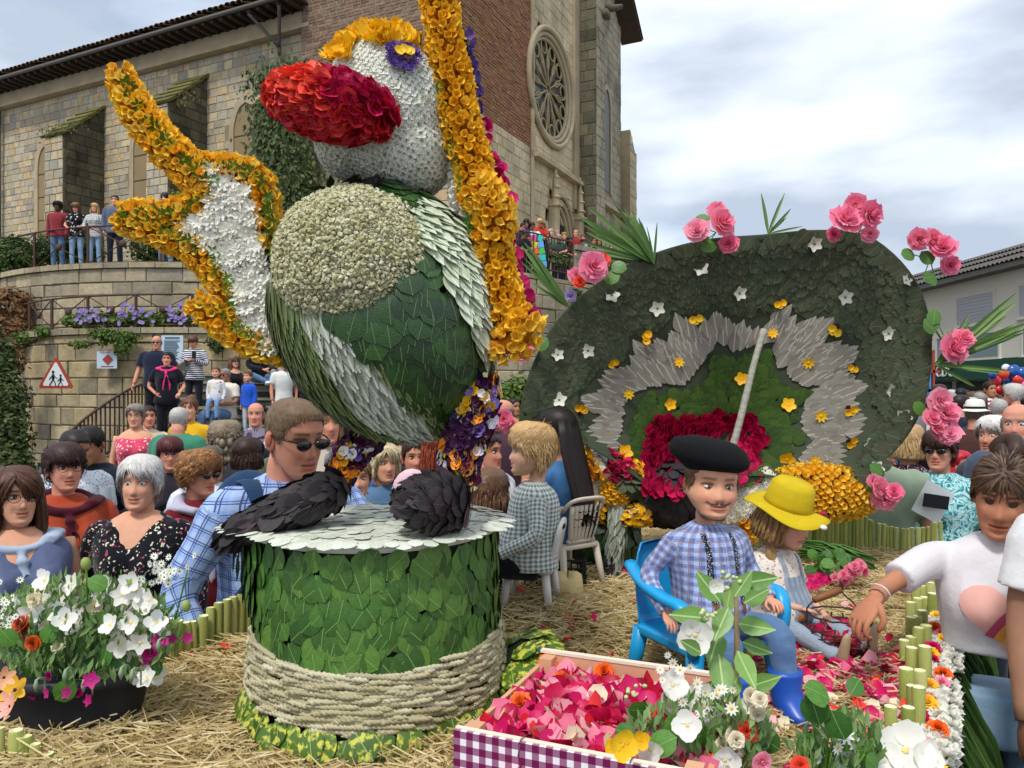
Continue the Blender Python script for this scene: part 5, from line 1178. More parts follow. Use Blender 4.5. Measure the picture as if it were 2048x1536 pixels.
m_straw = mat('straw', ['#d8c088', '#e4d09c', '#b8a068', '#eedfb4', '#a08850', '#cdb680', '#8a7648'], .6, .15, 40, 0, trans=.08)
m_strawb = mat('straw_bed', ['#7c6638'], .95, .5, 22, 1, 60, .02, world=True)
g = G(); nx, ny = 60, 70; V = []
for i in range(nx):
 for j in range(ny):
  u, v = i / (nx - 1), j / (ny - 1); a = np.array(A0) * (1 - u) + np.array(A3) * u; b = np.array(A1) * (1 - u) + np.array(A2) * u; p = a * (1 - v) + b * v; V.append((p[0], p[1], mound(*p) - .012))
g.add(V, grid_faces(nx, ny, False)); g.build('straw_bed', m_strawb, None, kind='structure')
Ms = []; Ms2 = []
T_S = (np.array([(-.5, -.012, 0), (.5, -.012, 0), (.5, .012, .0), (-.5, .012, 0), (-.5, 0, .022), (.5, 0, .022)]), [np.array([(0, 1, 5, 4), (3, 4, 5, 2)])])
for _ in range(26000):
 v = R.random() ** 1.5; u = R.random(); a = np.array(A0) * (1 - u) + np.array(A3) * u; b = np.array(A1) * (1 - u) + np.array(A2) * u; p = a * (1 - v) + b * v
 L = R.uniform(.03, .13) * (1.3 if v < .2 else 1); wd = R.uniform(.05, .11) / L * .9; an = R.uniform(0, PI) + (.5 if R.random() < .5 else 0); M = np.eye(4); rot = rz3(an) @ ry3(R.gauss(0, .22)); M[:3, :3] = rot @ np.diag((L, .075 * R.uniform(.7, 1.6), .12)); M[:3, 3] = (p[0], p[1], mound(*p) + R.uniform(-.004, .028)); Ms.append(M)
g = G(); g.bake(T_S, Ms); tag(g.build('straw', m_straw, None, False), 'loose golden straw spread all over the float platform', 'straw', kind='stuff')

# drum -----------------------------------------------------------------------
drum = thing('leaf_drum', (DRC[0], DRC[1], SZ), 'big round pedestal wrapped in green leaves and a band of cord under the bird', 'pedestal')
def drad(a, z): # bulge/lip on the viewer's left
 lip = .05 * math.exp(-((a - (PI + .25)) / .28) ** 2) * float(sm(1.22, 1.45, z)); return DR0 * (1 + .05 * float(sm(1.25, 1.05, z))) + lip + .006 * math.sin(3 * a)
def dpt(a, z, o=0): r = drad(a, z) + o; return np.array((DRC[0] + math.cos(a) * r, DRC[1] + math.sin(a) * r, z))
AA = np.linspace(0, 2 * PI, 64, endpoint=False)
g = G(); g.add(*loft(np.array([[dpt(a, z, -.006) for a in AA] for z in (.97, 1.06, 1.22, 1.3, 1.4, 1.452)]))); g.build('core', m_core, drum)
its = []
row = 0; z = 1.178
while z < 1.432:
 n = int(2 * PI * DR0 / .033)
 for i in range(n):
  a = 2 * PI * (i + .5 * (row % 2) + R.uniform(-.2, .2)) / n; nn = (math.cos(a), math.sin(a), 0); s = R.uniform(.048, .066) * (1.15 if row < 2 else 1)
  its.append((place(dpt(a, z + .028 + R.uniform(-.006, .006), .003 + .002 * R.random()), nn, (0, 0, -1), (s * 1.05, s, s * .6), R.uniform(.01, .11), R.uniform(-.9, .9)), 0, R.random()))
 z += .0235; row += 1
parts(drum, 'leaf', [LEAF], ml_drum, order(its))
top = link('drum_top', None, drum); its = []; g = G(); g.add(*loft(np.array([[dpt(a, z_, o_) for a in AA] for z_, o_ in ((1.44, .004), (1.4565, .002), (1.458, -.02))]))); g.build('top_sheet', ml_sil[0], top)
for rr in np.arange(.0, .36, .026):
 n = max(1, int(2 * PI * rr / .028))
 for i in range(n):
  a = 2 * PI * (i + R.random() * .4) / n; s = R.uniform(.036, .05); rim = rr > .3; k = (drad(a, 1.45) / DR0) * .93
  p = (DRC[0] + math.cos(a) * rr * k, DRC[1] + math.sin(a) * rr * k, 1.456 + (.006 if rim else 0) + R.random() * .006); its.append((place(p, (0, 0, 1), (math.cos(a), math.sin(a), 0) if rim else (R.uniform(-1, 1), R.uniform(-1, 1), 0), (s, s, s * .4), -.16 if rim else R.uniform(-.01, .03), R.uniform(-.3, .3)), 0, R.random()))
parts(top, 'silver_leaf', [LEAF], ml_sil, order(its))
# cord band
def cord():
 o = []
 for k in (0, PI): u = np.linspace(0, 1, 22); o.append(tube(np.stack([u - .5, .035 * np.cos(u * 38 + k), .035 * np.sin(u * 38 + k)], -1), .05 * np.clip(np.minimum(u, 1 - u) * 8 + .3, 0, 1), 4))
 return join(*o)
CORD = cord(); its = []
for rw in range(12):
 z = 1.066 + rw * .0106
 for i in range(26):
  a = 2 * PI * (i + .37 * rw) / 26; nn = np.array((math.cos(a), math.sin(a), 0)); t = np.array((-math.sin(a), math.cos(a), 0)) + (0, 0, R.uniform(-.16, .05)); t /= np.linalg.norm(t); L = R.uniform(.10, .16)
  p = dpt(a, z + R.uniform(-.003, .003) + .012 * math.sin(a * 2 + 1), .004 + R.random() * .006); M = np.eye(4); M[:3, 0] = t * L; M[:3, 1] = nn * .10; M[:3, 2] = np.cross(t, nn) * .10; M[:3, 3] = p; its.append((M, 0, R.random()))
m_cord = mat('plaited_wheat_cord', ['#b8b08c', '#c6be9c', '#a69c76', '#cfc8aa', '#989070'], .8, .2, 30, .4, 90)
parts(drum, 'wheat_cord', [CORD], m_cord, order([(M, t, r) for M, t, r in its]), smooth=True)
its = []
for z in (1.065, 1.04, 1.01, .985):
 for i in range(46):
  a = 2 * PI * (i + R.random() * .6) / 46; s = R.uniform(.06, .085); its.append((place(dpt(a, z, .006), (math.cos(a), math.sin(a), .3), (0, 0, -1), (s, s, s), R.uniform(.05, .25), R.uniform(-.7, .7)), 0, R.random()))
parts(drum, 'speckled_leaf', [LEAF], ml_spk, order(its))
# leaf cushion at the right foot of the drum
cu = thing('leaf_cushion', (.03, 2.0, SZ), 'rounded mound of yellow speckled laurel leaves at the foot of the green drum', 'leaf mound')
c_, r_ = np.array((.045, 2.02, 1.045)), (.10, .13, .10); g = G(); g.add(*ell(c_, tuple(x * .94 for x in r_), 12, 18)); g.build('core', m_core, cu)
p_, n_, _ = on_ell(c_, r_, 150); its = [(place(p, n, (.6, .2, -1), (s := R.uniform(.06, .1)) * 1.0, R.uniform(0, .15), R.uniform(-.8, .8)), 0, R.random()) for p, n in zip(p_, n_)]
parts(cu, 'speckled_leaf', [LEAF], ml_spk, order(its))

# bird -------------------------------------------------------------------------
YB = 2.0
bird = thing('flower_bird', (-.37, 2.0, 1.46), 'giant goose figure covered in orange, white and red petals standing on the leaf drum', 'flower sculpture')
bp = lambda px, py, Y=YB: np.array(P(px, py, Y)); pr = lambda r, Y=YB: r / 1536 * Y
# body: egg leaning to the lower right
bc = bp(768, 618); br = np.array((pr(216), .255, pr(262))); brot = ry3(math.radians(-24))
body = G(); body.add(*ell(bc, br * .975, 24, 32, brot)); body = body.build('body', m_core, bird)
pts, nrm, u = on_ell(bc, br, 5200, brot)
capc = bp(690, 505, YB - .1); R1_, R2_, R3_, R4_, R5_ = [], [], [], [], []
cap_poly = [(520, 560), (560, 455), (640, 385), (720, 360), (800, 385), (835, 440), (815, 500), (780, 550), (700, 600), (600, 640), (530, 620)]
sil_poly = [(600, 600), (660, 600), (720, 700), (800, 790), (870, 850), (800, 880), (720, 830), (650, 730)]
dark_poly = [(660, 610), (690, 575), (780, 540), (820, 480), (850, 440), (905, 500), (960, 640), (1000, 740), (960, 800), (905, 860), (800, 720)]
pal_poly = [(800, 390), (850, 400), (950, 520), (985, 680), (960, 700), (905, 590), (860, 500), (815, 470)]
for p, n in zip(pts, nrm):
 if np.dot(n, np.array((0, 0, 1.8)) - p) < -.25 * 2:
  if R.random() < .5: R5_.append((p, n))
  continue
 q_ = pix(p)
 indk = inpoly(q_, dark_poly); inpa = inpoly(q_, pal_poly)
 if math.hypot((q_[0] - 690) / 118, (q_[1] - 500) / 105) < 1: continue
 if q_[1] < 560 and not indk and not inpa:
  if q_[0] > 880: inpa = True
  elif q_[0] > 760: indk = True
  else: continue
 (R1_ if False else R4_ if inpa else R3_ if indk else R2_ if inpoly(q_, sil_poly) else R5_).append((p, n))
ax = brot @ np.array((0, 0, -1.))
thin = lambda L, k: [x for i, x in enumerate(L) if R.random() < k]
parts(body, 'long_leaf', [LEAFL], ml_long, order([(place(p + n * .002, n, ax, (s := R.uniform(.08, .115), s, s * .3), R.uniform(-.02, .01), R.uniform(-.12, .12)), 0, R.random()) for p, n in thin(R5_, .85)]))
parts(body, 'silver_stripe_leaf', [LEAFL], ml_gry, order([(place(p + n * .006, n, ax, (s := R.uniform(.075, .105)) * np.array((1.5, 1, .4)), R.uniform(-.02, .02), R.uniform(-.15, .15)), 0, R.random()) for p, n in thin(R2_, .8)]))
parts(body, 'dark_leaf', [LEAF], ml_dk, order([(place(p + n * .005, n, ax + np.array((-.35, 0, 0)), (s := R.uniform(.065, .085)), R.uniform(.0, .08), R.uniform(-.35, .35)), 0, R.random()) for p, n in thin(R3_, .4)]))
parts(body, 'pale_leaf', [LEAFN], ml_pal, order([(place(p + n * .008, n, ax + np.array((.2, 0, 0)), (s := R.uniform(.05, .075)), R.uniform(.02, .2), R.uniform(-.3, .3)), 0, R.random()) for p, n in thin(R4_, .8)]))
# cream dome of florets
dome = G(); dome.add(*ell(bp(716, 532, YB - .13), (pr(142), .15, pr(133)), 18, 24, ry3(.25))); dome = dome.build('floret_dome', m_corew, bird)
pts, nrm, _ = on_ell(bp(716, 532, YB - .13), (pr(148), .157, pr(138)), 3200, ry3(.25))
parts(dome, 'floret', [TUFT], m_cream, order([(place(p, n, (R.uniform(-1, 1), 1, R.uniform(-1, 1)), R.choice((.013, .018, .024, .034)) * R.uniform(.8, 1.2), 0, R.uniform(-3, 3)), 0, R.random()) for p, n in zip(pts, nrm)]), smooth=False)
# head, neck, crown, eye, beak
hc_ = bp(776, 228); hr_ = np.array((pr(127), .165, pr(150))); hrot = ry3(-.12)
neck = G(); neck.add(*tube([bp(765, 330, YB + .02), bp(775, 380), bp(800, 430)], [.055, .065, .085], 14)); neck = neck.build('neck', m_coreb, bird)
parts(neck, 'charcoal_leaf', [LEAFN], ml_char, order([(place(p, n, t, R.uniform(.06, .09), .08, R.uniform(-.3, .3)), 0, R.random()) for p, n, t in on_tube([bp(765, 330, YB + .02), bp(775, 380), bp(805, 440)], [.057, .067, .09], .028)]))
head = G(); head.add(*ell(hc_, hr_ * .97, 22, 28, hrot)); head.add(*ell(bp(815, 300), (pr(84), .13, pr(92)), 12, 16, ry3(-.5))); head = head.build('head', m_corew, bird)
E0_ = np.eye(3)
def headpts():
 o = []
 for p, n in zip(*on_ell(hc_, hr_, 2300, hrot)[:2]): o.append((p, n))
 for p, n in zip(*on_ell(bp(700, 285), (pr(66), .12, pr(72)), 560, E0_)[:2]): o.append((p, n))
 for p, n in zip(*on_ell(bp(815, 300), (pr(88), .136, pr(97)), 800, ry3(-.5))[:2]): o.append((p, n))
 return o
itw, ity = [], []
eyep = None
for p, n in headpts():
 q_ = pix(p)
 if (q_[1] < 92 + 8 * math.sin(q_[0] * .05) or (q_[0] < 705 and q_[1] < 122)) and n[2] > -.2: ity.append((place(p, n + np.array((0, -.25, .2)), (R.uniform(-1, 1), 0, R.uniform(-.2, 1)), R.uniform(.03, .045), R.uniform(.3, .9), R.uniform(-.6, .6)), R.randrange(3), R.random()))
 else: itw.append((place(p, n, (R.uniform(-1, 1), 0, -1), R.uniform(.025, .034), R.uniform(-.1, .25), R.uniform(-3, 3)), 0, R.random()))
WFL = join(xf(t_flower(5, .24, .5, .18, 0, seg=2), 1), xf(t_flower(4, .035, .2, .2, 0, seg=2), 1, (0, 0, .10), mi=1))
parts(head, 'white_blossom', [WFL], [m_wp, m_sep], order(itw))
crown = G(); crown.add(*tube(smooth_path([bp(665, 118, YB - .02), bp(690, 88, YB - .05), bp(760, 74, YB - .05), bp(840, 80, YB - .02)], 12), .022, 8)); crown = crown.build('crown', m_coreo, bird)
parts(crown, 'yellow_petal', CUP, m_ye, order(ity))
for i in range(26):
 a = i / 25; b_ = bp(655 + 200 * a, 112 - 34 * math.sin(a * PI) + 4, YB - .06); ity.append(0)
 link('yellow_flower', _yf, crown, M=Matrix(place(b_, (R.uniform(-.4, .1), -.8, .7), (0, 0, 1), R.uniform(.05, .07), 0, R.uniform(-3, 3)).tolist())) if i else None
 if not i: _g = G(); _g.bake(t_flower(12, .07, .5, .5, .1, cm=0, seg=2), [np.eye(4)], 0, [0.]); _yf = _g.mesh('yellow_flower', [m_ye])
def surf(px, py, c, r, rot):  # first hit of the view ray with an ellipsoid
 o = np.array((0, 0, 1.8)); d = bp(px, py) - o; d /= np.linalg.norm(d); iv = np.linalg.inv(rot); o2 = iv @ (o - c) / r; d2 = iv @ d / r; A_ = d2 @ d2; B_ = o2 @ d2; C_ = o2 @ o2 - 1; dis = B_ * B_ - A_ * C_
 t = (-B_ - math.sqrt(max(0, dis))) / A_; p = o + d * t; n = rot @ ((iv @ (p - c)) / r / r); return p, n / np.linalg.norm(n)
ep, en = surf(804, 121, hc_, hr_, hrot); eye = link('eye', None, bird)
its = []
for i in range(130):
 a, rr = R.uniform(0, 2 * PI), .043 * math.sqrt(R.random()); e1 = np.cross(en, (0, 0, 1)); e1 /= np.linalg.norm(e1); e2 = np.cross(e1, en); its.append((place(ep + en * (.012 + R.random() * .006) + (e1 * math.cos(a) + e2 * math.sin(a)) * rr, en + np.array([R.uniform(-.4, .4) for _ in range(3)]), e1, R.uniform(.014, .022), .2, R.uniform(-3, 3)), 0, R.random()))
parts(eye, 'violet_floret', [STAR], m_purp, order(its))
m_maroon = mat('maroon_petal', ['#4a0c24', '#38081e'], .5, .15, 40, 0);
g = G(); g.bake(PAN, [place(ep + en * .022, en, (0, 0, 1), .046, 0, .2)]); g.build('pansy', [m_ye, m_maroon], eye)
bk = np.array((pr(118, 1.84), .09, pr(52, 1.84))); bkc = bp(668, 212, 1.84); bkr = ry3(.20)
beak = G(); beak.add(*ell(bkc, bk * .93, 18, 26, bkr)); beak = beak.build('beak', m_corer, bird)
its = {0: [], 1: [], 2: []}
for p, n in zip(*on_ell(bkc, bk, 1100, bkr)[:2]):
 x_, y_ = pix(p); up_ = y_ < 200 + (x_ - 660) * .18
 k = 1 if (up_ and x_ > 655 + R.uniform(-12, 12)) else (2 if up_ or (x_ < 570 and R.random() < .4) or R.random() < .12 else 0)
 its[k].append((place(p, n, (-1, 0, R.uniform(-.6, .6)), R.uniform(.030, .046), R.uniform(.0, .25), R.uniform(-1.2, 1.2)), R.randrange(3), R.random()))
parts(beak, 'red_petal', CUP, m_red, order(its[0])); parts(beak, 'crimson_petal', CUP, m_crim, order(its[1])); parts(beak, 'coral_petal', CUP, m_coral, order(its[2]))
g = G(); g.add(*ell(surf(610, 148, bkc, bk, bkr)[0], (.022, .012, .01), 8, 10)); g.build('nostril', m_coreb, bird)
# wings --------------------------------------------------------------------------
def px_tube(pts, Y0=YB, sp=.02, k=1.0):
 P3 = []
 for q in pts: Yq = q[3] if len(q) > 3 else Y0; v = bp(q[0], q[1], Yq); P3.append((*v, q[2] / 1536 * Yq * k))
 s = smooth_path(P3, max(8, 4 * len(pts))); return s[:, :3], s[:, 3]
wing = link('wing', None, bird)
T1 = [[(240, 142, 16), (262, 200, 29), (325, 285, 33), (390, 350, 34), (425, 385, 32)], [(405, 335, 24), (470, 342, 25), (518, 358, 23), (530, 420, 22), (545, 500, 20), (548, 520, 12)],
  [(428, 385, 30), (375, 425, 26), (300, 430, 24), (236, 432, 18)], [(236, 437, 18), (330, 468, 27), (410, 512, 29), (455, 585, 28), (478, 655, 26)],
  [(384, 604, 14), (425, 628, 26), (480, 668, 30), (545, 698, 24), (600, 712, 12)]]
wo_, gs_ = [], []
gc = G()
for T in T1:
 pth, rad = px_tube(T); rad = rad * .84; gc.add(*tube(pth, rad * .8, 12))
 for p, n, t in on_tube(pth, rad * .9, .0165): wo_.append((place(p, n, t * R.choice((-1, 1)), R.uniform(.021, .034), R.uniform(-.2, .4), R.uniform(-1.5, 1.5)), R.randrange(3), R.random()))
 d = np.r_[0, np.cumsum(np.linalg.norm(np.diff(pth, axis=0), axis=1))]
 for s in np.arange(.02, d[-1], .026):
  c = np.array([np.interp(s, d, pth[:, i]) for i in range(3)]); r = np.interp(s, d, rad); v = np.array((0, 0, 1.8)) - c; v /= np.linalg.norm(v); o2 = np.array((R.uniform(-.2, .5), 0, R.uniform(.0, .5))) * r
  gs_.append((place(c + v * (r * .95 + .012) + o2, v + np.array((R.uniform(-.3, .3), 0, R.uniform(-.3, .3))), (0, 0, 1), R.uniform(.034, .044), .0, R.uniform(-3, 3)), 0, R.random()))
oc = gc.build('wing_border', m_coreo, bird)
parts(oc, 'orange_blossom', MARIS, m_or, order(wo_)); parts(oc, 'green_star', [STAR], m_sep, order(gs_))
wp_ = [(408, 345), (440, 340), (500, 385), (525, 470), (535, 540), (580, 600), (600, 690), (540, 700), (485, 640), (470, 560), (430, 500), (370, 455), (425, 430), (432, 395)]
g = G(); g.add(*prism([(bp(x_, y_)[0], bp(x_, y_)[2]) for x_, y_ in wp_], YB - .015, YB + .03)); wc = g.build('wing_centre', m_corew, bird)
its = []
for _ in range(1500):
 x_, y_ = R.uniform(365, 605), R.uniform(335, 705)
 if inpoly((x_, y_), wp_) and len(its) < 560: p = bp(x_, y_); p[1] = YB - .018 - R.random() * .02; its.append((place(p, (R.uniform(-.4, .4), -1, R.uniform(-.3, .5)), (R.uniform(-1, 1), 0, R.uniform(-1, 1)), R.uniform(.034, .05), 0), 0, R.random()))
parts(wc, 'white_blossom', [t_flower(7, .1, .5, .5, .0, seg=3)], m_wp, order(its))
# raised right wing, seen edge on
def strip(name, piece, pts, core, mt, tm, sp, sz, Y0=YB, tilt=(0, .4), gstar=False):
 pth, rad = px_tube(pts, Y0, k=.86); g = G(); g.add(*tube(pth, rad * .8, 12)); o = g.build(name, core, bird)
 parts(o, piece, tm, mt, order([(place(p, n, t, R.uniform(*sz), R.uniform(*tilt), R.uniform(-3, 3)), R.randrange(len(tm)), R.random()) for p, n, t in on_tube(pth, rad * .9, sp)])); return o
strip('wing_edge', 'gold_blossom', [(868, -60, 30), (880, 20, 30), (898, 120, 31), (915, 215, 33), (938, 300, 34), (955, 370, 34)], m_coreo, m_or2, MARIS, .0165, (.023, .035), 1.93)
strip('wing_edge', 'orange_blossom', [(945, 372, 34), (975, 400, 42), (990, 445, 36), (985, 480, 28)], m_coreo, m_or, MARIS, .0165, (.023, .035), 1.9)
strip('wing_edge', 'gold_blossom', [(975, 455, 32), (985, 520, 36), (1000, 590, 38), (1020, 640, 40), (1045, 650, 34)], m_coreo, m_or2, MARIS, .0165, (.023, .035), 1.92)
strip('wing_edge', 'orange_blossom', [(1050, 630, 26), (1042, 665, 32), (1010, 692, 26), (975, 690, 14)], m_coreo, m_or, MARIS, .02, (.03, .042), 1.88)
strip('wing_face', 'white_blossom', [(908, 250, 10), (918, 330, 17), (932, 430, 20), (950, 530, 22), (970, 610, 24), (995, 670, 18)], m_corew, m_wp, MARIS, .021, (.026, .036), 1.97)
strip('wing_back', 'magenta_petal', [(950, 240, 10), (968, 310, 16), (995, 390, 18), (1008, 470, 16), (1018, 540, 16), (1040, 600, 14), (1055, 640, 12)], m_corer, m_mag, CUP, .021, (.03, .042), 2.06)
strip('wing_back', 'violet_petal', [(925, 60, 8), (938, 150, 12), (952, 250, 12)], m_coreb, m_purp, CUP, .02, (.024, .034), 2.05)
strip('wing_far_edge', 'white_daisy', [(1020, 490, 14), (1026, 540, 16), (1028, 590, 14)], m_corew, [m_wp, m_yc], [DAISY], .018, (.022, .03), 2.3)
strip('wing_far_edge', 'red_petal', [(925, 470, 8), (938, 510, 13), (945, 545, 10)], m_corer, m_red, CUP, .018, (.022, .03), 2.25)
gs_ = []
for x0, y0, x1, y1, n in ((905, 170, 960, 420, 12), (960, 420, 985, 600, 10), (985, 620, 1000, 680, 4), (1000, 690, 1040, 650, 6)):
 for i in range(n): u = i / n; gs_.append((place(bp(x0 + (x1 - x0) * u - 26, y0 + (y1 - y0) * u, 1.9), (-.6, -.8, 0), (0, 0, 1), R.uniform(.026, .036), 0, R.uniform(-3, 3)), 0, R.random()))
parts(bird, 'green_star', [STAR], m_sep, gs_)
# legs and feet
m_pan = [mat('pansy_maroon', ['#4a0e2c', '#380a30', '#2c0c40', '#5a1030'], .5, .15, 40, 0), mat('pansy_cream_edge', ['#e4dca0'], .6, .1, 20, 0)]
m_pany = [m_ye, m_maroon]; m_pano = [mat('pansy_orange', ['#ee8a14', '#f29c20'], .5, .12, 40, 0), m_maroon]; m_panw = [mat('pansy_white', ['#e8e4d2', '#dcd4e4'], .5, .1, 40, 0), m_ye]; m_panv = [mat('pansy_violet', ['#6a4c9c', '#8c78c0'], .5, .12, 40, 0), m_ye]
def legs(pts, Y0):
 pth, rad = px_tube(pts, Y0); g = G(); g.add(*tube(pth, rad * .82, 12)); o = g.build('leg', m_coreb, bird); bins = [[] for _ in range(5)]
 for p, n, t in on_tube(pth, rad * .92, .0235): k = R.choices(range(5), (46, 20, 14, 10, 10))[0]; bins[k].append((place(p, n, t, R.uniform(.036, .05), R.uniform(0, .5), R.uniform(-3, 3)), 0, R.random()))
 for b, mt, nm in zip(bins, (m_pan, m_pany, m_pano, m_panw, m_panv), ('maroon_pansy', 'yellow_pansy', 'orange_pansy', 'white_pansy', 'violet_pansy')): parts(o, nm, [PAN], mt, order(b))
legs([(765, 805, 38), (742, 850, 34), (716, 895, 30), (684, 935, 28), (672, 975, 25)], 2.02)
legs([(962, 750, 34), (955, 800, 44), (940, 860, 42), (920, 915, 38), (918, 950, 34), (930, 975, 30)], 1.93)
def foot(c, r, rot, n):
 g = G(); g.add(*ell(c, np.array(r) * .95, 14, 20, rot)); o = g.build('foot', m_coreb, bird)
 parts(o, 'charcoal_leaf', [LEAF], ml_char, order([(place(p, nn, rot @ np.array((-1, -.3, 0)), R.uniform(.05, .075), R.uniform(0, .15), R.uniform(-.5, .5)), 0, R.random()) for p, nn in zip(*on_ell(c, r, n, rot)[:2]) if p[2] > 1.44]))
foot(bp(575, 1022, 1.92), (.165, .085, .048), ry3(-.46) @ rz3(.1), 300)
foot(bp(877, 1003, 1.82), (.078, .105, .056), ry3(.1) @ rz3(-.2), 260)

# parasol / big dish -----------------------------------------------------------------
YU = 3.3
dish = thing('flower_parasol', tuple(P(1480, 1000, YU)), 'huge leaf-covered parasol shaped disc with grey zigzag ring and flowers on its rim', 'parasol')
rim = [(1038, 855), (1045, 800), (1070, 720), (1120, 635), (1190, 570), (1290, 515), (1400, 482), (1530, 470), (1640, 461), (1730, 470), (1790, 512), (1835, 570), (1858, 640), (1862, 720), (1852, 790), (1822, 860), (1770, 920), (1710, 956), (1600, 958), (1500, 952), (1400, 968), (1330, 985), (1230, 925), (1140, 878), (1080, 866)]
zz1 = [(1150, 790), (1185, 770), (1200, 735), (1250, 725), (1255, 680), (1330, 660), (1340, 620), (1395, 640), (1430, 608), (1460, 632), (1530, 640), (1580, 595), (1590, 640), (1668, 615), (1650, 670), (1725, 680), (1700, 740), (1745, 765), (1725, 810), (1760, 850), (1720, 880), (1700, 960), (1600, 975), (1500, 990), (1240, 990), (1160, 850), (1190, 850)]
zz2 = [(1245, 860), (1262, 790), (1300, 775), (1370, 770), (1400, 740), (1432, 688), (1470, 708), (1510, 690), (1545, 685), (1550, 735), (1590, 770), (1640, 775), (1610, 800), (1595, 850), (1620, 880), (1570, 950), (1500, 985), (1300, 985), (1240, 920)]
zz3 = [(1300, 850), (1320, 838), (1400, 838), (1480, 828), (1500, 850), (1520, 890), (1500, 940), (1440, 985), (1290, 985)]
cpx = (1450, 880); C3 = np.array((cpx[0], cpx[1]))
rimf = np.array(smooth_path([(x_, y_, 0) for x_, y_ in rim + [rim[0]]], 97))[:-1, :2]
def dish_pt(q_, back=0.):
 """disc: deepest (furthest) near its hub, curling forward at the rim"""
 q_ = np.array(q_, float); d = q_ - C3; a = math.atan2(d[1], d[0]); ra = np.arctan2(rimf[:, 1] - C3[1], rimf[:, 0] - C3[0]); k = np.argmin(np.abs(np.angle(np.exp(1j * (ra - a))))); f = min(1.05, np.linalg.norm(d) / np.linalg.norm(rimf[k] - C3)); return bp(q_[0], q_[1], YU + .16 - .22 * f ** 2.2 - .05 * math.sin(a) + back)
rings = []
for f, bk_ in ((1, .05), (1.004, .02), (1.0, .0)) : rings.append([dish_pt(C3 + (r - C3) * f, bk_) for r in rimf])
for f in (.97, .85, .7, .55, .4, .25, .1): rings.append([dish_pt(C3 + (r - C3) * f) for r in rimf])
g = G(); g.add(*loft(np.array(rings)[:, ::-1], False)); g.add(*loft(np.array([rings[0]] + [[dish_pt(C3 + (r - C3) * f, .05) for r in rimf] for f in (.8, .5, .1)]), False)); g.add([rings[-1][i] for i in range(96)], np.arange(96)[None])
canopy = g.build('canopy', mat('canopy_base', ['#3a4230'], .8, .3, 6), dish)
bins = {k: [] for k in range(4)}
for _ in range(8200):
 x_, y_ = R.uniform(1030, 1868), R.uniform(455, 990)
 if not inpoly((x_, y_), [tuple(r) for r in rimf]): continue
 dv = C3 - (x_, y_); dv = dv / np.linalg.norm(dv) * 40
 if not inpoly((x_, y_), zz1) and inpoly((x_ + dv[0], y_ + dv[1]), zz1): x_, y_ = x_ - dv[0] * .0, y_
 near0 = not inpoly((x_, y_), zz1) and inpoly((x_ + dv[0], y_ + dv[1]), zz1)
 k = 3 if inpoly((x_, y_), zz3) else 2 if inpoly((x_, y_), zz2) else 1 if inpoly((x_, y_), zz1) else 0
 tipd = dv * (1.1 if k == 1 else .8); tp = (x_ - tipd[0], y_ - tipd[1])
 if k == 1 and not inpoly(tp, zz1): continue
 if k == 2 and not inpoly(tp, zz2): continue
 p = dish_pt((x_, y_)); dx, dz = x_ - C3[0], -(y_ - C3[1]); dn = math.hypot(dx, dz); nrm_ = np.array((-dx / dn * .25, -1, -dz / dn * .25)); p = p + nrm_ * (.003 + .003 * k + R.random() * .004)
 gr = (dx, 0, dz) if k or near0 else (-dx + R.uniform(-90, 90), 0, -dz + R.uniform(-90, 90))
 sc = ((s := R.uniform(.05, .07)) , s, s * .12) if k == 0 else ((s := R.uniform(.07, .10)) * 1.5, s, s * .15) if k == 1 else ((s := R.uniform(.045, .06)), s, s * .2) if k == 2 else (s := R.uniform(.045, .07),) * 3
 bins[k].append((place(p, nrm_, gr, sc, 0. if k < 3 else R.uniform(.1, .6), R.uniform(-.6, .6) if k != 1 else R.uniform(-.18, .18)), 0 if k < 3 else R.randrange(3), R.random()))
parts(canopy, 'sage_leaf', [LEAF], ml_sage, order(bins[0])); parts(canopy, 'taupe_leaf', [t_leaf(.2, .02, .08, 5)], ml_tau, order(bins[1])); parts(canopy, 'green_leaf', [LEAF], ml_inn, order(bins[2])); parts(canopy, 'crimson_petal', CUP, m_crim, order(bins[3]))
m_handle = mat('grey_leaf_wrapping', ['#9c9a8c'], .85, .3, 40, .6, 60, .01)
pth, rad = px_tube([(1528, 660, 9, 3.2), (1510, 720, 8, 3.16), (1490, 800, 9, 3.12), (1475, 860, 9, 3.09), (1455, 925, 10, 3.06)], 3.1); g = G(); g.add(*tube(pth, rad * .8 * np.array([1, .94] * 30)[:len(rad)], 10)); g.build('handle', m_handle, dish)
def dflow(nm, T, mats, L, sz):
 for (x_, y_) in L: p = dish_pt((x_, y_)); g = G(); g.bake(T, [place(p + np.array((0, -.022, 0)), (R.uniform(-.35, .35), -1, R.uniform(-.3, .3)), (0, 0, 1), sz * R.uniform(.85, 1.15), 0, R.uniform(-3, 3))]); g.build(nm, mats, dish)
dflow('white_flower', FL5, [mat('star_flower_white', ['#d8d6c6'], .6, .1, 30, 0), m_sep], [(1222, 592), (1400, 540), (1313, 618), (1476, 588), (1625, 490), (1686, 596), (1807, 562), (1115, 710), (1175, 702), (1118, 800), (1772, 668), (1778, 782), (1802, 832), (1738, 890), (1748, 935)], .062)
dflow('pansy', PAN, m_pany, [(1295, 678), (1390, 636), (1228, 730), (1556, 606), (1668, 660), (1702, 735), (1160, 820), (1697, 818), (1697, 882)], .055)
dflow('yellow_coreopsis', t_flower(8, .12, .5, .3, .16, cm=0, seg=2), [m_ye], [(1355, 725), (1542, 668), (1613, 726), (1256, 788), (1638, 832), (1210, 873), (1626, 922)], .056)
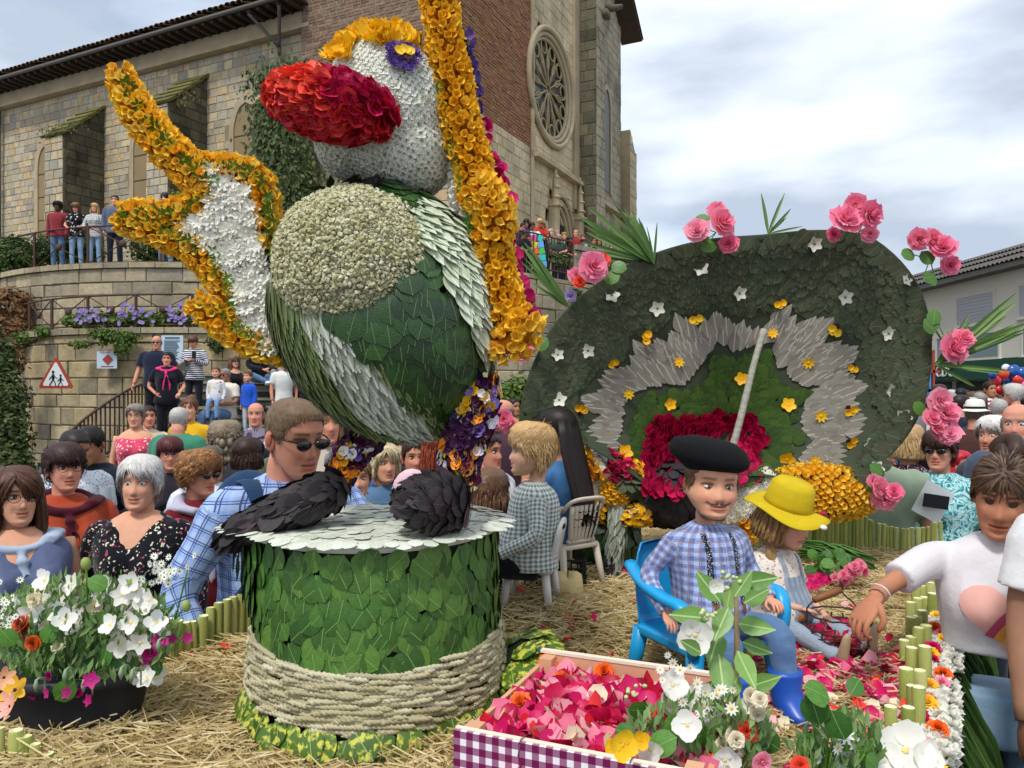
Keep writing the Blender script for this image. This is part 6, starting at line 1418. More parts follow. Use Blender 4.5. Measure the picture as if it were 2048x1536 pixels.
dflow('buttercup', t_flower(5, .22, .5, .3, .1, cm=0), [mat('buttercup_yellow', ['#f0b414'], .45, .1, 30, 0)], [(1480, 758), (1338, 808), (1573, 810), (1570, 918), (1248, 904)], .064)
ROSE = [t_rose(5, 5, k) for k in range(3)]
def bloom(parent, nm, px, py, Y, d, mt, k=None, nrm_=None, T=None):
 g = G(); g.bake(T or ROSE[R.randrange(3) if k is None else k], [place(bp(px, py, Y), nrm_ or (R.uniform(-.5, .5), -1, R.uniform(-.2, .6)), (0, 0, 1), d / 1536 * Y, 0, R.uniform(-3, 3))], 0); return g.build(nm, mt, parent)
def stalk(parent, a, b, r=.003, mt=None, nm='stem', sag=.0):
 m_ = [(a[i] + b[i]) / 2 for i in range(3)]; m_[2] += sag; g = G(); g.add(*tube(smooth_path([a, m_, b], 6), r, 5)); return g.build(nm, mt or m_sep, parent)
m_rl = leafm('rose_leaf', ['#3f6a24', '#547f34', '#34591e'], '#7c9c58')
for cx, cy, fl_, lf in ((1180, 535, [(1182, 535, 62), (1152, 552, 36), (1205, 522, 30), (1160, 565, 26)], [(1215, 545), (1222, 530), (1208, 560)]), (1432, 445, [(1438, 448, 60), (1395, 464, 50), (1434, 425, 40), (1458, 490, 40)], [(1400, 490), (1418, 485), (1388, 448)]),
  (1705, 435, [(1688, 445, 66), (1735, 430, 56), (1710, 410, 44), (1740, 470, 34), (1665, 470, 30)], [(1715, 470)]), (1860, 500, [(1835, 478, 44), (1862, 478, 40), (1885, 498, 52), (1898, 530, 40)], [(1830, 510), (1865, 528), (1870, 555), (1850, 545)]),
  (1905, 690, [(1900, 698, 58), (1924, 680, 44), (1915, 710, 40)], [(1872, 665), (1880, 655), (1885, 672), (1865, 650)]), (1880, 810, [(1875, 800, 50), (1890, 830, 56), (1862, 838, 40), (1885, 862, 60), (1900, 870, 44), (1870, 855, 36)], [(1850, 830), (1868, 815)]),
  (1010, 845, [(1005, 838, 40), (1020, 852, 34)], [(1000, 860)]), (1050, 700, [(1052, 700, 30), (1045, 712, 26)], [(1065, 690), (1072, 700)]), (1765, 985, [(1755, 975, 44), (1770, 995, 50), (1745, 962, 28), (1788, 985, 36)], [(1740, 985), (1765, 950)])):
 cl = link('rose_cluster', None, dish)
 for x_, y_, d in fl_: bloom(cl, 'rose', x_, y_, YU - .12 + R.uniform(-.04, .04), d, m_pk if cx != 1180 or d > 30 else m_coral)
 for x_, y_ in lf:
  g = G(); g.bake(LEAF, [place(bp(x_, y_, YU - .1), (R.uniform(-.4, .4), -1, .3), (R.uniform(-1, 1), 0, R.uniform(-.5, 1)), .07, .1, 0)]); g.build('leaf', m_rl, cl); stalk(cl, bp(x_, y_, YU - .09), bp(cx, cy + 20, YU - .06), .0022)
bloom(dish, 'lilac_bloom', 1139, 592, YU - .05, 26, m_lil); stalk(dish, bp(1140, 600, YU - .04), bp(1150, 612, YU - .04))
m_palm = mat('palm_green', ['#4f7032', '#5f8040', '#3e5c28', '#7a944e'], .5, .2, 20, 0, trans=.1)
def frond(root_, tips, Y):
 f_ = link('palm_frond', None, dish)
 for (x_, y_) in tips:
  a = bp(root_[0], root_[1], Y); b = bp(x_, y_, Y - R.uniform(-.05, .08)); d = b - a; L = np.linalg.norm(d); g = G(); V, F = t_leaf(.034, .0, .25, 5, False, .5)
  V = V.copy(); V[:, 2] -= .03 * V[:, 1] ** 3; g.bake((V, F), [place(a, (R.uniform(-.5, .5), -1, .2), d, (L * R.uniform(.8, 1.3), L, L), 0, 0)]); g.build('leaflet', m_palm, f_, False)
frond((1308, 528), [(1168, 420), (1165, 432), (1166, 444), (1166, 456), (1168, 466), (1175, 474), (1185, 482), (1205, 492)], YU - .02)
frond((1308, 528), [(1222, 408), (1232, 418), (1245, 420), (1258, 414), (1266, 416), (1276, 426), (1286, 436), (1296, 440), (1304, 446), (1309, 438)], YU - .03)
frond((1138, 615), [(1040, 480), (1048, 488), (1054, 500), (1060, 512), (1046, 520), (1040, 532), (1045, 545), (1056, 556)], YU)
frond((1536, 468), [(1548, 378), (1584, 374), (1600, 408), (1600, 424), (1605, 448), (1562, 400)], YU)
frond((1870, 728), [(2046, 578), (2040, 600), (2052, 618), (2050, 640), (2045, 652), (2030, 668), (1975, 632), (2000, 614), (2048, 666)], YU - .1)
frond((1870, 730), [(2020, 742), (2000, 752), (1980, 762), (1950, 770), (1968, 744)], YU - .1)
# second flower figure carrying the parasol
fig = thing('flower_figure', (.75, 3.4, SZ), 'second flower covered bird behind the parasol with a dark body and orange marigold bill', 'flower sculpture')
def blob(nm, piece, c, r, rot, core, tm, mt, n, sz, tilt=(0, .3), grow=(0, 0, -1)):
 g = G(); g.add(*ell(c, np.array(r) * .95, 14, 20, rot)); o = g.build(nm, core, fig)
 parts(o, piece, tm, mt, order([(place(p, nn, np.array(grow) + np.array([R.uniform(-.4, .4) for _ in range(3)]), R.uniform(*sz), R.uniform(*tilt), R.uniform(-3, 3) if tm is not LEAFS_ else R.uniform(-.5, .5)), R.randrange(len(tm)), R.random()) for p, nn in zip(*on_ell(c, r, n, rot)[:2])])); return o
LEAFS_ = [LEAF]; E3 = np.eye(3); pw = lambda r, Y: r / 1536 * Y
blob('body', 'charcoal_leaf', bp(1330, 985, 3.36), (pw(75, 3.36), .12, pw(62, 3.36)), E3, m_coreb, LEAFS_, ml_char, 220, (.06, .085), (0, .12))
blob('bill', 'marigold', bp(1640, 985, 3.3), (pw(112, 3.3), .09, pw(48, 3.3)), ry3(.05), m_coreo, [MARI], m_or, 520, (.03, .042))
blob('pad', 'dark_leaf', bp(1200, 1060, 3.5), (pw(70, 3.5), .13, pw(68, 3.5)), E3, m_core, LEAFS_, ml_dk, 150, (.09, .13), (0, .1))
blob('hip', 'pansy', bp(1205, 1005, 3.38), (pw(40, 3.4), .06, pw(45, 3.4)), ry3(-.4), m_coreb, [PAN], m_pan, 130, (.035, .045))
blob('hip_yellow', 'yellow_pansy', bp(1212, 1010, 3.36), (pw(36, 3.4), .05, pw(38, 3.4)), ry3(-.4), m_coreb, [PAN], m_pany, 60, (.03, .04))
blob('shoulder', 'white_daisy', bp(1190, 985, 3.36), (pw(28, 3.4), .05, pw(24, 3.4)), E3, m_corew, [DAISY], [m_wp, m_yc], 90, (.026, .034))
blob('marigold_knob', 'marigold', bp(1232, 983, 3.3), (pw(24, 3.3), .04, pw(24, 3.3)), E3, m_coreo, [MARI], m_or2, 110, (.025, .032))
blob('green_arm', 'sage_leaf', bp(1265, 965, 3.3), (pw(42, 3.3), .05, pw(22, 3.3)), ry3(.3), m_core, LEAFS_, ml_sage, 90, (.05, .07))
for pts_, mt, tm, core, nm in (([(1160, 905, 10), (1185, 940, 11), (1195, 960, 9)], m_or2, MARIS, m_coreo, 'gold_blossom'), ([(1150, 915, 8), (1175, 950, 9)], m_crim, CUP, m_corer, 'crimson_petal'), ([(1190, 915, 10), (1212, 945, 12), (1225, 960, 8)], [m_wp, m_yc], [DAISY], m_corew, 'white_daisy'), ([(1215, 925, 18), (1240, 935, 24), (1255, 945, 18)], m_crim, CUP, m_corer, 'crimson_petal'), ([(1262, 930, 12), (1280, 945, 15), (1292, 955, 10)], [m_ye, m_maroon], [PAN], m_coreo, 'yellow_pansy'),
  ([(1545, 955, 26), (1500, 985, 34), (1470, 1020, 34), (1440, 1040, 26)], [m_wp, m_yc], [DAISY], m_corew, 'white_daisy'), ([(1560, 975, 18), (1530, 1010, 26), (1500, 1035, 22)], m_pany, [PAN], m_coreb, 'yellow_pansy'), ([(1300, 1030, 20), (1270, 1030, 22), (1245, 1040, 12)], m_pany, [PAN], m_corew, 'yellow_pansy'), ([(1500, 1050, 26), (1480, 1060, 30), (1478, 1078, 20)], m_or, MARIS, m_coreo, 'orange_blossom')):
 pth, rad = px_tube(pts_, 3.28); g = G(); g.add(*tube(pth, rad * .8, 10)); o = g.build('garland', core, fig)
 parts(o, nm, tm, mt, order([(place(p, n, t, R.uniform(.028, .038), R.uniform(0, .4), R.uniform(-3, 3)), R.randrange(len(tm)), R.random()) for p, n, t in on_tube(pth, rad * .9, .022)]))
pth, rad = px_tube([(1240, 1000, 15), (1235, 1060, 14), (1225, 1130, 12)], 3.3); g = G(); g.add(*tube(pth, rad, 12)); o = g.build('pole', ml_gry[0], fig)
parts(o, 'silver_leaf', [LEAFN], ml_gry, order([(place(p, n, t, R.uniform(.07, .1), .02, R.uniform(-.2, .2)), 0, R.random()) for p, n, t in on_tube(pth, rad * 1.02, .026)]))
pth, rad = px_tube([(1225, 1110, 14), (1215, 1140, 16), (1198, 1170, 12), (1190, 1180, 6)], 3.3); g = G(); g.add(*tube(pth, rad, 10)); o = g.build('foot', m_coreb, fig)
parts(o, 'charcoal_leaf', [LEAFN], ml_char, order([(place(p, n, t, R.uniform(.04, .06), .1, R.uniform(-.3, .3)), 0, R.random()) for p, n, t in on_tube(pth, rad * 1.02, .022)]))
# ================================================================= OBJECTS ON THE FLOAT
# reed / celery-like edging ------------------------------------------------------
m_reed = mat('green_reed', ['#a3ae58', '#b8bd6c', '#8c9a48', '#c6c67e', '#95a350'], .5, .25, 14, .2, 60, trans=.06); m_reedt = mat('pale_cut_reed', ['#dfe0a8', '#e9e8be', '#d2d492'], .6, .1, 30, 0)
def t_reed():
 a = np.linspace(0, 2 * PI, 9)[:-1]; rg = [[(math.cos(q) * r * (1 + .12 * math.cos(q)), math.sin(q) * r, z) for q in a] for r, z in ((.42, 0), (.46, .5), (.5, .97), (.46, 1.0))]; V, F = loft(np.array(rg), False); n = len(V)
 rg2 = [[(math.cos(q) * r, math.sin(q) * r, z) for q in a] for r, z in ((.46, 1.0), (.3, 1.0), (.24, .985))]; V2, F2 = loft(np.array(rg2), False)
 return np.vstack([V, V2, [(0, 0, .98)]]), [F[0], (F2[0] + n, 1), (np.array([(n + 16 + i, n + 16 + (i + 1) % 8, n + 24) for i in range(8)]), 1)]
REED = t_reed()
def edging(label, a, b, n, hf, dia, lean=0., jit=0.):
 t = thing('reed_edging', ((a[0] + b[0]) / 2, (a[1] + b[1]) / 2, SZ), label, 'edging'); its = []
 for i in range(n):
  u = (i + .5) / n; x_, y_ = a[0] + (b[0] - a[0]) * u + R.uniform(-jit, jit), a[1] + (b[1] - a[1]) * u + R.uniform(-jit, jit); h = hf(u) * R.uniform(.97, 1.03); d = dia * R.uniform(.85, 1.15)
  M = np.eye(4); M[:3, :3] = rz3(R.random() * 6) @ rx3(R.gauss(0, .03) + lean * 0) @ np.diag((d, d * R.uniform(.7, 1), h + .06)); M[:3, 3] = (x_, y_, SZ - .06); its.append((M, 0, R.random()))
 parts(t, 'reed', [REED], [m_reed, m_reedt], its); return t
wv = lambda u, k, p, a_, b_: a_ + b_ * math.sin(u * k + p)
edging('wavy row of cut pale green reeds between the flower pot and the drum', (-1.06, 2.24), (-.80, 2.62), 17, lambda u: .085 + .05 * abs(math.cos(u * 4.6 + .2)), .03)
edging('short bundle of cut reeds in the lower left corner of the photo', (-1.12, 1.60), (-.90, 1.58), 9, lambda u: .065 + .03 * math.sin(u * 5), .026)
edging('long wavy row of thin reeds closing the far end of the float', (1.0, 4.15), (2.02, 3.60), 62, lambda u: .17 + .035 * math.sin(u * 13.5 - .5), .024)
rt = []
def redge(u): a = np.array(A3) * (1 - u) + np.array(A2) * u; return a + np.array((-.05, .02))
t = thing('reed_edging', (1.1, 2.2, SZ), 'stepped groups of thick cut reeds along the right side of the float', 'edging'); its = []
for (px, py0, py1, w) in ((1800, 1535, 1450, 32), (1782, 1500, 1410, 26), (1818, 1500, 1412, 26), (1840, 1470, 1370, 26), (1825, 1440, 1368, 24), (1812, 1420, 1333, 30), (1842, 1400, 1336, 26), (1822, 1370, 1290, 24), (1836, 1360, 1300, 24), (1850, 1380, 1288, 26), (1808, 1320, 1275, 22), (1824, 1310, 1268, 22), (1838, 1310, 1250, 22), (1852, 1300, 1245, 24), (1820, 1270, 1228, 20), (1834, 1262, 1226, 20), (1848, 1262, 1215, 20), (1822, 1240, 1198, 20), (1836, 1236, 1190, 20), (1850, 1230, 1188, 20), (1864, 1240, 1180, 20), (1832, 1205, 1168, 17), (1846, 1200, 1165, 17), (1860, 1200, 1158, 18), (1838, 1180, 1145, 15), (1852, 1175, 1140, 15), (1864, 1172, 1136, 15)):
 py0 = max(py0, 1150); Y_ = .8 * 1536 / (py0 - 780 + 12); p = P(px, py0, Y_); h = (py0 - py1) / 1536 * Y_ + .03; d = w / 1536 * Y_; M = np.eye(4); M[:3, :3] = rz3(R.random() * 6) @ rx3(R.gauss(0, .02)) @ np.diag((d, d, h)); M[:3, 3] = (p[0], p[1], SZ - .02); its.append((M, 0, R.random()))
parts(t, 'reed', [REED], [m_reed, m_reedt], its)
# white floral edge strip and palm skirt on the right flank
ed = thing('petal_border', (1.3, 2.5, SZ), 'white chrysanthemum border dotted with orange and pink blooms along the right rim', 'flower border')
dR = np.array(A2) - np.array(A3); LR = np.linalg.norm(dR); dR /= LR; nR = np.array((dR[1], -dR[0]))
g = G(); c = (np.array(A3) + np.array(A2)) / 2 + nR * .03; g.add(*box((c[0], c[1], SZ - .01), (.06, LR, .07), rz3(-math.atan2(dR[0], dR[1])))); g.build('rim_board', m_corew, ed, False)
its = []
for _ in range(1500):
 s = R.random() ** 1.3 * LR; o = R.uniform(-.0, .072); p = np.array(A3) + dR * s + nR * o; side = o > .058; its.append((place((p[0], p[1], SZ + .026 if not side else SZ + R.uniform(-.05, .03)), (nR[0], nR[1], .1) if side else (R.uniform(-.3, .3), R.uniform(-.3, .3), 1), (1, 0, 0), R.uniform(.022, .034), 0, R.uniform(-3, 3)), 0, R.random()))
parts(ed, 'white_bloom', [MARI], m_wp, order(its), limit=200)
for i in range(34):
 s = (i + R.random()) / 34 * LR * .95; p = np.array(A3) + dR * s + nR * R.uniform(.005, .055); g = G(); g.bake(ROSE[i % 3], [place((p[0], p[1], SZ + .045), (-.2, -.5, 1), (1, 0, 0), R.uniform(.03, .05), 0, R.uniform(-3, 3))])
 g.build('bloom', [m_or, m_mag, m_or, m_pk, mat('burnt_orange', ['#e8641e'], .5, .15), m_crim][i % 6], ed)
sk_ = thing('palm_skirt', (1.35, 2.4, .5), 'dark palm leaves hanging down the right flank of the float', 'palm leaves'); its = []
for i in range(230):
 s = R.random() ** 1.2 * LR * .9; p = np.array(A3) + dR * s + nR * R.uniform(.065, .085); L = R.uniform(.5, .8); its.append((place((p[0], p[1], SZ - .02), (nR[0], nR[1], .1), (dR[0] * (q_ := R.uniform(-.2, .35)), dR[1] * q_, -1), (L * .22, L, L), R.uniform(-.02, .08)), 0, R.random()))
parts(sk_, 'palm_leaflet', [t_leaf(.16, .0, .3, 5)], leafm('palm_skirt_leaf', ['#2f4a1c', '#3e5c26', '#243a16', '#4d6a30'], '#5c7a3c', .4), order(its))
g = G(); g.add(*prism([tuple(np.array(A3) + nR * .06), tuple(np.array(A2) + nR * .06), tuple(np.array(A2) + nR * .03), tuple(np.array(A3) + nR * .03)], .25, SZ - .05, 'xy')); g.build('side_panel', m_blk, fl, False)
g = G(); p = np.array(A3) + dR * .55 + nR * .12; g.add(*box((p[0], p[1], .62), (.012, .22, .13), rz3(-math.atan2(dR[0], dR[1])) @ rx3(.5))); g.build('white_patch', m_white, fl, False)
# loose petals -------------------------------------------------------------------
def petals(label, mts, n, fn, sz, nm='fallen_petals'):
 g = G(); Ms = [fn() for _ in range(n)]; k = len(mts)
 for i in range(k): g.bake(CUP[i % 3], [place(p, (R.uniform(-.5, .5), R.uniform(-.7, .3), 1), (R.uniform(-1, 1), R.uniform(-1, 1), 0), R.uniform(*sz), R.uniform(0, .4), 0) for p in Ms[i::k]], i)
 return tag(g.build(nm, mts, None), label, 'petals', kind='stuff')
m_cp = mat('cream_petal', ['#efe2b8', '#f2e8cc', '#eed9a0'], .5, .1, 30, 0, trans=.2); m_pp = mat('pale_pink_petal', ['#f2b8c0', '#f0a0b0', '#f6ccd0'], .5, .1, 30, 0, trans=.2)
def onfl(cx, cy, sx, sy):
 def f():
  while True:
   x_, y_ = R.gauss(cx, sx), R.gauss(cy, sy)
   if inpoly((x_, y_), P4): return (x_, y_, mound(x_, y_) + .016)
 return f
petals('red, pink and cream rose petals scattered on the straw around the basket', [m_crim, m_red, m_pk, m_mag, m_crim, m_pp], 250, onfl(.98, 2.15, .14, .18), (.024, .04))
petals('coloured petals strewn on the straw between reeds and flowers', [m_crim, m_coral, m_pk, m_mag, m_cp, m_pp], 190, onfl(.75, 1.85, .16, .25), (.026, .042))
petals('a few crimson petals scattered over the rest of the straw', [m_crim, m_red, m_mag, m_coral], 90, onfl(.3, 2.5, .6, .6), (.026, .04))
petals('petals lying beside the wooden crate', [m_crim, m_pp, m_mag], 40, onfl(.12, 1.95, .06, .1), (.035, .055))
# crate ----------------------------------------------------------------------------
m_pine = mat('peach_painted_wood', ['#d9a583', '#cf9a78'], .7, .15, 10, .2, 50); m_pinew = mat('bleached_wood', ['#e8d9c4'], .7, .1, 10, .2, 50)
def ging():
 q = NT('purple_gingham_print'); v = q.obj(); sx = q.n('ShaderNodeSeparateXYZ'); q.l(v, sx.inputs[0]); m = q.math
 a = m('LESS_THAN', m('FRACT', m('MULTIPLY', sx.outputs[0], 1 / .026)), .52); b = m('LESS_THAN', m('FRACT', m('MULTIPLY', sx.outputs[2], 1 / .026)), .52)
 c = q.mix(m('MULTIPLY', m('ADD', a, b), .5), '#efe9ee', '#6d1247'); c = q.mix(m('MULTIPLY', m('MULTIPLY', a, b), 1.), c, '#6d1247'); c = q.mix(m('MULTIPLY', m('SUBTRACT', m('MAXIMUM', a, b), m('MULTIPLY', a, b)), .75), c, '#8d3a6c'); return q.fin(c, .6, .3)
cr_ = thing('fruit_crate', (-.106, 1.43, SZ), 'low wooden crate with purple gingham print front filled with rose petals', 'crate', rz=math.atan2(-.39, .92))
W_, D_, H_ = .46, .46, .17; cb = lambda nm, lo, hi, mt: (lambda g: (g.add(*bbox2(lo, hi)), g.build(nm, mt, cr_, False, local=True)))(G())
cb('front_panel', (0, -.006, .012), (W_, 0, H_), ging()); cb('front_board', (0, .001, .01), (W_, .012, H_ + .002), m_pinew); cb('back_board', (0.02, D_ - .012, .06), (W_ - .02, D_, H_), m_pine); cb('back_rail', (0, D_ - .014, H_ + .001), (W_, D_ + .002, H_ + .008), m_pinew)
cb('side_board', (0, .013, .03), (.01, D_ - .013, H_ - .02), m_pine); cb('side_board', (W_ - .01, .013, .03), (W_, D_ - .013, H_ - .02), m_pine); cb('base_board', (.011, .013, .0), (W_ - .011, D_ - .013, .012), m_pine)
for x_, y_ in ((.011, D_ - .05), (W_ - .04, D_ - .05), (.011, .013), (W_ - .04, .013)): cb('corner_post', (x_, y_, .013), (x_ + .03, y_ + .034, H_ + .0), m_pine)
for x_ in (.13, .33):
 g = G(); g.add(*tube([(x_, -.008, .145), (x_ + .004, -.004, .175), (x_ + .006, .015, .175)], .0012, 5)); g.build('staple', m_lead, cr_, local=True)
g = G(); g.add(*tube([(.17, -.0075, .065), (.2, -.0075, .088), (.27, -.0075, .088), (.30, -.0075, .065)], .006, 6)); g.build('handle_slot', m_red, cr_, local=True)
pile = thing('petal_pile', (.15, 1.6, SZ + .1), 'heap of crimson, pink and cream rose petals filling the crate', 'petals')
rr3 = rz3(math.atan2(-.39, .92)); bins = [[] for _ in range(6)]; g = G(); V = []
for i in range(14):
 for j in range(14): a, b = .015 + .43 * i / 13, .018 + .42 * j / 13; V.append(np.array((-.106, 1.43, SZ)) + rr3 @ np.array((a, b, .095 + .03 * math.sin(i * .25) * math.sin(j * .24) + .005 * math.sin(i * 2 + j))))
g.add(V, grid_faces(14, 14, False)); g.build('heap', m_corer, pile)
for _ in range(760):
 a, b = R.uniform(.02, .44), R.uniform(.02, .44); p = np.array((-.106, 1.43, SZ)) + rr3 @ np.array((a, b, .105 + .03 * math.sin(a * 7) * math.sin(b * 7) + R.random() * .022)); k = R.choices(range(6), (26, 26, 14, 16, 10, 8))[0]
 bins[k].append((place(p, (R.uniform(-.8, .8), R.uniform(-1, .4), 1), (R.uniform(-1, 1), R.uniform(-1, 1), .2), R.uniform(.026, .05), R.uniform(0, .6)), R.randrange(3), R.random()))
for b_, mt, nm in zip(bins, (m_crim, m_mag, m_red, m_pk, m_pp, m_cp), ('crimson_petal', 'magenta_petal', 'red_petal', 'pink_petal', 'pale_petal', 'cream_petal')): parts(pile, nm, CUP, mt, order(b_))
for k, (a, b) in enumerate(((.09, .35), (.05, .2), (.16, .44), (.02, .44))):
 g = G(); g.bake(ROSE[k % 3], [place(np.array((-.106, 1.43, SZ)) + rr3 @ np.array((a, b, .145)), (R.uniform(-.3, .3), -.8, .8), (0, 0, 1), .05, 0)]); g.build('orange_bloom', mat('burnt_orange', ['#e8641e'], .5, .15), pile)
# flower pot -----------------------------------------------------------------------
pot = thing('flower_trough', (-1.12, 1.86, SZ), 'dark grey oval trough overflowing with white and magenta flowers', 'planter')
g = G(); a = np.linspace(0, 2 * PI, 28, endpoint=False); px0 = np.array((-1.075, 1.86))
rg = [[(px0[0] + math.cos(q) * .20 * k, px0[1] + math.sin(q) * .115 * k, z) for q in a] for k, z in ((.80, SZ - .02), (.86, SZ + .02), (.97, SZ + .105), (1.06, SZ + .108), (1.08, SZ + .132), (1.02, SZ + .134), (.95, SZ + .11))]; g.add(*loft(np.array(rg))); g.build('trough', mat('charcoal_plastic', ['#34363b'], .55, .1, 8, .1), pot)
m_lfb = leafm('broad_leaf', ['#3f7026', '#2f5c1e', '#54852f', '#4a7a2a'], '#7ba050'); m_fine = mat('fine_foliage', ['#5f8046', '#7a9a58', '#4a6a34', '#90aa6c'], .6, .2, 10, 0, trans=.2); m_magd = mat('deep_magenta', ['#b0186e', '#c42c86', '#8c1258'], .5, .15, 30, 0, trans=.15); m_gst = mat('grey_green_stem', ['#8ba080'], .7, .1)
def bouquet(root, cx, cy, rx, ry, Y0, zb, dY=.12, nfine=900, seed=1):
 """fine foliage filling an image-sized ellipse round the pixel centre"""
 r_ = random.Random(seed); Ms = []
 for _ in range(nfine):
  a, q_ = r_.uniform(0, 2 * PI), math.sqrt(r_.random()); p = bp(cx + math.cos(a) * q_ * rx, cy + math.sin(a) * q_ * ry, Y0 + r_.uniform(-dY, dY)); Ms.append(basis((r_.uniform(-1, 1), -1, r_.uniform(-.3, 1)), (r_.uniform(-.8, .8), r_.uniform(-.4, .4), 1), 0, p, (s := r_.uniform(.008, .024), s * 1.7, s)))
 g = G(); g.bake(T_LF, Ms); g.build('fine_foliage', m_fine, root, False, kind='stuff')
 for _ in range(38):
  a, q_ = r_.uniform(0, 2 * PI), math.sqrt(r_.random()); stalk(root, zb, bp(cx + math.cos(a) * q_ * rx, cy + math.sin(a) * q_ * ry * .9, Y0 + r_.uniform(-dY, dY)), .0018, m_sep, sag=.0)
bouquet(pot, 165, 1270, 195, 110, 1.84, tuple((px0[0], px0[1], SZ + .1)), nfine=1700)
def put(root, nm, T, mts, L, sz, Y0, jy=.05, nrm_=None, up_=(0, 0, 1)):
 ms = {}
 for q in L:
  k = R.randrange(len(T)) if isinstance(T, list) else 0; TT = T[k] if isinstance(T, list) else T
  if k not in ms: g = G(); g.bake(TT, [np.eye(4)], 0, [0.]); ms[k] = g.mesh(nm, mts)
  s = (q[2] if len(q) > 2 else sz) / 1536 * Y0; n = nrm_ or (R.uniform(-.7, .7), -1, R.uniform(-.2, .8)); link(nm, ms[k], root, M=Matrix(place(bp(q[0], q[1], Y0 + R.uniform(-jy, jy)), n, up_ if up_ != 'r' else (R.uniform(-1, 1), 0, R.uniform(-.6, 1)), s, 0, R.uniform(-3, 3) if up_ == (0, 0, 1) else 0).tolist()))
JAS = t_flower(4, .26, .5, .45, .1, seg=3); r_ = R
m_wf2 = mat('pure_white_petal', ['#f6f5ee', '#efeee2'], .5, .05, 30, 0, trans=.25); m_sty = mat('cream_centre', ['#e8d48a'], .7)
put(pot, 'white_blossom', [JAS, FL5], [m_wf2, m_sty], [(145, 1168), (120, 1190), (90, 1160), (212, 1172), (205, 1190), (245, 1190), (262, 1165), (255, 1210), (290, 1210), (275, 1225), (300, 1200), (120, 1225), (155, 1210), (95, 1205), (235, 1260), (262, 1245), (255, 1275), (240, 1290), (280, 1285), (262, 1300), (222, 1250), (312, 1245), (320, 1258), (295, 1355), (310, 1350), (285, 1350), (240, 1320), (288, 1265), (60, 1225), (130, 1240), (40, 1215), (150, 1250), (270, 1182)], 46, 1.76)
put(pot, 'cream_pompon', [ROSE[0], ROSE[1]], [mat('cream_bloom', ['#ece8cf', '#e6dcb4'], .6, .1, 30, 0)], [(95, 1255), (118, 1290), (210, 1350), (190, 1215), (232, 1300), (85, 1180), (60, 1240), (70, 1200)], 30, 1.78)
put(pot, 'chamomile', [DAISY], [m_wf2, m_sep], [(R.gauss(320, 24), R.gauss(1150, 18)) for _ in range(34)] + [(R.gauss(20, 16), R.gauss(1225, 20)) for _ in range(16)] + [(375, 1135), (375, 1210), (40, 1160), (60, 1195), (0, 1165), (8, 1200)], 15, 1.78)
put(pot, 'broad_leaf', LEAF, m_lfb, [(130, 1250, 58), (195, 1260, 62), (205, 1335, 50), (225, 1235, 40), (105, 1330, 56), (180, 1300, 50), (60, 1300, 44), (160, 1290, 46), (250, 1330, 44), (110, 1400, 50), (300, 1320, 36), (215, 1175, 40), (30, 1290, 40), (85, 1285, 40), (150, 1340, 44)], 50, 1.75, up_='r')
put(pot, 'magenta_bloom', [ROSE[2], FL5], [m_magd, m_magd], [(300, 1305, 34), (315, 1280, 26), (345, 1278, 22), (375, 1276, 24), (182, 1360, 34), (178, 1400, 26), (70, 1385, 28), (95, 1385, 24), (135, 1385, 26), (155, 1385, 20), (100, 1350, 18), (330, 1285, 20), (290, 1320, 24)], 26, 1.72)
put(pot, 'orange_bloom', [ROSE[0], ROSE[1]], [mat('rust_orange', ['#c85a1c', '#b8421a'], .5, .2, 30, 0)], [(45, 1248, 36), (52, 1262, 32), (68, 1285, 30), (4, 1275, 34), (335, 1243, 12)], 30, 1.77)
put(pot, 'lily', [t_flower(6, .15, .5, .5, .05)], [mat('lily_yellow_pink', ['#f2c020', '#f0b0a0', '#eec24a'], .5, .2, 20, 0, trans=.2), m_maroon], [(30, 1380, 64), (20, 1412, 60), (8, 1355, 44)], 50, 1.66)
put(pot, 'seed_pod', xf(ell((0, 0, 0), (.3, .3, .42), 8, 10)), [mat('pod_green', ['#9caf5c', '#8a9c58'], .6, .15)], [(172, 1128, 34), (175, 1165, 26), (372, 1212, 30)], 30, 1.78, nrm_=(0, -.3, 1))
for a_, b_ in (((180, 1300), (172, 1140)), ((350, 1240), (372, 1210)), ((350, 1240), (375, 1140)), ((260, 1360), (270, 1330)), ((245, 1200), (242, 1140))): stalk(pot, bp(*a_, 1.80), bp(*b_, 1.78), .002)
for x_, y_ in ((80, 1370), (138, 1350), (175, 1370), (250, 1345), (272, 1350), (325, 1290)):  # drooping grey buds
 g = G(); g.add(*tube(smooth_path([bp(x_ + 10, y_ + 20, 1.74), bp(x_ + 6, y_ - 14, 1.72), bp(x_ - 6, y_ - 12, 1.7), bp(x_ - 8, y_ + 14, 1.7)], 9), [.002] * 6 + [.003, .006, .002], 6)); g.build('nodding_bud', m_gst, pot)
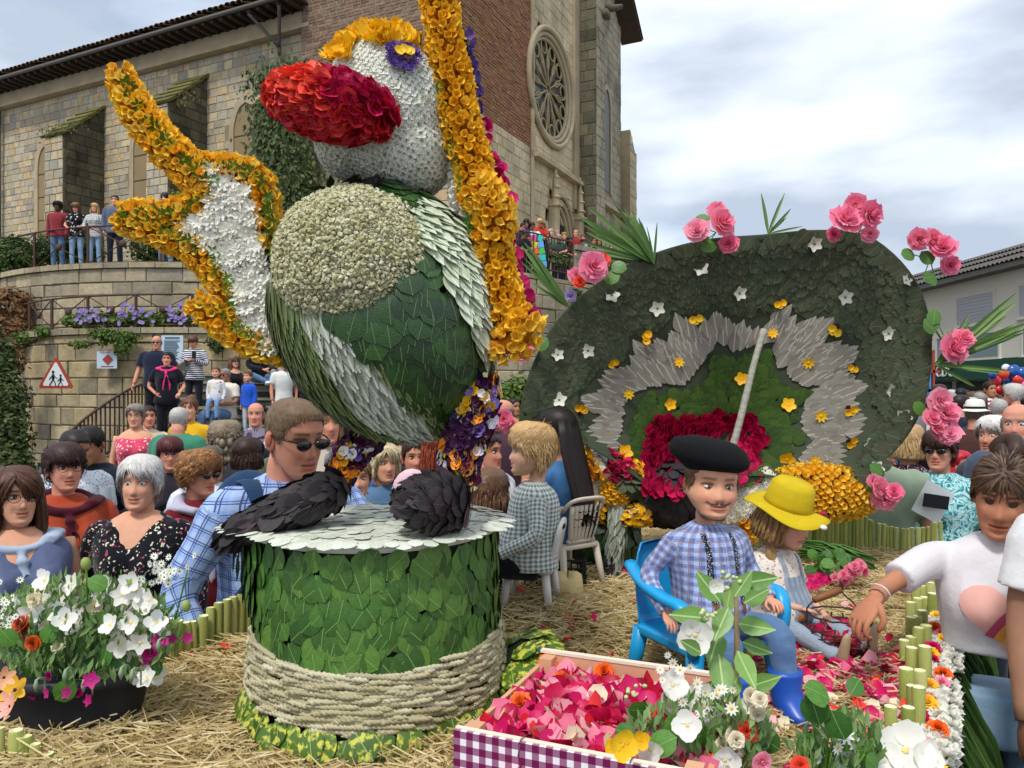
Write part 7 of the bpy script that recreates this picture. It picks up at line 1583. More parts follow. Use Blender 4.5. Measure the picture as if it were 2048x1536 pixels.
# foreground flowers, lower right ------------------------------------------------------
fb = thing('flower_spray', tuple(P(1480, 1530, 1.5)), 'tall leafy mock orange branch with white flowers in front of the boy', 'flowers')
g = G(); g.add(*tube(smooth_path([bp(1466, 1560, 1.5), bp(1470, 1400, 1.5), bp(1474, 1280, 1.5), bp(1472, 1170, 1.5)], 10), [.009, .009, .008, .008, .007, .007, .006, .006, .005, .004], 8)); g.build('stem', mat('tan_twig', ['#a08c6c'], .8, .2, 20, .3), fb)
lfs = [(1500, 1165, 55, .9, .1), (1430, 1190, 60, -.6, .8), (1500, 1200, 52, .8, .4), (1450, 1230, 60, -.4, -.9), (1400, 1235, 62, -1, .1), (1490, 1250, 58, .9, -.2), (1430, 1280, 66, -.5, -1), (1500, 1290, 50, 1, -.4), (1440, 1330, 70, .1, -1), (1480, 1320, 60, .3, -1), (1420, 1380, 62, -.3, -1), (1510, 1370, 56, .9, .3), (1455, 1210, 46, .2, 1), (1478, 1180, 48, .6, .9), (1390, 1300, 44, -.9, .4), (1470, 1360, 50, -.5, -.6)]
for x_, y_, s, dx, dz in lfs: g = G(); g.bake(t_leaf(.27, .1, .15), [place(bp(x_ - dx * s * .3, y_ + dz * s * .3, 1.47 + R.uniform(-.04, .04)), (R.uniform(-.5, .5), -1, .4), (dx, 0, dz), s / 1536 * 1.5 * 1.25, .1)]); g.build('leaf', leafm('mock_orange_leaf', ['#5f8a3c', '#7aa350', '#4a7430', '#8aad60'], '#a5bf7c'), fb)
JASB = t_flower(4, .3, .5, .35, .07, seg=4)
put(fb, 'white_flower', [JASB], [m_wf2, m_sty], [(1390, 1270, 74), (1408, 1245, 60), (1362, 1400, 78), (1400, 1410, 84), (1345, 1370, 64), (1432, 1170, 34)], 60, 1.46, .02)
put(fb, 'bud', xf(ell((0, 0, 0), (.35, .35, .5), 6, 8)), [mat('bud_cream', ['#cdd6a0', '#b9c884'], .6, .1)], [(R.gauss(1462, 12), R.gauss(1160, 9)) for _ in range(12)] + [(R.gauss(1400, 14), R.gauss(1230, 8)) for _ in range(8)] + [(R.gauss(1270, 12), R.gauss(1385, 12)) for _ in range(7)], 13, 1.48)
fb2 = thing('flower_spray', tuple(P(1620, 1530, 1.45)), 'mixed bunch of small white chamomile, cream and red flowers at the bottom right', 'flowers')
bouquet(fb2, 1400, 1478, 145, 72, 1.42, tuple(bp(1440, 1640, 1.42)), .07, 560, 3); bouquet(fb2, 1680, 1500, 95, 60, 1.42, tuple(bp(1640, 1640, 1.42)), .06, 260, 4)
put(fb2, 'broad_leaf', LEAF, m_lfb, [(1660, 1400, 60), (1700, 1430, 56), (1640, 1450, 66), (1690, 1480, 60), (1730, 1500, 56), (1560, 1500, 62), (1380, 1480, 56), (1330, 1440, 52), (1300, 1500, 60), (1650, 1520, 70), (1300, 1420, 46), (1340, 1510, 60), (1430, 1510, 50), (1270, 1470, 44), (1700, 1390, 44)], 56, 1.38, up_='r')
put(fb2, 'white_flower', [t_flower(4, .3, .5, .35, .07, seg=4)], [m_wf2, m_sty], [(1300, 1500, 50), (1375, 1450, 60), (1620, 1510, 50), (1690, 1520, 56), (1450, 1520, 60), (1500, 1410, 40)], 60, 1.37)
put(fb2, 'chamomile', [DAISY], [m_wf2, m_yc], [(1345, 1325, 22), (1320, 1340, 20), (1360, 1340, 22), (1335, 1310, 16), (1380, 1335, 18), (1325, 1360, 16)] + [(R.gauss(1425, 42), R.gauss(1410, 34), R.uniform(16, 28)) for _ in range(26)] + [(R.gauss(1660, 30), R.gauss(1440, 22), R.uniform(16, 26)) for _ in range(12)] + [(1690, 1470, 36), (1710, 1490, 34), (1675, 1495, 30), (1690, 1450, 24)], 24, 1.4)
put(fb2, 'cream_stock', [ROSE[0]], [mat('cream_stock_bloom', ['#e6dcc0', '#d8ccb0'], .6, .1, 30, 0)], [(1510 + R.uniform(-18, 18), 1390 + i * 9, 30) for i in range(7)] + [(1460 + R.uniform(-20, 20), 1470 + i * 10, 32) for i in range(8)], 30, 1.38)
put(fb2, 'red_bloom', [ROSE[1], ROSE[2]], [m_coral], [(1492, 1462, 44), (1420, 1530, 44), (1600, 1530, 36)], 50, 1.37)
put(fb2, 'yellow_bloom', [JASB], [m_ye, m_ye], [(1245, 1490, 60), (1225, 1500, 44), (1280, 1480, 40)], 50, 1.3)
put(fb2, 'pink_bloom', [ROSE[0]], [m_pk], [(1290, 1525, 56), (1520, 1520, 40), (1380, 1440, 30)], 40, 1.36)
fb3 = thing('lily_spray', tuple(P(1800, 1530, 1.45)), 'large white open flowers at the lower right corner beside the reeds', 'flowers')
put(fb3, 'white_flower', [JASB], [m_wf2, m_sty], [(1810, 1500, 110), (1850, 1515, 70), (1775, 1515, 60)], 90, 1.42, .01)
put(fb3, 'leaf', LEAF, m_lfb, [(1730, 1530, 60), (1755, 1545, 50), (1700, 1545, 60)], 60, 1.4, up_='r')
stalk(fb3, bp(1800, 1600, 1.44), bp(1810, 1505, 1.43), .003)
# cut bunch of flowers and reeds at the far end
bn = thing('flower_bunch', tuple(PZ(1670, 1150, SZ)), 'bunch of pink stocks, green leaves and long grass lying on the straw', 'flowers')
for i in range(46):
 a_ = bp(1600 + R.uniform(-10, 30), 1095 + R.uniform(-12, 22), 3.3); b_ = bp(1700 + R.uniform(-20, 60), 1120 + R.uniform(-10, 30), 3.2); g = G(); g.add(*tube(smooth_path([a_, (a_ + b_) / 2 + (0, 0, .03), b_], 5), .004, 4)); g.build('grass_stem', m_rl[0], bn)
put(bn, 'leaf', LEAF, m_lfb, [(1620 + R.uniform(0, 80), 1125 + R.uniform(-12, 22)) for _ in range(26)], 26, 3.1, up_='r')
put(bn, 'pink_stock', ROSE, [m_pk], [(1700 + R.gauss(0, 16), 1145 + R.gauss(0, 9)) for _ in range(14)] + [(1722, 1130), (1728, 1142)], 20, 3.0); put(bn, 'magenta_petal', CUP, [m_mag], [(1630 + R.uniform(-20, 20), 1160 + R.uniform(-4, 5)) for _ in range(14)], 18, 2.95)

# chairs -------------------------------------------------------------------------------
m_blue = mat('cyan_plastic', ['#159bd6'], .35, .04, 4, 0, spec=.5); m_wplast = mat('white_plastic', ['#dcd8d2'], .4, .05, 4, 0, spec=.5); m_cplast = mat('cream_plastic', ['#cdc2ae'], .45, .05, 4, 0, spec=.5)
def rslab(c, w, d, h, r=.3, n=6, bev=.2):
 pts = []
 for sx, sy, a0 in ((1, 1, 0), (-1, 1, PI / 2), (-1, -1, PI), (1, -1, 1.5 * PI)):
  for k in range(n + 1): a = a0 + PI / 2 * k / n; rr = r * min(w, d) / 2; pts.append((sx * (w / 2 - rr) + rr * math.cos(a), sy * (d / 2 - rr) + rr * math.sin(a)))
 p = np.array(pts); rg = [np.c_[p * k, np.full(len(p), z)] for k, z in ((1 - bev * h / w, -h / 2), (1, -h / 4), (1, h / 4), (1 - bev * h / w, h / 2))]; V, F = loft(np.array(rg)); return V + np.array(c), F
# child's blue armchair: local -Y is its front
YC = 2.12; bc_ = thing('child_armchair', (P(1420, 0, YC)[0] - .02, YC, SZ), 'small bright blue plastic armchair the boy in the beret sits on', 'chair', rz=.45)
def lc(nm, T, mt, root=None): g = G(); [g.add(*t_) for t_ in (T if isinstance(T, list) else [T])]; return g.build(nm, mt, root or bc_, local=True)
lc('seat', rslab((0, 0, .14), .31, .29, .028), m_blue)
for sx in (-1, 1):
 lc('leg', tube([(sx * .135, -.13, .14), (sx * .155, -.15, -.02)], [.026, .021], 8), m_blue); lc('leg', tube([(sx * .135, .12, .14), (sx * .15, .15, -.02)], [.026, .021], 8), m_blue)
 V, F = tube(smooth_path([(sx * .155, .15, .33), (sx * .178, .06, .30), (sx * .182, -.06, .275), (sx * .178, -.135, .265), (sx * .168, -.155, .235), (sx * .155, -.148, .14)], 20), [.022] * 20, 8, .7); lc('armrest', (V, F), m_blue)
rg = []
for z in np.linspace(.15, .385, 9):
 k = 1 - .25 * ((z - .15) / .235) ** 4; arc_ = [(math.sin(q) * .165 * k, .145 + (z - .15) * .18 - .04 * (1 - math.cos(q)) * 1.5, z) for q in np.linspace(-1.15, 1.15, 14)]; inn_ = [(x_ * .93, y_ + .018, z_) for x_, y_, z_ in arc_[::-1]]; rg.append(arc_ + inn_)
lc('backrest', loft(np.array(rg)), m_blue)
def rescale(o, k): M_ = o.matrix_basis @ Matrix.Scale(k, 4); o.matrix_basis = M_; WM[o.name] = M_
# white chair seen from behind its side, cream garden chair behind
wc_ = thing('child_chair', (P(1062, 0, 2.82)[0], 2.82, SZ), 'white plastic child chair with rounded slotted back under the boy in the checked shirt', 'chair', rz=-PI / 2 - .25)
lc('seat', rslab((0, 0, .255), .30, .30, .03), m_wplast, wc_)
for sx in (-1, 1):
 for sy in (-1, 1): lc('leg', tube([(sx * .11, sy * .11, .25), (sx * .135, sy * .145, 0)], [.028, .02], 10), m_wplast, wc_)
rg = []
for i, z in enumerate(np.linspace(.26, .56, 12)):
 w = .125 * (1 if z < .46 else math.sqrt(max(.02, 1 - ((z - .46) / .102) ** 2))); yy = .125 + (z - .26) * .22; rg.append([(-w, yy, z), (w, yy, z), (w, yy + .022, z), (-w, yy + .022, z)])
lc('backrest', loft(np.array(rg)), m_wplast, wc_); lc('handle_slot', rslab((0, 0, 0), .07, .028, .026), m_coreb, wc_).matrix_basis = Matrix.Translation((0, .195, .51)) @ Matrix.Rotation(PI / 2, 4, 'X'); lc('bracket', [box((.08, .12, .28), (.05, .04, .04)), box((-.08, .12, .28), (.05, .04, .04))], m_wplast, wc_)
gc_ = thing('garden_chair', (P(1132, 0, 3.08)[0], 3.08, SZ), 'cream plastic garden chair with perforated back behind the white one', 'chair', rz=-2.5)
lc('seat', rslab((0, 0, .33), .36, .34, .03), m_cplast, gc_)
for sx in (-1, 1):
 lc('leg', tube([(sx * .15, -.14, .33), (sx * .175, -.17, 0)], [.026, .02], 8), m_cplast, gc_); lc('leg', tube([(sx * .15, .14, .33), (sx * .18, .2, 0)], [.026, .02], 8), m_cplast, gc_)
 lc('armrest', tube(smooth_path([(sx * .165, .17, .60), (sx * .20, .05, .55), (sx * .20, -.12, .52), (sx * .17, -.16, .33)], 14), .018, 8, 1.3), m_cplast, gc_)
for k in range(7):
 x_ = -.12 + .04 * k; lc('back_slat', tube(smooth_path([(x_ * .8, .155, .35), (x_, .19, .48), (x_ * 1.1, .215, .62)], 6), .0185, 6, .3), m_cplast, gc_)
lc('top_rail', tube(smooth_path([(-.17, .16, .58), (-.15, .21, .64), (0, .235, .665), (.15, .21, .64), (.17, .16, .58)], 16), .024, 8, .6), m_cplast, gc_); lc('lower_rail', tube([(-.12, .155, .37), (.12, .155, .37)], .016, 8), m_cplast, gc_)
g = G(); [g.add(*ell((-.10 + .04 * i, .19 + .035 * j - .035, .42 + .055 * j), (.004, .022, .004), 5, 6)) for i in range(6) for j in range(4)]; g.build('perforation', m_coreb, gc_, local=True)
rescale(bc_, .93); rescale(wc_, .60); rescale(gc_, .57)
# black lattice crate beneath
kr = thing('lattice_crate', (.10, 3.12, SZ), 'black plastic lattice crate tucked under the white chairs', 'crate'); g = G()
for i in range(8): x_ = -.04 + i * .045; g.add(*box((x_, 2.98, SZ + .07), (.006, .006, .14))); g.add(*box((x_, 3.22, SZ + .07), (.006, .006, .14)))
for i in range(6): g.add(*box((.285, 2.98 + i * .048, SZ + .07), (.006, .006, .14))); g.add(*box((-.045, 2.98 + i * .048, SZ + .07), (.006, .006, .14)))
for j in range(5): z = SZ + .01 + j * .032; g.add(*box((.12, 2.977, z), (.33, .007, .006))); g.add(*box((.12, 3.223, z), (.33, .007, .006))); g.add(*box((.288, 3.1, z), (.007, .25, .006)))
g.build('lattice', m_blk, kr, False); g = G(); g.add(*bbox2((-.04, 2.98, SZ + .002), (.285, 3.22, SZ + .01))); g.build('base', m_blk, kr, False)
# felt hat
ht = thing('sun_hat', tuple(PZ(1135, 1195, SZ)), 'beige canvas hat lying crown up on the straw by the chair leg', 'hat'); hp = np.array(PZ(1135, 1200, SZ)); g = G(); rg = []
for r, z in ((.005, .098), (.035, .098), (.052, .085), (.058, .05), (.066, .022), (.070, .016)): rg.append([(hp[0] + math.cos(q) * r * 1.05 * (1 + .04 * math.sin(3 * q)), hp[1] + math.sin(q) * r, SZ + z + .012 * math.cos(2 * q) * (z > .08)) for q in np.linspace(0, 2 * PI, 24, endpoint=False)])
g.add(*loft(np.array(rg), False)); g.build('crown', mat('beige_canvas', ['#c9b480'], .9, .12, 30, .3, 90), ht); g = G(); rg = []
for r, z in ((.069, .017), (.085, .010), (.092, .008), (.092, .002)): rg.append([(hp[0] + math.cos(q) * r * 1.05, hp[1] + math.sin(q) * r, SZ + z + .006 * math.sin(2 * q + 1)) for q in np.linspace(0, 2 * PI, 24, endpoint=False)])
g.add(*loft(np.array(rg), False)); g.build('brim', mat('pale_canvas', ['#d8cdb4'], .9, .1, 30, .3, 90), ht)
# wire basket with petals
bq = PZ(1678, 1318, SZ); bcn = np.array((bq[0], bq[1], SZ + .088)); rbk = .098; m_wire = mat('dark_twisted_wire', ['#3a2820', '#4a3428'], .6, .3, 40, .4, 90)
bs = thing('wire_basket', (bq[0], bq[1], SZ), 'round dark wire basket with wooden handle holding crimson petals', 'basket')
wl = lambda pts, r=.0026: (lambda g: (g.add(*tube([np.array(q_) + [R.uniform(-.002, .002) for _ in range(3)] for q_ in pts], r, 5)), g.build('wire', m_wire, bs)))(G())
for k in range(9): ph = PI * k / 9; wl([bcn + np.array((math.cos(ph) * math.cos(a) * rbk, math.sin(ph) * math.cos(a) * rbk, math.sin(a) * rbk * .9)) for a in np.linspace(-PI - .3, .3, 22)])
for z, m_ in ((.5, 1), (.1, 1), (-.3, 1), (-.62, 1), (-.85, 1)): r = rbk * math.sqrt(1 - z * z); wl([bcn + np.array((math.cos(a) * r, math.sin(a) * r, z * rbk * .9)) for a in np.linspace(0, 2 * PI, 30)], .003)
for k in range(14): a0 = R.uniform(0, 6); wl([bcn + np.array((math.cos(a0 + u * .9) * math.cos(b_) * rbk, math.sin(a0 + u * .9) * math.cos(b_) * rbk, math.sin(b_) * rbk * .9)) for u, b_ in zip(np.linspace(0, 1, 8), np.linspace(R.uniform(-1.2, 0), R.uniform(-.3, .6), 8))], .002)
h0, h1 = bp(1628, 1200, bq[1] - .01), bp(1680, 1180, bq[1] + .02); wl(smooth_path([bcn + (-rbk, 0, .02), h0 + (-.012, 0, -.01), h0], 8)); wl(smooth_path([h1, h1 + (.03, 0, -.03), bcn + (rbk * .9, 0, .03)], 8))
g = G(); g.add(*tube([h0, (h0 + h1) / 2, h1], [.010, .0115, .010], 10)); g.build('handle', mat('turned_wood', ['#8a5c38'], .5, .2, 20, .2), bs)
bpz = thing('petal_pile', tuple(bcn - (0, 0, .07)), 'crimson petals heaped inside the round wire basket', 'petals'); its = []
for _ in range(150):
 a, q_ = R.uniform(0, 2 * PI), math.sqrt(R.random()) * .08; its.append((place(bcn + np.array((math.cos(a) * q_, math.sin(a) * q_, R.uniform(-.07, -.012) + q_ * .0)), (R.uniform(-.7, .7), R.uniform(-1, .3), 1), (R.uniform(-1, 1), R.uniform(-1, 1), 0), R.uniform(.03, .046), .2), R.randrange(3), R.random()))
parts(bpz, 'crimson_petal', CUP, m_crim, order(its[:120])); parts(bpz, 'pink_petal', CUP, m_mag, order(its[120:]))
# balloons and fairground frame in the distant crowd
bal = thing('balloon_bunch', tuple(P(2010, 860, 17)), 'crowd seller\'s big bunch of shiny red, blue and pink foil balloons', 'balloons')
bm = [mat('balloon_' + c, [c], .2, .05, 5, 0, spec=.6) for c in ('#c81c24', '#2a8fd8', '#e87aa8', '#d8d8dc', '#1c4fa0', '#e03a2c')]
for i, (x_, y_, s) in enumerate([(1990, 762, 13), (2008, 748, 11), (2028, 742, 14), (2046, 746, 13), (2020, 775, 15), (2042, 775, 16), (2030, 800, 15), (2046, 812, 13), (1978, 774, 10), (2000, 780, 10), (2036, 758, 12), (2015, 760, 10), (1985, 750, 9), (2012, 736, 9), (2044, 790, 14)]):
 p = bp(x_, y_, 17 + R.uniform(-.3, .3)); s_ = s / 1536 * 17; g = G(); g.add(*ell(p, (s_, s_ * .6, s_ * .9), 9, 12, ry3(R.uniform(-.5, .5)))); g.add(*tube([p - (0, 0, s_ * .8), p - (0, 0, s_ * 1.1)], [.01, .04], 6)); g.build('balloon', bm[(i * 5 + i // 3) % 6], bal)
 stalk(bal, p - (0, 0, s_), tuple(bp(2012, 850, 17)), .006, m_lead, 'string')
fr_ = thing('inflatable_stall', tuple(P(1862, 850, 14)), 'blue and red frame of a toy stall behind the dish rim', 'stall')
for i, (x0, x1, y0, y1) in enumerate(((1850, 1862, 745, 830), (1866, 1870, 700, 850), (1856, 1876, 778, 784), (1852, 1880, 740, 746))): a_ = P(x0, y1, 14); b_ = P(x1, y0, 14); g = G(); g.add(*bbox2((a_[0], 14, a_[2]), (b_[0], 14.2, b_[2]))); g.build('frame_bar' if i else 'blue_tube', bm[1] if i == 0 else mat('red_frame_paint', ['#9c4434'], .5), fr_, False)
# ================================================================= PEOPLE PLACEMENT
def leg_sit(kx=.13, ky=-.40, kz=.90, ax=None, ay=-.44, az=.47, dirn=(0, -1, 0)):
 ax = kx if ax is None else ax
 return {k: [(s * .085, 0, .88), (s * kx, ky, kz), (s * ax, ay, az), dirn] for k, s in (('l', -1), ('r', 1))}
def beret(hx, root):
 rg = []
 for r, z, dy in ((.080, .050, 0), (.086, .056, 0), (.100, .064, .0), (.120, .080, .004), (.124, .100, .008), (.110, .126, .010), (.07, .143, .010), (.01, .148, .010)):
  rg.append([(math.sin(q) * r * 1.06 - .010 * (r > .09), dy - math.cos(q) * r * 1.02 + .006, z - .012 * math.sin(q + .3) * (z > .06) * r / .1 + .10 * math.sin(q) * 0) for q in np.linspace(0, 2 * PI, 36, endpoint=False)])
 V, F = loft(np.array(rg)); g = G(); g.add(hx(V), F); V, F = tube([(.008, .018, .134), (.010, .018, .150)], .003, 5); g.add(hx(V), F); g.build('beret', mat('black_wool', ['#050608'], .95, .2, 40, .5, 200, .003), root, local=True)
def brimhat(c, band=None, br=.15, ht=.10, wav=.012, spots=False, tilt=0):
 def f(hx, root):
  g = G(); rg = []
  for r, z in ((.088, .055), (.086, .08), (.078, .06 + ht * .8), (.06, .06 + ht), (.01, .065 + ht)): rg.append([(math.sin(q) * r, .008 - math.cos(q) * r * 1.12, z) for q in np.linspace(0, 2 * PI, 36, endpoint=False)])
  V, F = loft(np.array(rg)); g.add(hx(V), F); rg = []
  for r, z in ((.087, .060), (br * .8, .050), (br, .042), (br, .038), (br * .8, .046), (.087, .055)): rg.append([(math.sin(q) * r, .008 - math.cos(q) * r * 1.1, z + wav * math.sin(3 * q + 1) * (r > .1)) for q in np.linspace(0, 2 * PI, 36, endpoint=False)])
  V, F = loft(np.array(rg), False); g.add(hx(V), F); o = g.build('hat', mat('hat_' + c.lstrip('#'), [c], .85, .15, 12, .3, 80), root, local=True)
  if band: rg = [[(math.sin(q) * .0885, .008 - math.cos(q) * .0995, z) for q in np.linspace(0, 2 * PI, 30, endpoint=False)] for z in (.062, .084)]; V, F = loft(np.array(rg), False); g = G(); g.add(hx(V), F); g.build('hat_band', mat('band_' + band.lstrip('#'), [band], .8, 0, 5, 0), root, local=True)
  if spots:
   for (x_, y_, z_, m_) in ((.10, -.10, .055, m_crim), (-.04, -.165, .05, m_wf2)): V, F = ell((x_, y_, z_), (.018, .014, .009), 6, 9); g = G(); g.add(hx(V), F); g.build('petal', m_, root, local=True)
 return f
def scarf(c, c2='plain', tails=True, th=.028):
 th = th * .85
 def f(root, up, hx, J, LG):
  g = G(); pts = [up((math.sin(q) * .118, .0 - math.cos(q) * .095 - .02, 1.425 - .04 * math.cos(q))) for q in np.linspace(.0, 2 * PI, 18)]; V, F = tube(pts, th, 10, .8, False); g.add(V, F); k = up((0, -.15, 1.34)); g.add(*ell(k, (.03, .022, .026), 8, 10))
  if tails:
   for s in (-1, 1): g.add(*tube(smooth_path([k, up((s * .03 + .01, -.165, 1.26)), up((s * .055 + .01, -.15, 1.12)), up((s * .06, -.14, 1.02))], 10), [.018, .024, .027, .028, .029, .030, .031, .032, .033, .03], 8, .35))
   for s in (-1, 1): g.add(*tube(smooth_path([up((s * .10, -.10, 1.41)), up((s * .15, -.02, 1.43)), up((s * .11, .09, 1.40))], 8), .04, 8, .6))
  o = g.build('scarf', cloth(c, c2), root, local=True); remesh(o, .012, .012, 30, 3)
 return f
def bag(c, side=1, z=.95, y=-.12, strap=True, w=.13):
 def f(root, up, hx, J, LG):
  g = G(); V, F = rslab((0, 0, 0), w, w * 1.1, .05); g.add(np.asarray(V) @ rx3(PI / 2).T + (side * .17, y, z), F);
  if strap: g.add(*tube([up((-side * .12, -.03, 1.43)), up((0, -.15, 1.25)), up((side * .12, -.16, 1.08)), (side * .16, y, z + .06)], .009, 5, .4))
  g.build('shoulder_bag', mat('bag_' + c.lstrip('#'), [c], .6, .2, 12, .3), root, local=True)
 return f
def both(*fs): return lambda *a: [f(*a) for f in fs]
def pp(px, yt, Y, h, label, z=None, **k):
 """person whose crown appears at (px, yt) from distance Y"""
 p = P(px, yt, Y)
 if z is None: z, h = (0, p[2] / ((1.467 + .241 * k.get('hs', 1.0)) / 1.7)) if Y < 9.6 else (p[2] - h, h)
 return person(label, (p[0], p[1], z), h, **k)
HR = {'b': '#241a14', 'dk': '#14110f', 'br': '#4a3424', 'lb': '#8a6a42', 'bl': '#c9a56a', 'gr': '#8f8d88', 'w': '#cfcdc8', 'gi': '#8a5230', 'ma': '#4a1f22'}
# --- children on the float
Yb = 2.12
def strip_on(root, x0, x1, z0, z1, w, mt, nm, off=.006, n=14):
 V = [(x0 + (x1 - x0) * i / (n - 1) + e * w, -.2, z0 + (z1 - z0) * i / (n - 1)) for i in range(n) for e in (-1, -.3, .3, 1)]; g = G(); g.add(V, grid_faces(n, 4, False)); o = g.build(nm, mt, root, local=True); PROJ.append((o, root, off)); return o
def suspenders(root, up, hx, J, LG):
 for s in (-1, 1):
  strip_on(root, s * .085, s * .085, 1.425, 1.06, .017, cloth('#1b2038', 'floral', '#d8dce4', '#d8dce4', .25), 'suspender'); strip_on(root, s * .085, s * .085, 1.065, .985, .013, mat('tan_leather', ['#7a4a28'], .6), 'leather_tab', .008, 6)
def btns(root, up, hx, J, LG):
 suspenders(root, up, hx, J, LG); g = G()
 for z in (1.36, 1.27, 1.18, 1.09): g.add(*tube([(0, -.2, z), (0, -.201, z)], .007, 8))
 PROJ.append((g.build('button', m_white, root, local=True), root, .006))
 strip_on(root, .014, .014, 1.42, .96, .0012, cloth('#5a6ea8'), 'placket', .005)
s_ = .48; sit_z = SZ + .115
yw = .3; xb = P(1408, 0, Yb)[0]
boy = person('boy in black beret with a drawn moustache, plaid shirt and braces in the blue chair', (xb, Yb, sit_z + .085 * s_ - .88 * s_), 1.7 * s_, yaw=yw, shirt=('#aebfe6', 'plaid', '#8a7560', '#3a55a8', .62), pants='#2f4a78', skin='fair', hair=('short', '#6a4e34'), head=(-.22, .04, .06), hs=1.76, kid=True, fat=1.42, sex='m', smile=.9, stache=True, detail=2, collar=True, sleeve='long', hat=beret, lean=.04, brow='#5a3e28',
 arms={'l': ((-.33, .05, 1.16), (-.335, -.17, 1.015)), 'lh': (0, -.75, -.5), 'r': ((.32, .0, 1.14), (.30, -.20, 1.05)), 'rh': (-.1, -1, -.2)},
 legs={'l': [(-.09, 0, .88), (-.15, -.46, .95), (-.145, -.54, .70), (0, -1, 0)], 'r': [(.09, 0, .88), (.15, -.48, .97), (.145, -.56, .70), (0, -1, 0)]}, shoes=None, extra=btns, hemz=.93, nohand=(), curl=.7, fold=.010)
g = G()
for sx in (-1, 1):
 rg = []
 for (y_, z_, w, d) in ((-.54, .785, .088, .084), (-.54, .77, .09, .086), (-.545, .70, .080, .077), (-.56, .65, .082, .090), (-.59, .61, .078, .115), (-.62, .565, .074, .135)): rg.append([(sx * .145 + w * math.cos(q), y_ + d * math.sin(q), z_) for q in np.linspace(0, 2 * PI, 18, endpoint=False)])
 g = G(); g.add(*loft(np.array(rg))); g.build('rubber_boot', mat('royal_blue_rubber', ['#1c4fae'], .35, .05, 5, 0, spec=.5), boy, local=True)
# check-shirt boy facing left on the white chair
Yk = 2.80; s_ = .52; p = P(1068, 0, Yk)
person('smiling blond boy in a grey checked shirt sitting sideways on the white chair', (p[0], Yk, SZ + .145 + .02 - .88 * s_), 1.7 * s_, yaw=-PI / 2 + .1, shirt=('#dfe2de', 'check', '#6d7f78', None, 1.35), pants='#14161e', skin='pale', hair=('quiff', '#c29a62', '#d8b886'), head=(-.12, 0, 0), hs=1.6, kid=True, fat=1.35, smile=1.1, detail=2, sleeve='long', lean=.0, brow='#a8814e', hemz=.86,
  arms={'l': ((-.30, -.05, 1.12), (-.20, -.28, 1.02)), 'r': ((.30, -.03, 1.12), (.22, -.26, 1.0))}, legs=leg_sit(.11, -.42, .9), collar=True)
Yk = 3.1; p = P(1118, 0, Yk)
def longback(root, up, hx, J, LG):
 g = G(); r_ = random.Random(4)
 for i in range(150):
  a = r_.uniform(-1.3, 1.3); pts = [(math.sin(a) * .075, .05 + math.cos(a) * .045, .06), (math.sin(a) * .095, .07 + math.cos(a) * .05, -.08), (math.sin(a) * .09, .11 + math.cos(a) * .045, -.25), (math.sin(a) * .07, .14 + math.cos(a) * .04, -.40 + r_.uniform(-.03, .02))]; V, F = tube(smooth_path(pts, 8), [.009] * 6 + [.006, .001], 5, .5); g.add(hx(V), F)
 g.build('long_hair', hairm('#1c1310', '#33231a'), root, local=True)
person('little girl with long dark straight hair and denim jacket on the cream chair', (p[0], Yk, SZ + .16 + .05 - .88 * .53), .90, yaw=-PI / 2 - .5, shirt=('#2f5f92', 'denim', '#4a7cab'), pants='#222838', skin='fair', hair=('short', '#1c1310'), head=(-.1, .05, 0), hs=1.6, kid=True, fat=1.25, sex='f', detail=1, sleeve='long', extra=longback, legs=leg_sit(.11, -.42, .9), arms={'l': ((-.26, -.1, 1.15), (-.12, -.26, 1.25)), 'r': ((.26, -.1, 1.12), (.14, -.28, 1.1))}, smile=.4)
# girl with yellow hat, sitting on the straw
Yg = 2.45; p = P(1550, 0, Yg); s_ = .41
def dung(root, up, hx, J, LG):
 dm = cloth('#5f7690', 'denim', '#c3ccd6')
 for i in range(9): strip_on(root, -.10 + .025 * i, -.10 + .025 * i, 1.27, .92, .0122, [dm, cloth('#8496a8', 'plain')][i % 2], 'dungaree_bib', .007)
 for s in (-1, 1): strip_on(root, s * .085, s * .095, 1.27, 1.42, .018, dm, 'dungaree_strap', .008)
 g = G()
 for s in (-1, 1):
  pts = [(s * .066, .0, -.06), (s * .078, -.01, -.12), (s * .072, -.05, -.19), (s * .07, -.08, -.26), (s * .07, -.09, -.30)]; V, F = tube(smooth_path(pts, 14), [.019 + .004 * math.sin(i * 2) for i in range(13)] + [.004], 8); g.add(hx(V), F)
 g.build('braid', hairm('#9a7448', '#b8925e'), root, local=True)
person('toddler girl in a yellow brimmed hat and striped dungarees sitting on the straw', (p[0], Yg, SZ + .045 - .84 * s_), 1.7 * s_, yaw=.55, shirt=('#ece6dc', 'floral', '#c9803a', '#d89a9a', .8), pants=('#5f7690', 'vstripes', '#c3ccd6', None, .35), skin='pale', hair=('bob', '#9a7448', '#b8925e'), head=(.25, .32, -.05), hs=1.9, kid=True, fat=1.5, sex='f', detail=2, sleeve='short', hat=brimhat('#c7ad16', None, .155, .105, .014, True), extra=dung, smile=-.2,
  legs={'l': [(-.09, 0, .88), (-.14, -.36, .90), (-.14, -.66, .82), (0, -.25, 1)], 'r': [(.09, 0, .88), (.15, -.36, .92), (.12, -.7, .86), (0, -.25, 1)]}, shoes='#b09878', arms={'l': ((-.23, -.10, 1.10), (-.06, -.30, 1.06)), 'r': ((.22, -.12, 1.08), (.14, -.34, 1.0))}, brow='#a8814e')
ty = thing('stuffed_toy', tuple(P(1572, 1250, 2.36)), 'small ginger plush toy held in the lap of the girl in the yellow hat', 'toy')
g = G(); c = np.array(P(1572, 1236, 2.36))
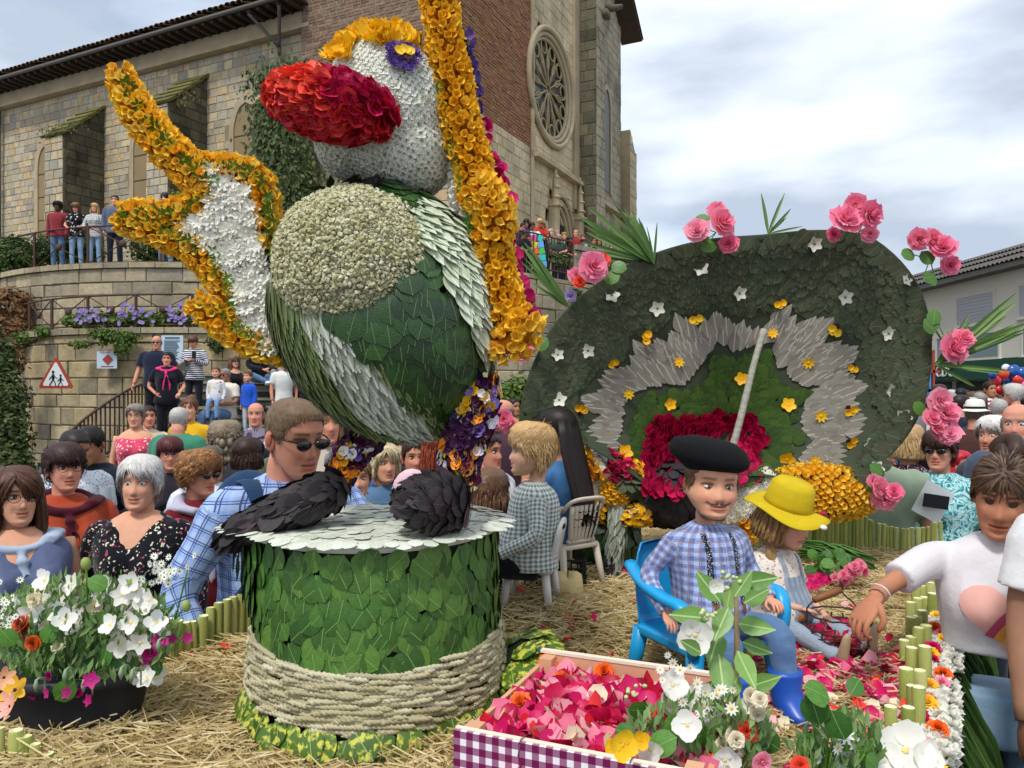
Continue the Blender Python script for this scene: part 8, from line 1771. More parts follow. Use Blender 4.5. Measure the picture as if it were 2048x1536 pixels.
for o_, r in (((0, 0, 0), (.035, .03, .045)), ((.03, -.01, .01), (.026, .024, .024)), ((-.02, -.01, .045), (.02, .02, .03)), ((.022, -.02, -.035), (.018, .018, .028)), ((-.022, -.02, -.035), (.016, .016, .028))): g.add(*ell(c + o_, r, 9, 12))
g.build('plush_body', mat('ginger_plush', ['#a86a38'], .95, .2, 30, .6, 200, .004, sheen=.3), ty)
# standing girl with rainbow shirt
s_ = 1.60; Yr = 2.28; pr_ = P(1994, 0, Yr)
def rainbow(root, up, hx, J, LG):
 H = lambda x_, z_: tuple(np.array(up((x_, -.1275 - .012 * gs(x_, .1) - .012 * math.exp(-((z_ - 1.27) / .1) ** 2), z_))))
 hp_ = [(16 * math.sin(t) ** 3 / 16 * .125, (13 * math.cos(t) - 5 * math.cos(2 * t) - 2 * math.cos(3 * t) - math.cos(4 * t)) / 17 * .12 + 1.245) for t in np.linspace(0, 2 * PI, 40)[:-1]]
 g = G(); c = (0.0, 1.235); V = []
 for k in (1, .88, .76, .64, .52, .4, .28, .14): V += [H((x_ - c[0]) * k, (z_ - c[1]) * k + c[1]) for x_, z_ in hp_]
 g.add(V, grid_faces(8, 39)); g.add(V[-39:], np.arange(39)[None]); o_ = g.build('heart_print', mat('pink_print', ['#e8b0a4'], .9, .05, 20, 0), root, local=True); PROJ.append((o_, root, .007))
 for i, c_ in enumerate(('#b8486a', '#d9923a', '#e0b54a', '#5a68a8')):
  r0, r1 = .185 - i * .026, .185 - (i + 1) * .026; cx, cz = .115, 1.115; V = []
  for r in (r1, r0): V += [tuple(np.array(H(cx - r * math.cos(t), cz + r * math.sin(t))) + (0, -.0022, 0)) for t in np.linspace(.35, 1.75, 14)]
  V2 = [(min(.118, v[0]), v[1], v[2]) for v in V]; g = G(); g.add(V2, grid_faces(2, 14, False)); PROJ.append((g.build('rainbow_band', mat('print_' + c_.lstrip('#'), [c_], .9, .05, 20, 0), root, local=True), root, .010))
 g = G(); w = J['l'][2]; e = J['l'][1]; d = (w - e) / np.linalg.norm(w - e); g.add(*tube([w - d * .045, w - d * .02], .040, 16, 1, False)); g.add(*tube([w - d * .02, w - d * .012], .041, 16, 1, False)); g.build('bracelet', m_white, root, local=True)
 g = G()
 for (lx, z_, hh) in ((-.12, .60, .012), (-.10, .565, .010), (-.11, .48, .03), (.12, .58, .012), (.11, .49, .03)): g.add(*ell((lx, -.088, z_), (.05, .022, hh), 6, 12))
 g.build('jean_tear', mat('frayed_tear', ['#c48a6c'], .8, .2, 60, 0), root, local=True)
 g = G(); V, F = tube(smooth_path([(0, .05, .10), (.02, .02, .135), (.01, .07, .155), (-.03, .09, .12), (0, .06, .10)], 14), .026, 8); g.add(hx(V), F); g.build('hair_bun', hairm('#3c2a20', '#6a4e36'), root, local=True)
girl = person('girl in white t-shirt with rainbow heart print reaching her arm over the reeds', (pr_[0], Yr, 0), s_, yaw=-.38, shirt=('#dcd8dc', 'plain'), pants='#9db8c8', skin='tan', hair=('bun', '#3c2a20', '#6a4e36'), head=(-.25, .24, .1), hs=1.02, sex='f', fat=1.0, detail=2, sleeve='short', lean=.03, hemz=1.10, smile=0, brow='#2a1c14',
 arms={'l': ((-.34, -.20, 1.30), (-.38, -.48, 1.335)), 'lh': (-.6, -.5, -.85), 'ln': (-.5, -.5, .7), 'lc': .8, 'r': ((.27, .02, 1.12), (.25, -.05, .9))}, extra=rainbow, open_eye=0)
# man's arm at the right edge
person('man in white t-shirt at the right edge, only his hanging tanned arm in view', (1.555, 1.98, 0), 1.76, yaw=0, shirt=('#e2e2e2', 'plain'), pants='#9db8c8', skin=(.30, .15, .09), hair=('short', HR['b']), detail=2, sleeve='short', arms={'l': ((-.235, .0, 1.18), (-.285, -.10, .955)), 'lh': (-.02, -.2, -1), 'lc': .45}, fat=1.0)

# --- left foreground crowd -------------------------------------------------------------
def backpack(root, up, hx, J, LG):
 g = G()
 for s in (-1, 1): g.add(*tube(smooth_path([up((s * .12, .13, 1.30)), up((s * .125, .03, 1.455)), up((s * .13, -.13, 1.36)), up((s * .15, -.16, 1.22)), up((s * .17, -.08, 1.08))], 14), .034, 8, .25))
 g.add(*ell(up((0, .24, 1.2)), (.15, .10, .21), 12, 16)); g.build('backpack', cloth('#1c3a5c'), root, local=True)
 g = G(); g.add(*tube([up((-.133, -.148, 1.34)), up((-.14, -.178, 1.24)), up((-.13, -.19, 1.12))], .012, 6, .4)); g.add(*tube([up((-.14, -.178, 1.24)), up((-.17, -.185, 1.13))], .012, 6, .4)); g.build('webbing_strap', mat('tan_webbing', ['#b08c56'], .85, .1, 40, .3), root, local=True)
pp(540, 786, 2.75, 1.80, 'big man in blue plaid shirt, dark sunglasses and backpack leaning by the pedestal', yaw=.78, shirt=('#a9c0e8', 'plaid', '#232f6e', '#86a3dc', .55), pants='#3a4458', skin='pink', hair=('buzz', '#6a543c', '#8a7254'), head=(.12, .0, 0), fat=1.18, detail=2, sleeve='rolled', glasses='sun', lean=.22, tilt=0, collar=True, extra=backpack, smile=.1,
 arms={'l': ((-.34, -.06, 1.10), (-.33, -.22, .86)), 'r': ((.22, -.34, 1.16), (.10, -.62, 1.13))}, hs=1.1, fold=.008, brow='#6a543c')
pp(282, 915, 3.1, 1.60, 'silver haired woman in navy floral blouse smiling at the camera', yaw=.12, shirt=('#12141c', 'floral', '#d8d2b8', '#a84860', .55), pants='#1c1f2a', skin='fair', hair=('pixie', '#c2c0bb', '#dad8d4'), head=(0, 0, .03), sex='f', fat=1.16, detail=2, sleeve='long', neckline='v', smile=.6, brow='#8a7a68')
pp(30, 938, 2.85, 1.62, 'woman with round glasses and pale sweater knotted over a grey blue blouse', yaw=.75, shirt=('#5f6a8a', 'plain'), pants='#222838', skin='fair', hair=('long', '#4a2e1e', '#5e3a26', .2), head=(.1, 0, 0), sex='f', fat=1.25, detail=2, sleeve='none', neckline='v', smile=.8, glasses='clear', extra=scarf('#aab9cc'))
pp(128, 890, 3.5, 1.66, 'woman in rust red linen shirt with a maroon jumper round her neck', yaw=.7, shirt=('#a84428', 'plain'), pants='#222838', skin='pink', hair=('fringe', '#2a1714', '#3c201a'), head=(.1, -.02, 0), sex='f', fat=1.15, detail=2, sleeve='short', smile=.3, glasses='clear', extra=scarf('#4a1020', th=.036), arms={'l': ((-.24, -.06, 1.12), (-.05, -.28, 1.08)), 'r': ((.24, -.06, 1.12), (.16, -.28, 1.06)), 'rh': (.5, -.8, .0)})
pp(395, 908, 3.7, 1.64, 'woman with ginger curls and sunglasses, lilac jumper over a dark red top', yaw=1.15, shirt=('#6e1420', 'plain'), pants=('#8a3a44', 'vstripes', '#d8d0cc', None, 1.6), skin='pink', hair=('curly', '#8a5c34', '#a87848'), sex='f', fat=1.12, detail=2, sleeve='short', glasses='sun', smile=.2, extra=both(scarf('#b4b2c4', tails=True, th=.04), bag('#1f5a44', 1, 1.0, -.05)))
pp(138, 856, 4.3, 1.72, 'man with shaved dark hair looking down, white printed shirt', yaw=.9, shirt=('#d8dce0', 'floral', '#5a7ab0', '#5a7ab0', .5), pants='#222838', skin='olive', hair=('buzz', '#241a16'), head=(.1, .35, 0), detail=1, smile=0, beard=.4)
pp(192, 850, 4.7, 1.76, 'dark haired man in navy zip jacket over a mustard top pouring a drink', yaw=.1, shirt=('#16202c', 'plain'), pants='#222838', skin='olive', hair=('short', '#14110f'), head=(-.2, .35, 0), detail=1, sleeve='long', smile=0, arms={'l': ((-.26, -.06, 1.12), (-.06, -.32, 1.10)), 'r': ((.27, -.06, 1.12), (.12, -.32, 1.12))}, extra=lambda root, up, hx, J, LG: (lambda g: (g.add(*tube([up((0, -.132, 1.40)), up((0, -.150, 1.22))], [.045, .012], 6, .3)), g.build('mustard_top', cloth('#c08a20'), root, local=True)))(G()))
cupo = thing('plastic_cup', tuple(P(213, 985, 4.3)), 'clear plastic cup held by the man in the navy jacket', 'cup'); g = G(); c = np.array(P(213, 1005, 4.3)); g.add(*tube([c, c + (0, 0, .09)], [.028, .036], 14, 1, False)); g.add(*tube([c, c + (0, 0, .004)], .028, 14)); g.build('cup', mat('cloudy_plastic', ['#c8d0d6'], .25, .05, 5, 0, trans=.5), cupo)
pp(340, 877, 4.9, 1.62, 'woman with dark red short hair and thin glasses looking right', yaw=.45, shirt=('#2a2630', 'plain'), pants='#222838', skin='pink', hair=('fringe', '#3c1518', '#521d20'), sex='f', detail=1, glasses='clear', smile=.1, fat=1.05)
pp(420, 893, 4.5, 1.70, 'man in white top with sunglasses half hidden behind the ginger curls', yaw=.9, shirt=('#d8dce4', 'plain'), pants='#222838', skin='pink', hair=('short', '#4a443c', '#6a6258'), detail=1, glasses='sun', fat=1.2, smile=.1)
pp(450, 850, 5.6, 1.66, 'person with a big cloud of grey brown curls seen from behind', yaw=2.6, shirt=('#3a3a42', 'plain'), pants='#222838', skin='fair', hair=('bigcurl', '#7a6a56', '#94846c'), sex='f', detail=1)
pp(495, 880, 4.7, 1.60, 'dark brown straight haired girl seen from behind the plaid man\'s shoulder', yaw=2.7, shirt=('#4a4a58', 'plain'), pants='#222838', skin='fair', hair=('bob', '#2e1c16', '#3c261c'), sex='f', detail=1)
pp(512, 806, 7.4, 1.72, 'balding man in a dark plaid shirt standing at the bottom of the steps', yaw=.15, shirt=('#c8c4cc', 'plaid', '#2a1f38', '#5a4a6a', .8), pants='#2c3040', skin='pink', hair=('bald', '#7a6a58'), detail=1, smile=-.3, collar=True)
pp(650, 806, 4.4, 1.76, 'fair haired person whose head shows just behind the plaid man', yaw=.6, shirt=('#c4b8a8', 'plain'), pants='#222838', skin='pink', hair=('wavy', '#a58a5e'), sex='f', detail=1)
pp(272, 810, 7.6, 1.62, 'woman with glasses and grey bob in a pink and white patterned tank top', yaw=.2, shirt=('#d84a66', 'floral', '#ecd6d6', '#ecd6d6', 1.1), pants='#1c2232', skin='fair', hair=('pixie', '#5e544c', '#8a8078'), sex='f', fat=1.1, detail=1, sleeve='none', neckline='tank', glasses='clear', smile=-.2)
pp(296, 812, 8.0, 1.62, 'person in a cream cardigan and pink top behind the tank top woman', yaw=.6, shirt=('#d8c8b0', 'plain'), pants='#2a2a34', skin='pink', hair=('short', HR['b']), sex='f', detail=1, sleeve='long')
pp(357, 815, 6.9, 1.66, 'white haired man in green polo with camera strap seen from behind', yaw=2.9, shirt=('#3a7d62', 'plain'), pants='#3a3a44', skin='pink', hair=('buzz', '#b8b4ae'), head=(.2, 0, 0), fat=1.3, detail=1, extra=lambda root, up, hx, J, LG: (lambda g: (g.add(*tube([up((-.10, .02, 1.44)), up((-.02, .15, 1.30)), up((.12, .17, 1.08)), up((.20, .06, .98))], .014, 6, .4)), g.build('camera_strap', m_blk, root, local=True)))(G()))
pp(380, 796, 8.2, 1.60, 'young woman in a mustard yellow jumper behind the man in green', yaw=.1, shirt=('#d8a81c', 'plain'), pants='#222838', skin='fair', hair=('bun', '#6a4630'), sex='f', detail=1, sleeve='long')
# middle group seen under the bird
pp(765, 890, 4.2, 1.60, 'blonde older woman in sleeveless denim jacket with a bag strap', yaw=.6, shirt=('#3f5f80', 'denim', '#5f80a0'), pants='#222838', skin='fair', hair=('bob', '#c4b48a', '#d6c8a2'), sex='f', detail=1, sleeve='none', smile=-.3, extra=bag('#6a4a30', 1, .95))
pp(828, 880, 4.4, 1.64, 'dark haired woman in a pink and white striped top squinting', yaw=.3, shirt=('#e2dcda', 'stripes', '#c86a80', None, .7), pants='#222838', skin='pink', hair=('short', '#2c211c'), sex='f', fat=1.1, detail=1, sleeve='long')
pp(880, 858, 3.9, 1.68, 'woman with long wavy red hair looking to the right', yaw=.9, shirt=('#2a1820', 'plain'), pants='#222838', skin='fair', hair=('wavy', '#6e2c14', '#8a3c1c', .26), sex='f', detail=1)
pp(712, 915, 3.7, 1.42, 'young girl peeking between the bird\'s leg and the plaid arm', yaw=.3, shirt=('#e0d8c8', 'plain'), pants='#222838', skin='fair', hair=('bun', '#8a6a4a'), sex='f', detail=1, smile=-.2)
pp(735, 868, 4.9, 1.72, 'man with sandy hair and blue shirt in profile behind the blonde woman', yaw=1.4, shirt=('#4a78b8', 'plain'), pants='#222838', skin='pink', hair=('short', '#8a6238'), detail=1)
pp(765, 850, 6.2, 1.74, 'brown haired person holding a phone among the middle crowd', yaw=2.6, shirt=('#d0d0cc', 'plain'), pants='#222838', skin='fair', hair=('short', '#5a4430'), detail=1)
pp(800, 850, 5.4, 1.80, 'person carrying a large black backpack seen from behind', yaw=3.0, shirt=('#14161c', 'plain'), pants='#14161c', skin='fair', hair=('short', '#14110f'), fat=1.3, detail=1, sleeve='long', extra=lambda root, up, hx, J, LG: (lambda g: (g.add(*ell(up((0, .2, 1.18)), (.18, .13, .26), 12, 16)), g.build('backpack', cloth('#101218'), root, local=True)))(G()))
pp(855, 862, 5.6, 1.70, 'person in turquoise top behind the red haired woman', yaw=.2, shirt=('#1c98c8', 'plain'), pants='#222838', skin='fair', hair=('short', '#3a2a20'), detail=1)
pp(845, 856, 6.5, 1.68, 'smiling face half hidden behind the striped top woman', yaw=-.1, shirt=('#8a8a90', 'plain'), pants='#222838', skin='pink', hair=('long', '#3a2420'), sex='f', detail=1)
pp(972, 868, 4.4, 1.74, 'person in a white t-shirt with dark trim beside the blond boy', yaw=1.0, shirt=('#dcdce4', 'plain'), pants='#222838', skin='pink', hair=('short', '#2a201c'), fat=1.2, detail=1)
pp(975, 945, 3.5, 1.30, 'child with wavy brown hair seen from behind the bird\'s foot', yaw=2.6, shirt=('#ddd8e0', 'floral', '#4a3a6a'), pants='#222838', skin='fair', hair=('wavy', '#5e4230', '#7a5a40', .1), kid=True, hs=1.1, sex='f', detail=1)
cb_ = thing('floral_carrier_bag', tuple(P(820, 1010, 3.2)), 'transparent gift bag with pink flowers held up behind the right foot', 'bag'); g = G(); c = np.array(P(824, 985, 3.2)); g.add(*ell(c, (.085, .05, .10), 10, 14)); g.build('bag_film', cloth('#d8b8c0', 'floral', '#d02a5a', '#7ab09a', 2.2), cb_)
# on the steps
pp(314, 673, 13.6, 1.78, 'bald man in navy shirt and sunglasses resting a hand on the stair rail', yaw=.2, shirt=('#1c2238', 'plain'), pants='#14161c', skin='pink', hair=('bald', '#8a8078'), glasses='sun', fat=1.2, detail=1, arms={'l': ((-.29, 0, 1.12), (-.34, -.08, .90))})
pp(334, 706, 12.8, 1.62, 'woman in black with a hot pink sweater knotted round her neck', yaw=.3, shirt=('#15161e', 'plain'), pants='#14161c', skin='pink', hair=('short', '#1c1614'), sex='f', fat=1.15, detail=1, smile=.6, extra=scarf('#e8307a', th=.034), arms={'l': ((-.30, .02, 1.12), (-.16, -.10, .98)), 'r': ((.28, .0, 1.12), (.22, -.18, 1.0))})
pp(388, 672, 14.8, 1.64, 'woman in a navy and white striped top looking at her phone on the steps', yaw=.1, shirt=('#1f2a44', 'stripes', '#d8d8dc', None, 1.3), pants='#22242c', skin='pink', hair=('fringe', '#5e3a2a'), head=(0, .35, 0), sex='f', fat=1.1, detail=1, sleeve='long', arms={'l': ((-.26, -.04, 1.14), (-.06, -.28, 1.20)), 'r': ((.27, -.04, 1.14), (.08, -.28, 1.20))}, extra=bag('#5a5450', -1, .93, -.1))
ph_ = thing('mobile_phone', tuple(P(388, 715, 14.5)), 'mobile phone held by the striped top woman on the steps', 'phone'); g = G(); g.add(*box(P(388, 710, 14.5), (.075, .012, .14))); g.build('phone', m_blk, ph_, False)
def seated(px, yt, Y, s, label, **k):
 p = P(px, yt, Y); hh = 1.7 * s * k.pop('hk', 1.0); legs = k.pop('legs', leg_sit(.14, -.40, .93, .14, -.52, .52)); return person(label, (p[0], p[1], p[2] - 1.70 * s), 1.7 * s, legs=legs, **k)
seated(452, 738, 13.6, 1.0, 'seated man in cream polo and sunglasses holding a small child on his lap', yaw=-.35, shirt=('#d8d2c4', 'plain'), pants='#3b5a84', skin='olive', hair=('buzz', '#8a8682'), glasses='sun', fat=1.15, detail=1, arms={'l': ((-.28, -.06, 1.10), (-.12, -.32, 1.02)), 'r': ((.28, -.06, 1.12), (.05, -.34, 1.06))}, shoes='#c8c8c4')
seated(432, 741, 13.2, .60, 'toddler in a white jumper with a coloured print on the seated man\'s lap', yaw=.1, shirt=('#dcdce0', 'floral', '#d8c23a', '#c83a5a', 3), pants='#6f8fb8', skin='fair', hair=('short', '#6a4a34'), kid=True, hs=1.4, fat=1.15, detail=1, sleeve='long', legs=leg_sit(.12, -.34, .8, .12, -.40, .35), smile=.2)
seated(468, 712, 14.4, .98, 'woman with sunglasses in a black top sitting on the steps', yaw=.8, shirt=('#15151a', 'plain'), pants='#14161c', skin='fair', hair=('long', '#5e4634', '#7a5e46', .16), sex='f', glasses='sun', detail=1, neckline='tank', sleeve='none', legs=leg_sit(.12, -.5, .82, .12, -.95, .72))
pp(497, 748, 13.4, 1.12, 'small boy in a bright blue jumper standing on the steps', yaw=-.4, shirt=('#1f56c4', 'plain'), pants='#b4bcc4', skin='fair', hair=('short', '#5e4430'), kid=True, hs=1.3, detail=1, sleeve='long', fat=1.1, smile=0)
seated(520, 675, 15.2, 1.0, 'person in black cardigan and jeans sitting cross legged on the top step', yaw=.6, shirt=('#14151c', 'plain'), pants='#2f4a70', skin='fair', hair=('short', '#3c2c20'), detail=1, sleeve='long', legs=leg_sit(.26, -.34, .95, .02, -.5, .82), shoes='#d8d8d8', arms={'l': ((-.24, -.08, 1.12), (-.04, -.34, 1.06)), 'r': ((.26, -.1, 1.12), (.06, -.34, 1.08))})
seated(562, 672, 15.4, 1.0, 'person in a grey leopard skirt sitting beside the jeans wearer', yaw=.3, shirt=('#c8a890', 'plain'), pants=('#8a8a8a', 'floral', '#3a3a3a', '#d0d0d0', 1), skin='fair', hair=('long', '#4a3424'), sex='f', detail=1, legs=leg_sit(.16, -.4, .98, .12, -.5, .6))
seated(600, 675, 15.6, 1.0, 'person in dark clothes sitting at the end of the top step', yaw=-.2, shirt=('#1a1c26', 'plain'), pants='#14161c', skin='fair', hair=('short', '#2c211c'), detail=1, sleeve='long')
# upper terrace
for px, y0, sk, hr, sh, pt, sl, yw, hh, lb in ((116, 405, 'brown', ('curly', '#0f0d0c'), ('#8a3038', 'plain'), '#2f4468', 'long', .1, 1.70, 'teenager in a maroon shirt and jeans standing at the terrace railing'), (153, 407, 'fair', ('wavy', '#5a3c26', '#7a5434', .2), ('#15151a', 'floral', '#e0e0e0', '#e0e0e0', 1.6), '#9db8d0', 'short', .2, 1.68, 'girl with wavy brown hair in a black and white top looking down'),
  (190, 408, 'fair', ('long', '#b08c5a', '#c8a878', .26), ('#b8b8b8', 'plaid', '#2a2a30', '#e0e0e0', .8), '#9db8d0', 'long', .1, 1.68, 'girl with long fair hair in an open checked shirt and pale jeans'), (230, 392, 'fair', ('short', '#1c1614'), ('#5c6478', 'plain'), '#1c2030', 'long', .3, 1.80, 'tall dark haired boy in a grey blue shirt beside the orange wing tip'),
  (332, 388, 'pale', ('long', '#14110f', '#1c1614', .2), ('#c8c4d0', 'plain'), '#6f8fb8', 'short', -.1, 1.66, 'black haired girl standing behind the wing on the terrace'), (572, 420, 'pink', ('wavy', '#4a201c', '#5e2c24', .05), ('#d8a0a0', 'plain'), '#3a3a44', 'none', .2, 1.62, 'woman in a pale pink top standing at the foot of the buttress')):
 Y = 19.9 if px < 500 else 20.4; p = P(px, y0, Y); a = {'l': ((-.25, -.08, 1.12), (-.14, -.27, 1.04)), 'r': ((.25, -.08, 1.12), (.10, -.27, 1.04))} if 'looking down' in lb or 'checked' in lb else None
 person(lb, (p[0], Y, 4.92), p[2] - 4.92 if px < 500 else 1.62, yaw=yw, shirt=sh, pants=pt, skin=sk, hair=hr, sleeve=sl, detail=1, sex='f' if 'girl' in lb or 'woman' in lb else 'm', arms=a, shoes='#d8d8d8', head=(0, .4 if 'down' in lb else 0, 0))
leanA = {'l': ((-.25, -.20, 1.14), (-.12, -.42, 1.08)), 'r': ((.25, -.20, 1.14), (.12, -.42, 1.08))}
lst = [(1040, 447, 20.6, '#2a3040', HR['b'], 'dark haired person at the left end of the bar railing'), (1052, 440, 20.9, '#6a4a8a', HR['dk'], 'person in purple with a black cap above the bar railing'), (1064, 446, 20.9, '#dcdce4', HR['b'], 'man in a white shirt leaning over the bar railing'), (1076, 438, 21.2, '#c83a2a', HR['bl'], 'blond person in a red top leaning over the bar railing'), (1086, 444, 21.3, '#2a2a30', HR['lb'], 'person in dark top next to the blond one in red'), (1042, 462, 20.2, '#20242c', HR['dk'], 'man in black with sunglasses close to the wing edge'),
  (1118, 470, 21.6, '#3a5a50', HR['gr'], 'grey haired man in green leaning on the railing by the pillar'), (1132, 474, 21.8, '#3a2a2a', HR['b'], 'dark haired woman resting her arms by the pillar'), (1158, 478, 22.6, '#1c2234', HR['dk'], 'person in a dark cap leaning on the parapet corner'), (1176, 488, 23.0, '#8a5a4a', HR['br'], 'brown haired person next along the parapet'), (1188, 492, 23.4, '#b84a4a', HR['b'], 'person in red farther along the parapet'), (1199, 496, 23.8, '#c8c4bc', HR['br'], 'person in pale clothes along the parapet'), (1212, 502, 24.2, '#4a4a5a', HR['lb'], 'sandy haired person above the coral rosebud'), (1222, 505, 24.5, '#d89a9a', HR['b'], 'person in pink above the rose leaves'),
  (1246, 520, 25.0, '#6a6e6a', HR['lb'], 'man in a grey vest top near the palm fronds'), (1264, 516, 25.2, '#dcdce0', HR['b'], 'man in white left of the palm frond base'), (1284, 508, 25.4, '#1f2a54', HR['b'], 'man in dark blue just left of the palm frond base'), (1312, 515, 25.8, '#c8a89a', HR['lb'], 'person peeking right of the palm frond base'), (1375, 505, 27, '#2a2a34', HR['dk'], 'person whose head just tops the dish left of the roses'), (908, 455, 19.9, '#c8d860', HR['b'], 'woman in yellow taking a phone photo beside the white petals'), (896, 462, 20.2, '#d8d8dc', HR['br'], 'person in white beside the woman in yellow')]
for i, (px, y0, Y, c_, hc2, lb) in enumerate(lst):
 p = P(px, y0, Y); fl_ = 4.9; hh = max(1.5, min(1.85, p[2] - fl_)); fem = ('woman' in lb) or (i % 3 == 1)
 person(lb, (p[0], Y, p[2] - hh), hh, yaw=R.uniform(-.2, .5), shirt=(c_, 'plain'), pants='#2a2c38', skin=['fair', 'pink', 'olive'][i % 3], hair=('wavy' if fem else 'short', hc2), sex='f' if fem else 'm', detail=0, sleeve='short', lean=.25, head=(.2, .25, 0), arms=leanA if i < 14 else None, glasses='sun' if i in (3, 5, 6, 11, 19) else None)

# --- right crowd ---------------------------------------------------------------------------
pp(1752, 838, 4.0, 1.74, 'person in a loose sage green linen shirt seen from behind', yaw=2.7, shirt=('#8fa088', 'plain'), pants='#a8a49c', skin='fair', hair=('short', '#6a5644'), fat=1.1, detail=1, sleeve='short', fold=.014)
pp(1880, 862, 4.2, 1.62, 'woman in turquoise patterned top with sunglasses holding papers and a phone', yaw=-.75, shirt=('#1f5f70', 'swirl', '#5fb0b4', '#c8dcd8', 1.2), pants='#1c2234', skin='pink', hair=('fringe', '#2e1e1a', '#442c24'), sex='f', fat=1.3, detail=2, sleeve='short', glasses='sun', arms={'l': ((-.28, -.08, 1.12), (-.12, -.32, 1.14)), 'r': ((.28, -.08, 1.10), (.05, -.34, 1.06))}, extra=both(bag('#b8b0a0', 1, .98, -.14, True, .2), lambda root, up, hx, J, LG: (lambda g: (g.add(*tube([up((math.sin(q) * .085, -.03 - math.cos(q) * .09, 1.40 - .03 * math.cos(q))) for q in np.linspace(-2.6, 2.6, 18)], .005, 5)), g.build('necklace', mat('cream_beads', ['#e0d8b8'], .4), root, local=True)))(G())))
pap = thing('papers', tuple(P(1868, 1030, 3.8)), 'white sheets with a black phone in the turquoise woman\'s hands', 'papers'); g = G(); g.add(*box(P(1866, 1004, 3.78), (.15, .004, .17), ry3(.5))); g.build('sheet', m_white, pap, False); g = G(); g.add(*box(P(1872, 1003, 3.74), (.12, .012, .065), ry3(.15))); g.build('phone', m_blk, pap, False)
pp(1818, 852, 4.7, 1.66, 'woman in a maroon dress with white dots turning away', yaw=2.2, shirt=('#3a0f24', 'floral', '#e0d8e0', '#e0d8e0', .35), pants='#3a0f24', skin='pink', hair=('long', '#b08c60', '#c8a878', .1), sex='f', detail=1, sleeve='short')
pp(1838, 900, 4.9, 1.5, 'person in crimson between the dotted dress and the turquoise top', yaw=2.4, shirt=('#a0142a', 'plain'), pants='#222838', skin='fair', hair=('short', HR['b']), detail=1)
pp(1988, 835, 4.6, 1.66, 'white haired woman in profile beside the old man', yaw=-1.0, shirt=('#4a4a54', 'plain'), pants='#222838', skin='pink', hair=('pixie', '#d4d2cc', '#e4e2de'), sex='f', detail=2, smile=.5, brow='#8a8078')
pp(2036, 808, 4.3, 1.76, 'balding old man in a slate blue shirt looking left', yaw=-.75, shirt=('#4a5468', 'plain'), pants='#222838', skin='pink', hair=('bald', '#c8c4be'), detail=2, smile=-.4, collar=True, brow='#a89a8a', beard=0)
pp(1938, 855, 7.6, 1.22, 'small boy in a red t-shirt stretching out his arms', yaw=-1.3, shirt=('#c8222c', 'plain'), pants='#6a7080', skin='tan', hair=('short', '#1c1410'), kid=True, hs=1.3, detail=1, arms={'l': ((-.14, -.28, 1.2), (-.1, -.52, 1.24)), 'r': ((.14, -.26, 1.2), (.06, -.5, 1.26))})
pp(1950, 806, 7.2, 1.74, 'man in a white straw hat with black band and brown shirt', yaw=2.4, shirt=('#4a2e28', 'plain'), pants='#3a3a40', skin='pink', hair=('short', '#6a5a4a'), detail=1, hat=brimhat('#e0ddd4', '#1a1a1c', .13, .09, .004), fat=1.15)
pp(1998, 798, 7.8, 1.74, 'man with close cropped grey hair and dark jumper seen from behind', yaw=2.9, shirt=('#2c2a30', 'plain'), pants='#3a3a40', skin='tan', hair=('buzz', '#a8a29c'), detail=1, fat=1.1, sleeve='long')
pp(1938, 800, 9.5, 1.76, 'bald man in a black jacket walking away', yaw=2.6, shirt=('#121218', 'plain'), pants='#14141a', skin='pink', hair=('bald', '#6a5a4e'), detail=1, fat=1.2, sleeve='long')
pp(1978, 765, 15, 2.15, 'child in a white and red shirt riding on someone\'s shoulders', yaw=.2, shirt=('#e0e0e4', 'stripes', '#a03a48', None, 2), pants='#222838', skin='tan', hair=('short', HR['b']), detail=0)
pp(1915, 905, 6.3, 1.18, 'toddler in a red hood by the roses', yaw=.3, shirt=('#b8182a', 'plain'), pants='#222838', skin='fair', hair=('wavy', '#b01828'), kid=True, hs=1.35, detail=0)
# crowd prototypes, then copies
protos = []
for i, (hr, sk, sx_) in enumerate(((('short', '#2a201a'), 'fair', 'm'), (('bob', '#5e4630'), 'pink', 'f'), (('short', '#8f8d88'), 'pink', 'm'), (('long', '#3a261c'), 'olive', 'f'), (('bald', '#6a5f54'), 'pink', 'm'), (('pixie', '#b8b4ac'), 'fair', 'f'), (('short', '#14110f'), 'tan', 'm'), (('wavy', '#a5844e'), 'fair', 'f'))):
 px, Y = 1850 + i * 26 - (i % 3) * 9, 10.5 + (i * 37 % 11) * .35
 protos.append(pp(px, 782 + 20 / Y * 10 + (i % 3) * 2, Y, 1.68, 'spectator in the distant crowd on the square', yaw=2.6 + .3 * (i % 3), shirt=('#888888', 'crowd', None, None, 1 + i * .001), pants='#2a2c36', skin=sk, hair=hr, sex=sx_, detail=0, group='spectators in the distant crowd'))
CC = [('navy', '#1d2333'), ('dark red', '#8d2b2b'), ('white', '#d8d8d2'), ('mid blue', '#2f5d8c'), ('olive', '#5b6b4a'), ('black', '#1c1c22'), ('tan', '#c9a06a'), ('rose pink', '#b34a6a'), ('cream', '#e0dccf'), ('light blue', '#7fa0b8'), ('plum', '#462f3a'), ('grey', '#7c7c80')]
HN = ['short brown', 'bobbed brown', 'short grey', 'long dark', 'thinning', 'cropped white', 'short black', 'wavy fair']
USED = set()
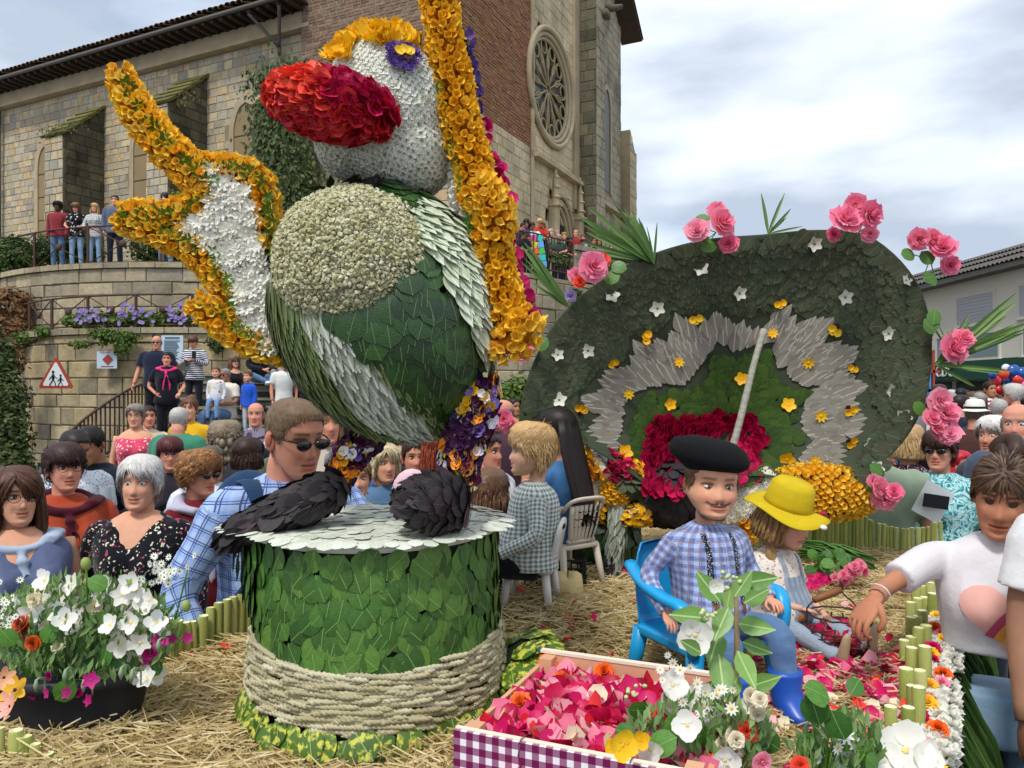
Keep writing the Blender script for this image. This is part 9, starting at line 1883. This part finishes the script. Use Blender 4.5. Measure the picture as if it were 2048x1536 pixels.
def spect(n, X, Y, h, rot, where, grp):
 k = (n * 5 + n // 8) % 8; q_ = n * 7 + n // 12
 while (k, q_ % 12, where) in USED: q_ += 1
 USED.add((k, q_ % 12, where)); cn, cc = CC[q_ % 12]
 M = Matrix.Translation((X, Y, 0)) @ Matrix.Rotation(rot, 4, 'Z') @ Matrix.Scale(h / 1.7, 4); o = copy_tree(protos[k], 'spectator, %s hair, %s top, %s' % (HN[k], cn, where), M, grp)
 for c in COL.objects[-12:]:
  if c.parent == o and c.name.startswith('shirt'): c.material_slots[0].link = 'OBJECT'; c.material_slots[0].material = cloth(cc)
for i, o in enumerate(protos):
 o['label'] = 'spectator with %s hair and %s top fronting the far crowd' % (HN[i], CC[i][0])
 for c in COL.objects:
  if c.parent == o and c.name.startswith('shirt'): c.data.materials[0] = cloth(CC[i][1])
for n in range(92):
 Y = 9.0 + (n / 92) ** 1.1 * 21; px = R.uniform(1815, 2085); X = (px - 1024) / 1536 * Y
 if X > X0 - .7: continue
 spect(n, X, Y, R.uniform(1.5, 1.86), R.uniform(1.6, 4.2), ('near the turquoise woman' if px < 1900 else 'behind the hatted man' if px < 1990 else 'by the balloons') if Y < 15 else ('far off under the roses' if px < 1930 else 'far off by the shopfront'), 'spectators in the distant crowd')
for n in range(26):
 Y = R.uniform(6.0, 10.5); px = R.uniform(640, 1120) if n < 18 else R.uniform(560, 640)
 spect(n + 40, (px - 1024) / 1536 * Y, Y, R.uniform(1.5, 1.72), R.uniform(-1, 1.4), 'behind the plaid man' if px < 680 else 'between the bird\'s legs' if px < 920 else 'behind the blond boy', 'spectators behind the bird')
for n in range(4):
 Y = R.uniform(12.6, 14.0); px = 568 + 16 * n; z = .165 * math.ceil((Y - 12) / .33); p = P(px, 0, Y); spect(n + 80, p[0], Y, R.uniform(1.5, 1.75), R.uniform(-.6, .8), 'on the lower steps' if Y < 14 else 'on the upper steps', 'people on the steps')
 o = [c for c in COL.objects if c.get('group') == 'people on the steps'][-1]; o.matrix_basis = Matrix.Translation((0, 0, z)) @ o.matrix_basis
for n in range(18):
 px = 1030 + n * 17 + R.uniform(-5, 5); q_ = min(1, max(0, (px - 1130) / 190)); Y = 21 + 4.6 * q_ + R.uniform(.3, 1.6); p = P(px, 0, Y); spect(n + 100, p[0], Y, R.uniform(1.45, 1.62), R.uniform(-.3, .6), 'behind the bunting' if px < 1130 else 'behind the stone parapet', 'people on the church terrace')
 o = [c for c in COL.objects if c.get('group') == 'people on the church terrace'][-1]; o.matrix_basis = Matrix.Translation((0, 0, 4.9)) @ o.matrix_basis
finalize()
_me = bpy.data.meshes.new_from_object(to.evaluated_get(bpy.context.evaluated_depsgraph_get())); _p, _M = to.parent, to.matrix_basis.copy(); bpy.data.objects.remove(to); _me.materials.clear(); _me.materials.append(m_white); link('sign_lettering', _me, _p, M=_M)
bpy.context.view_layer.update()
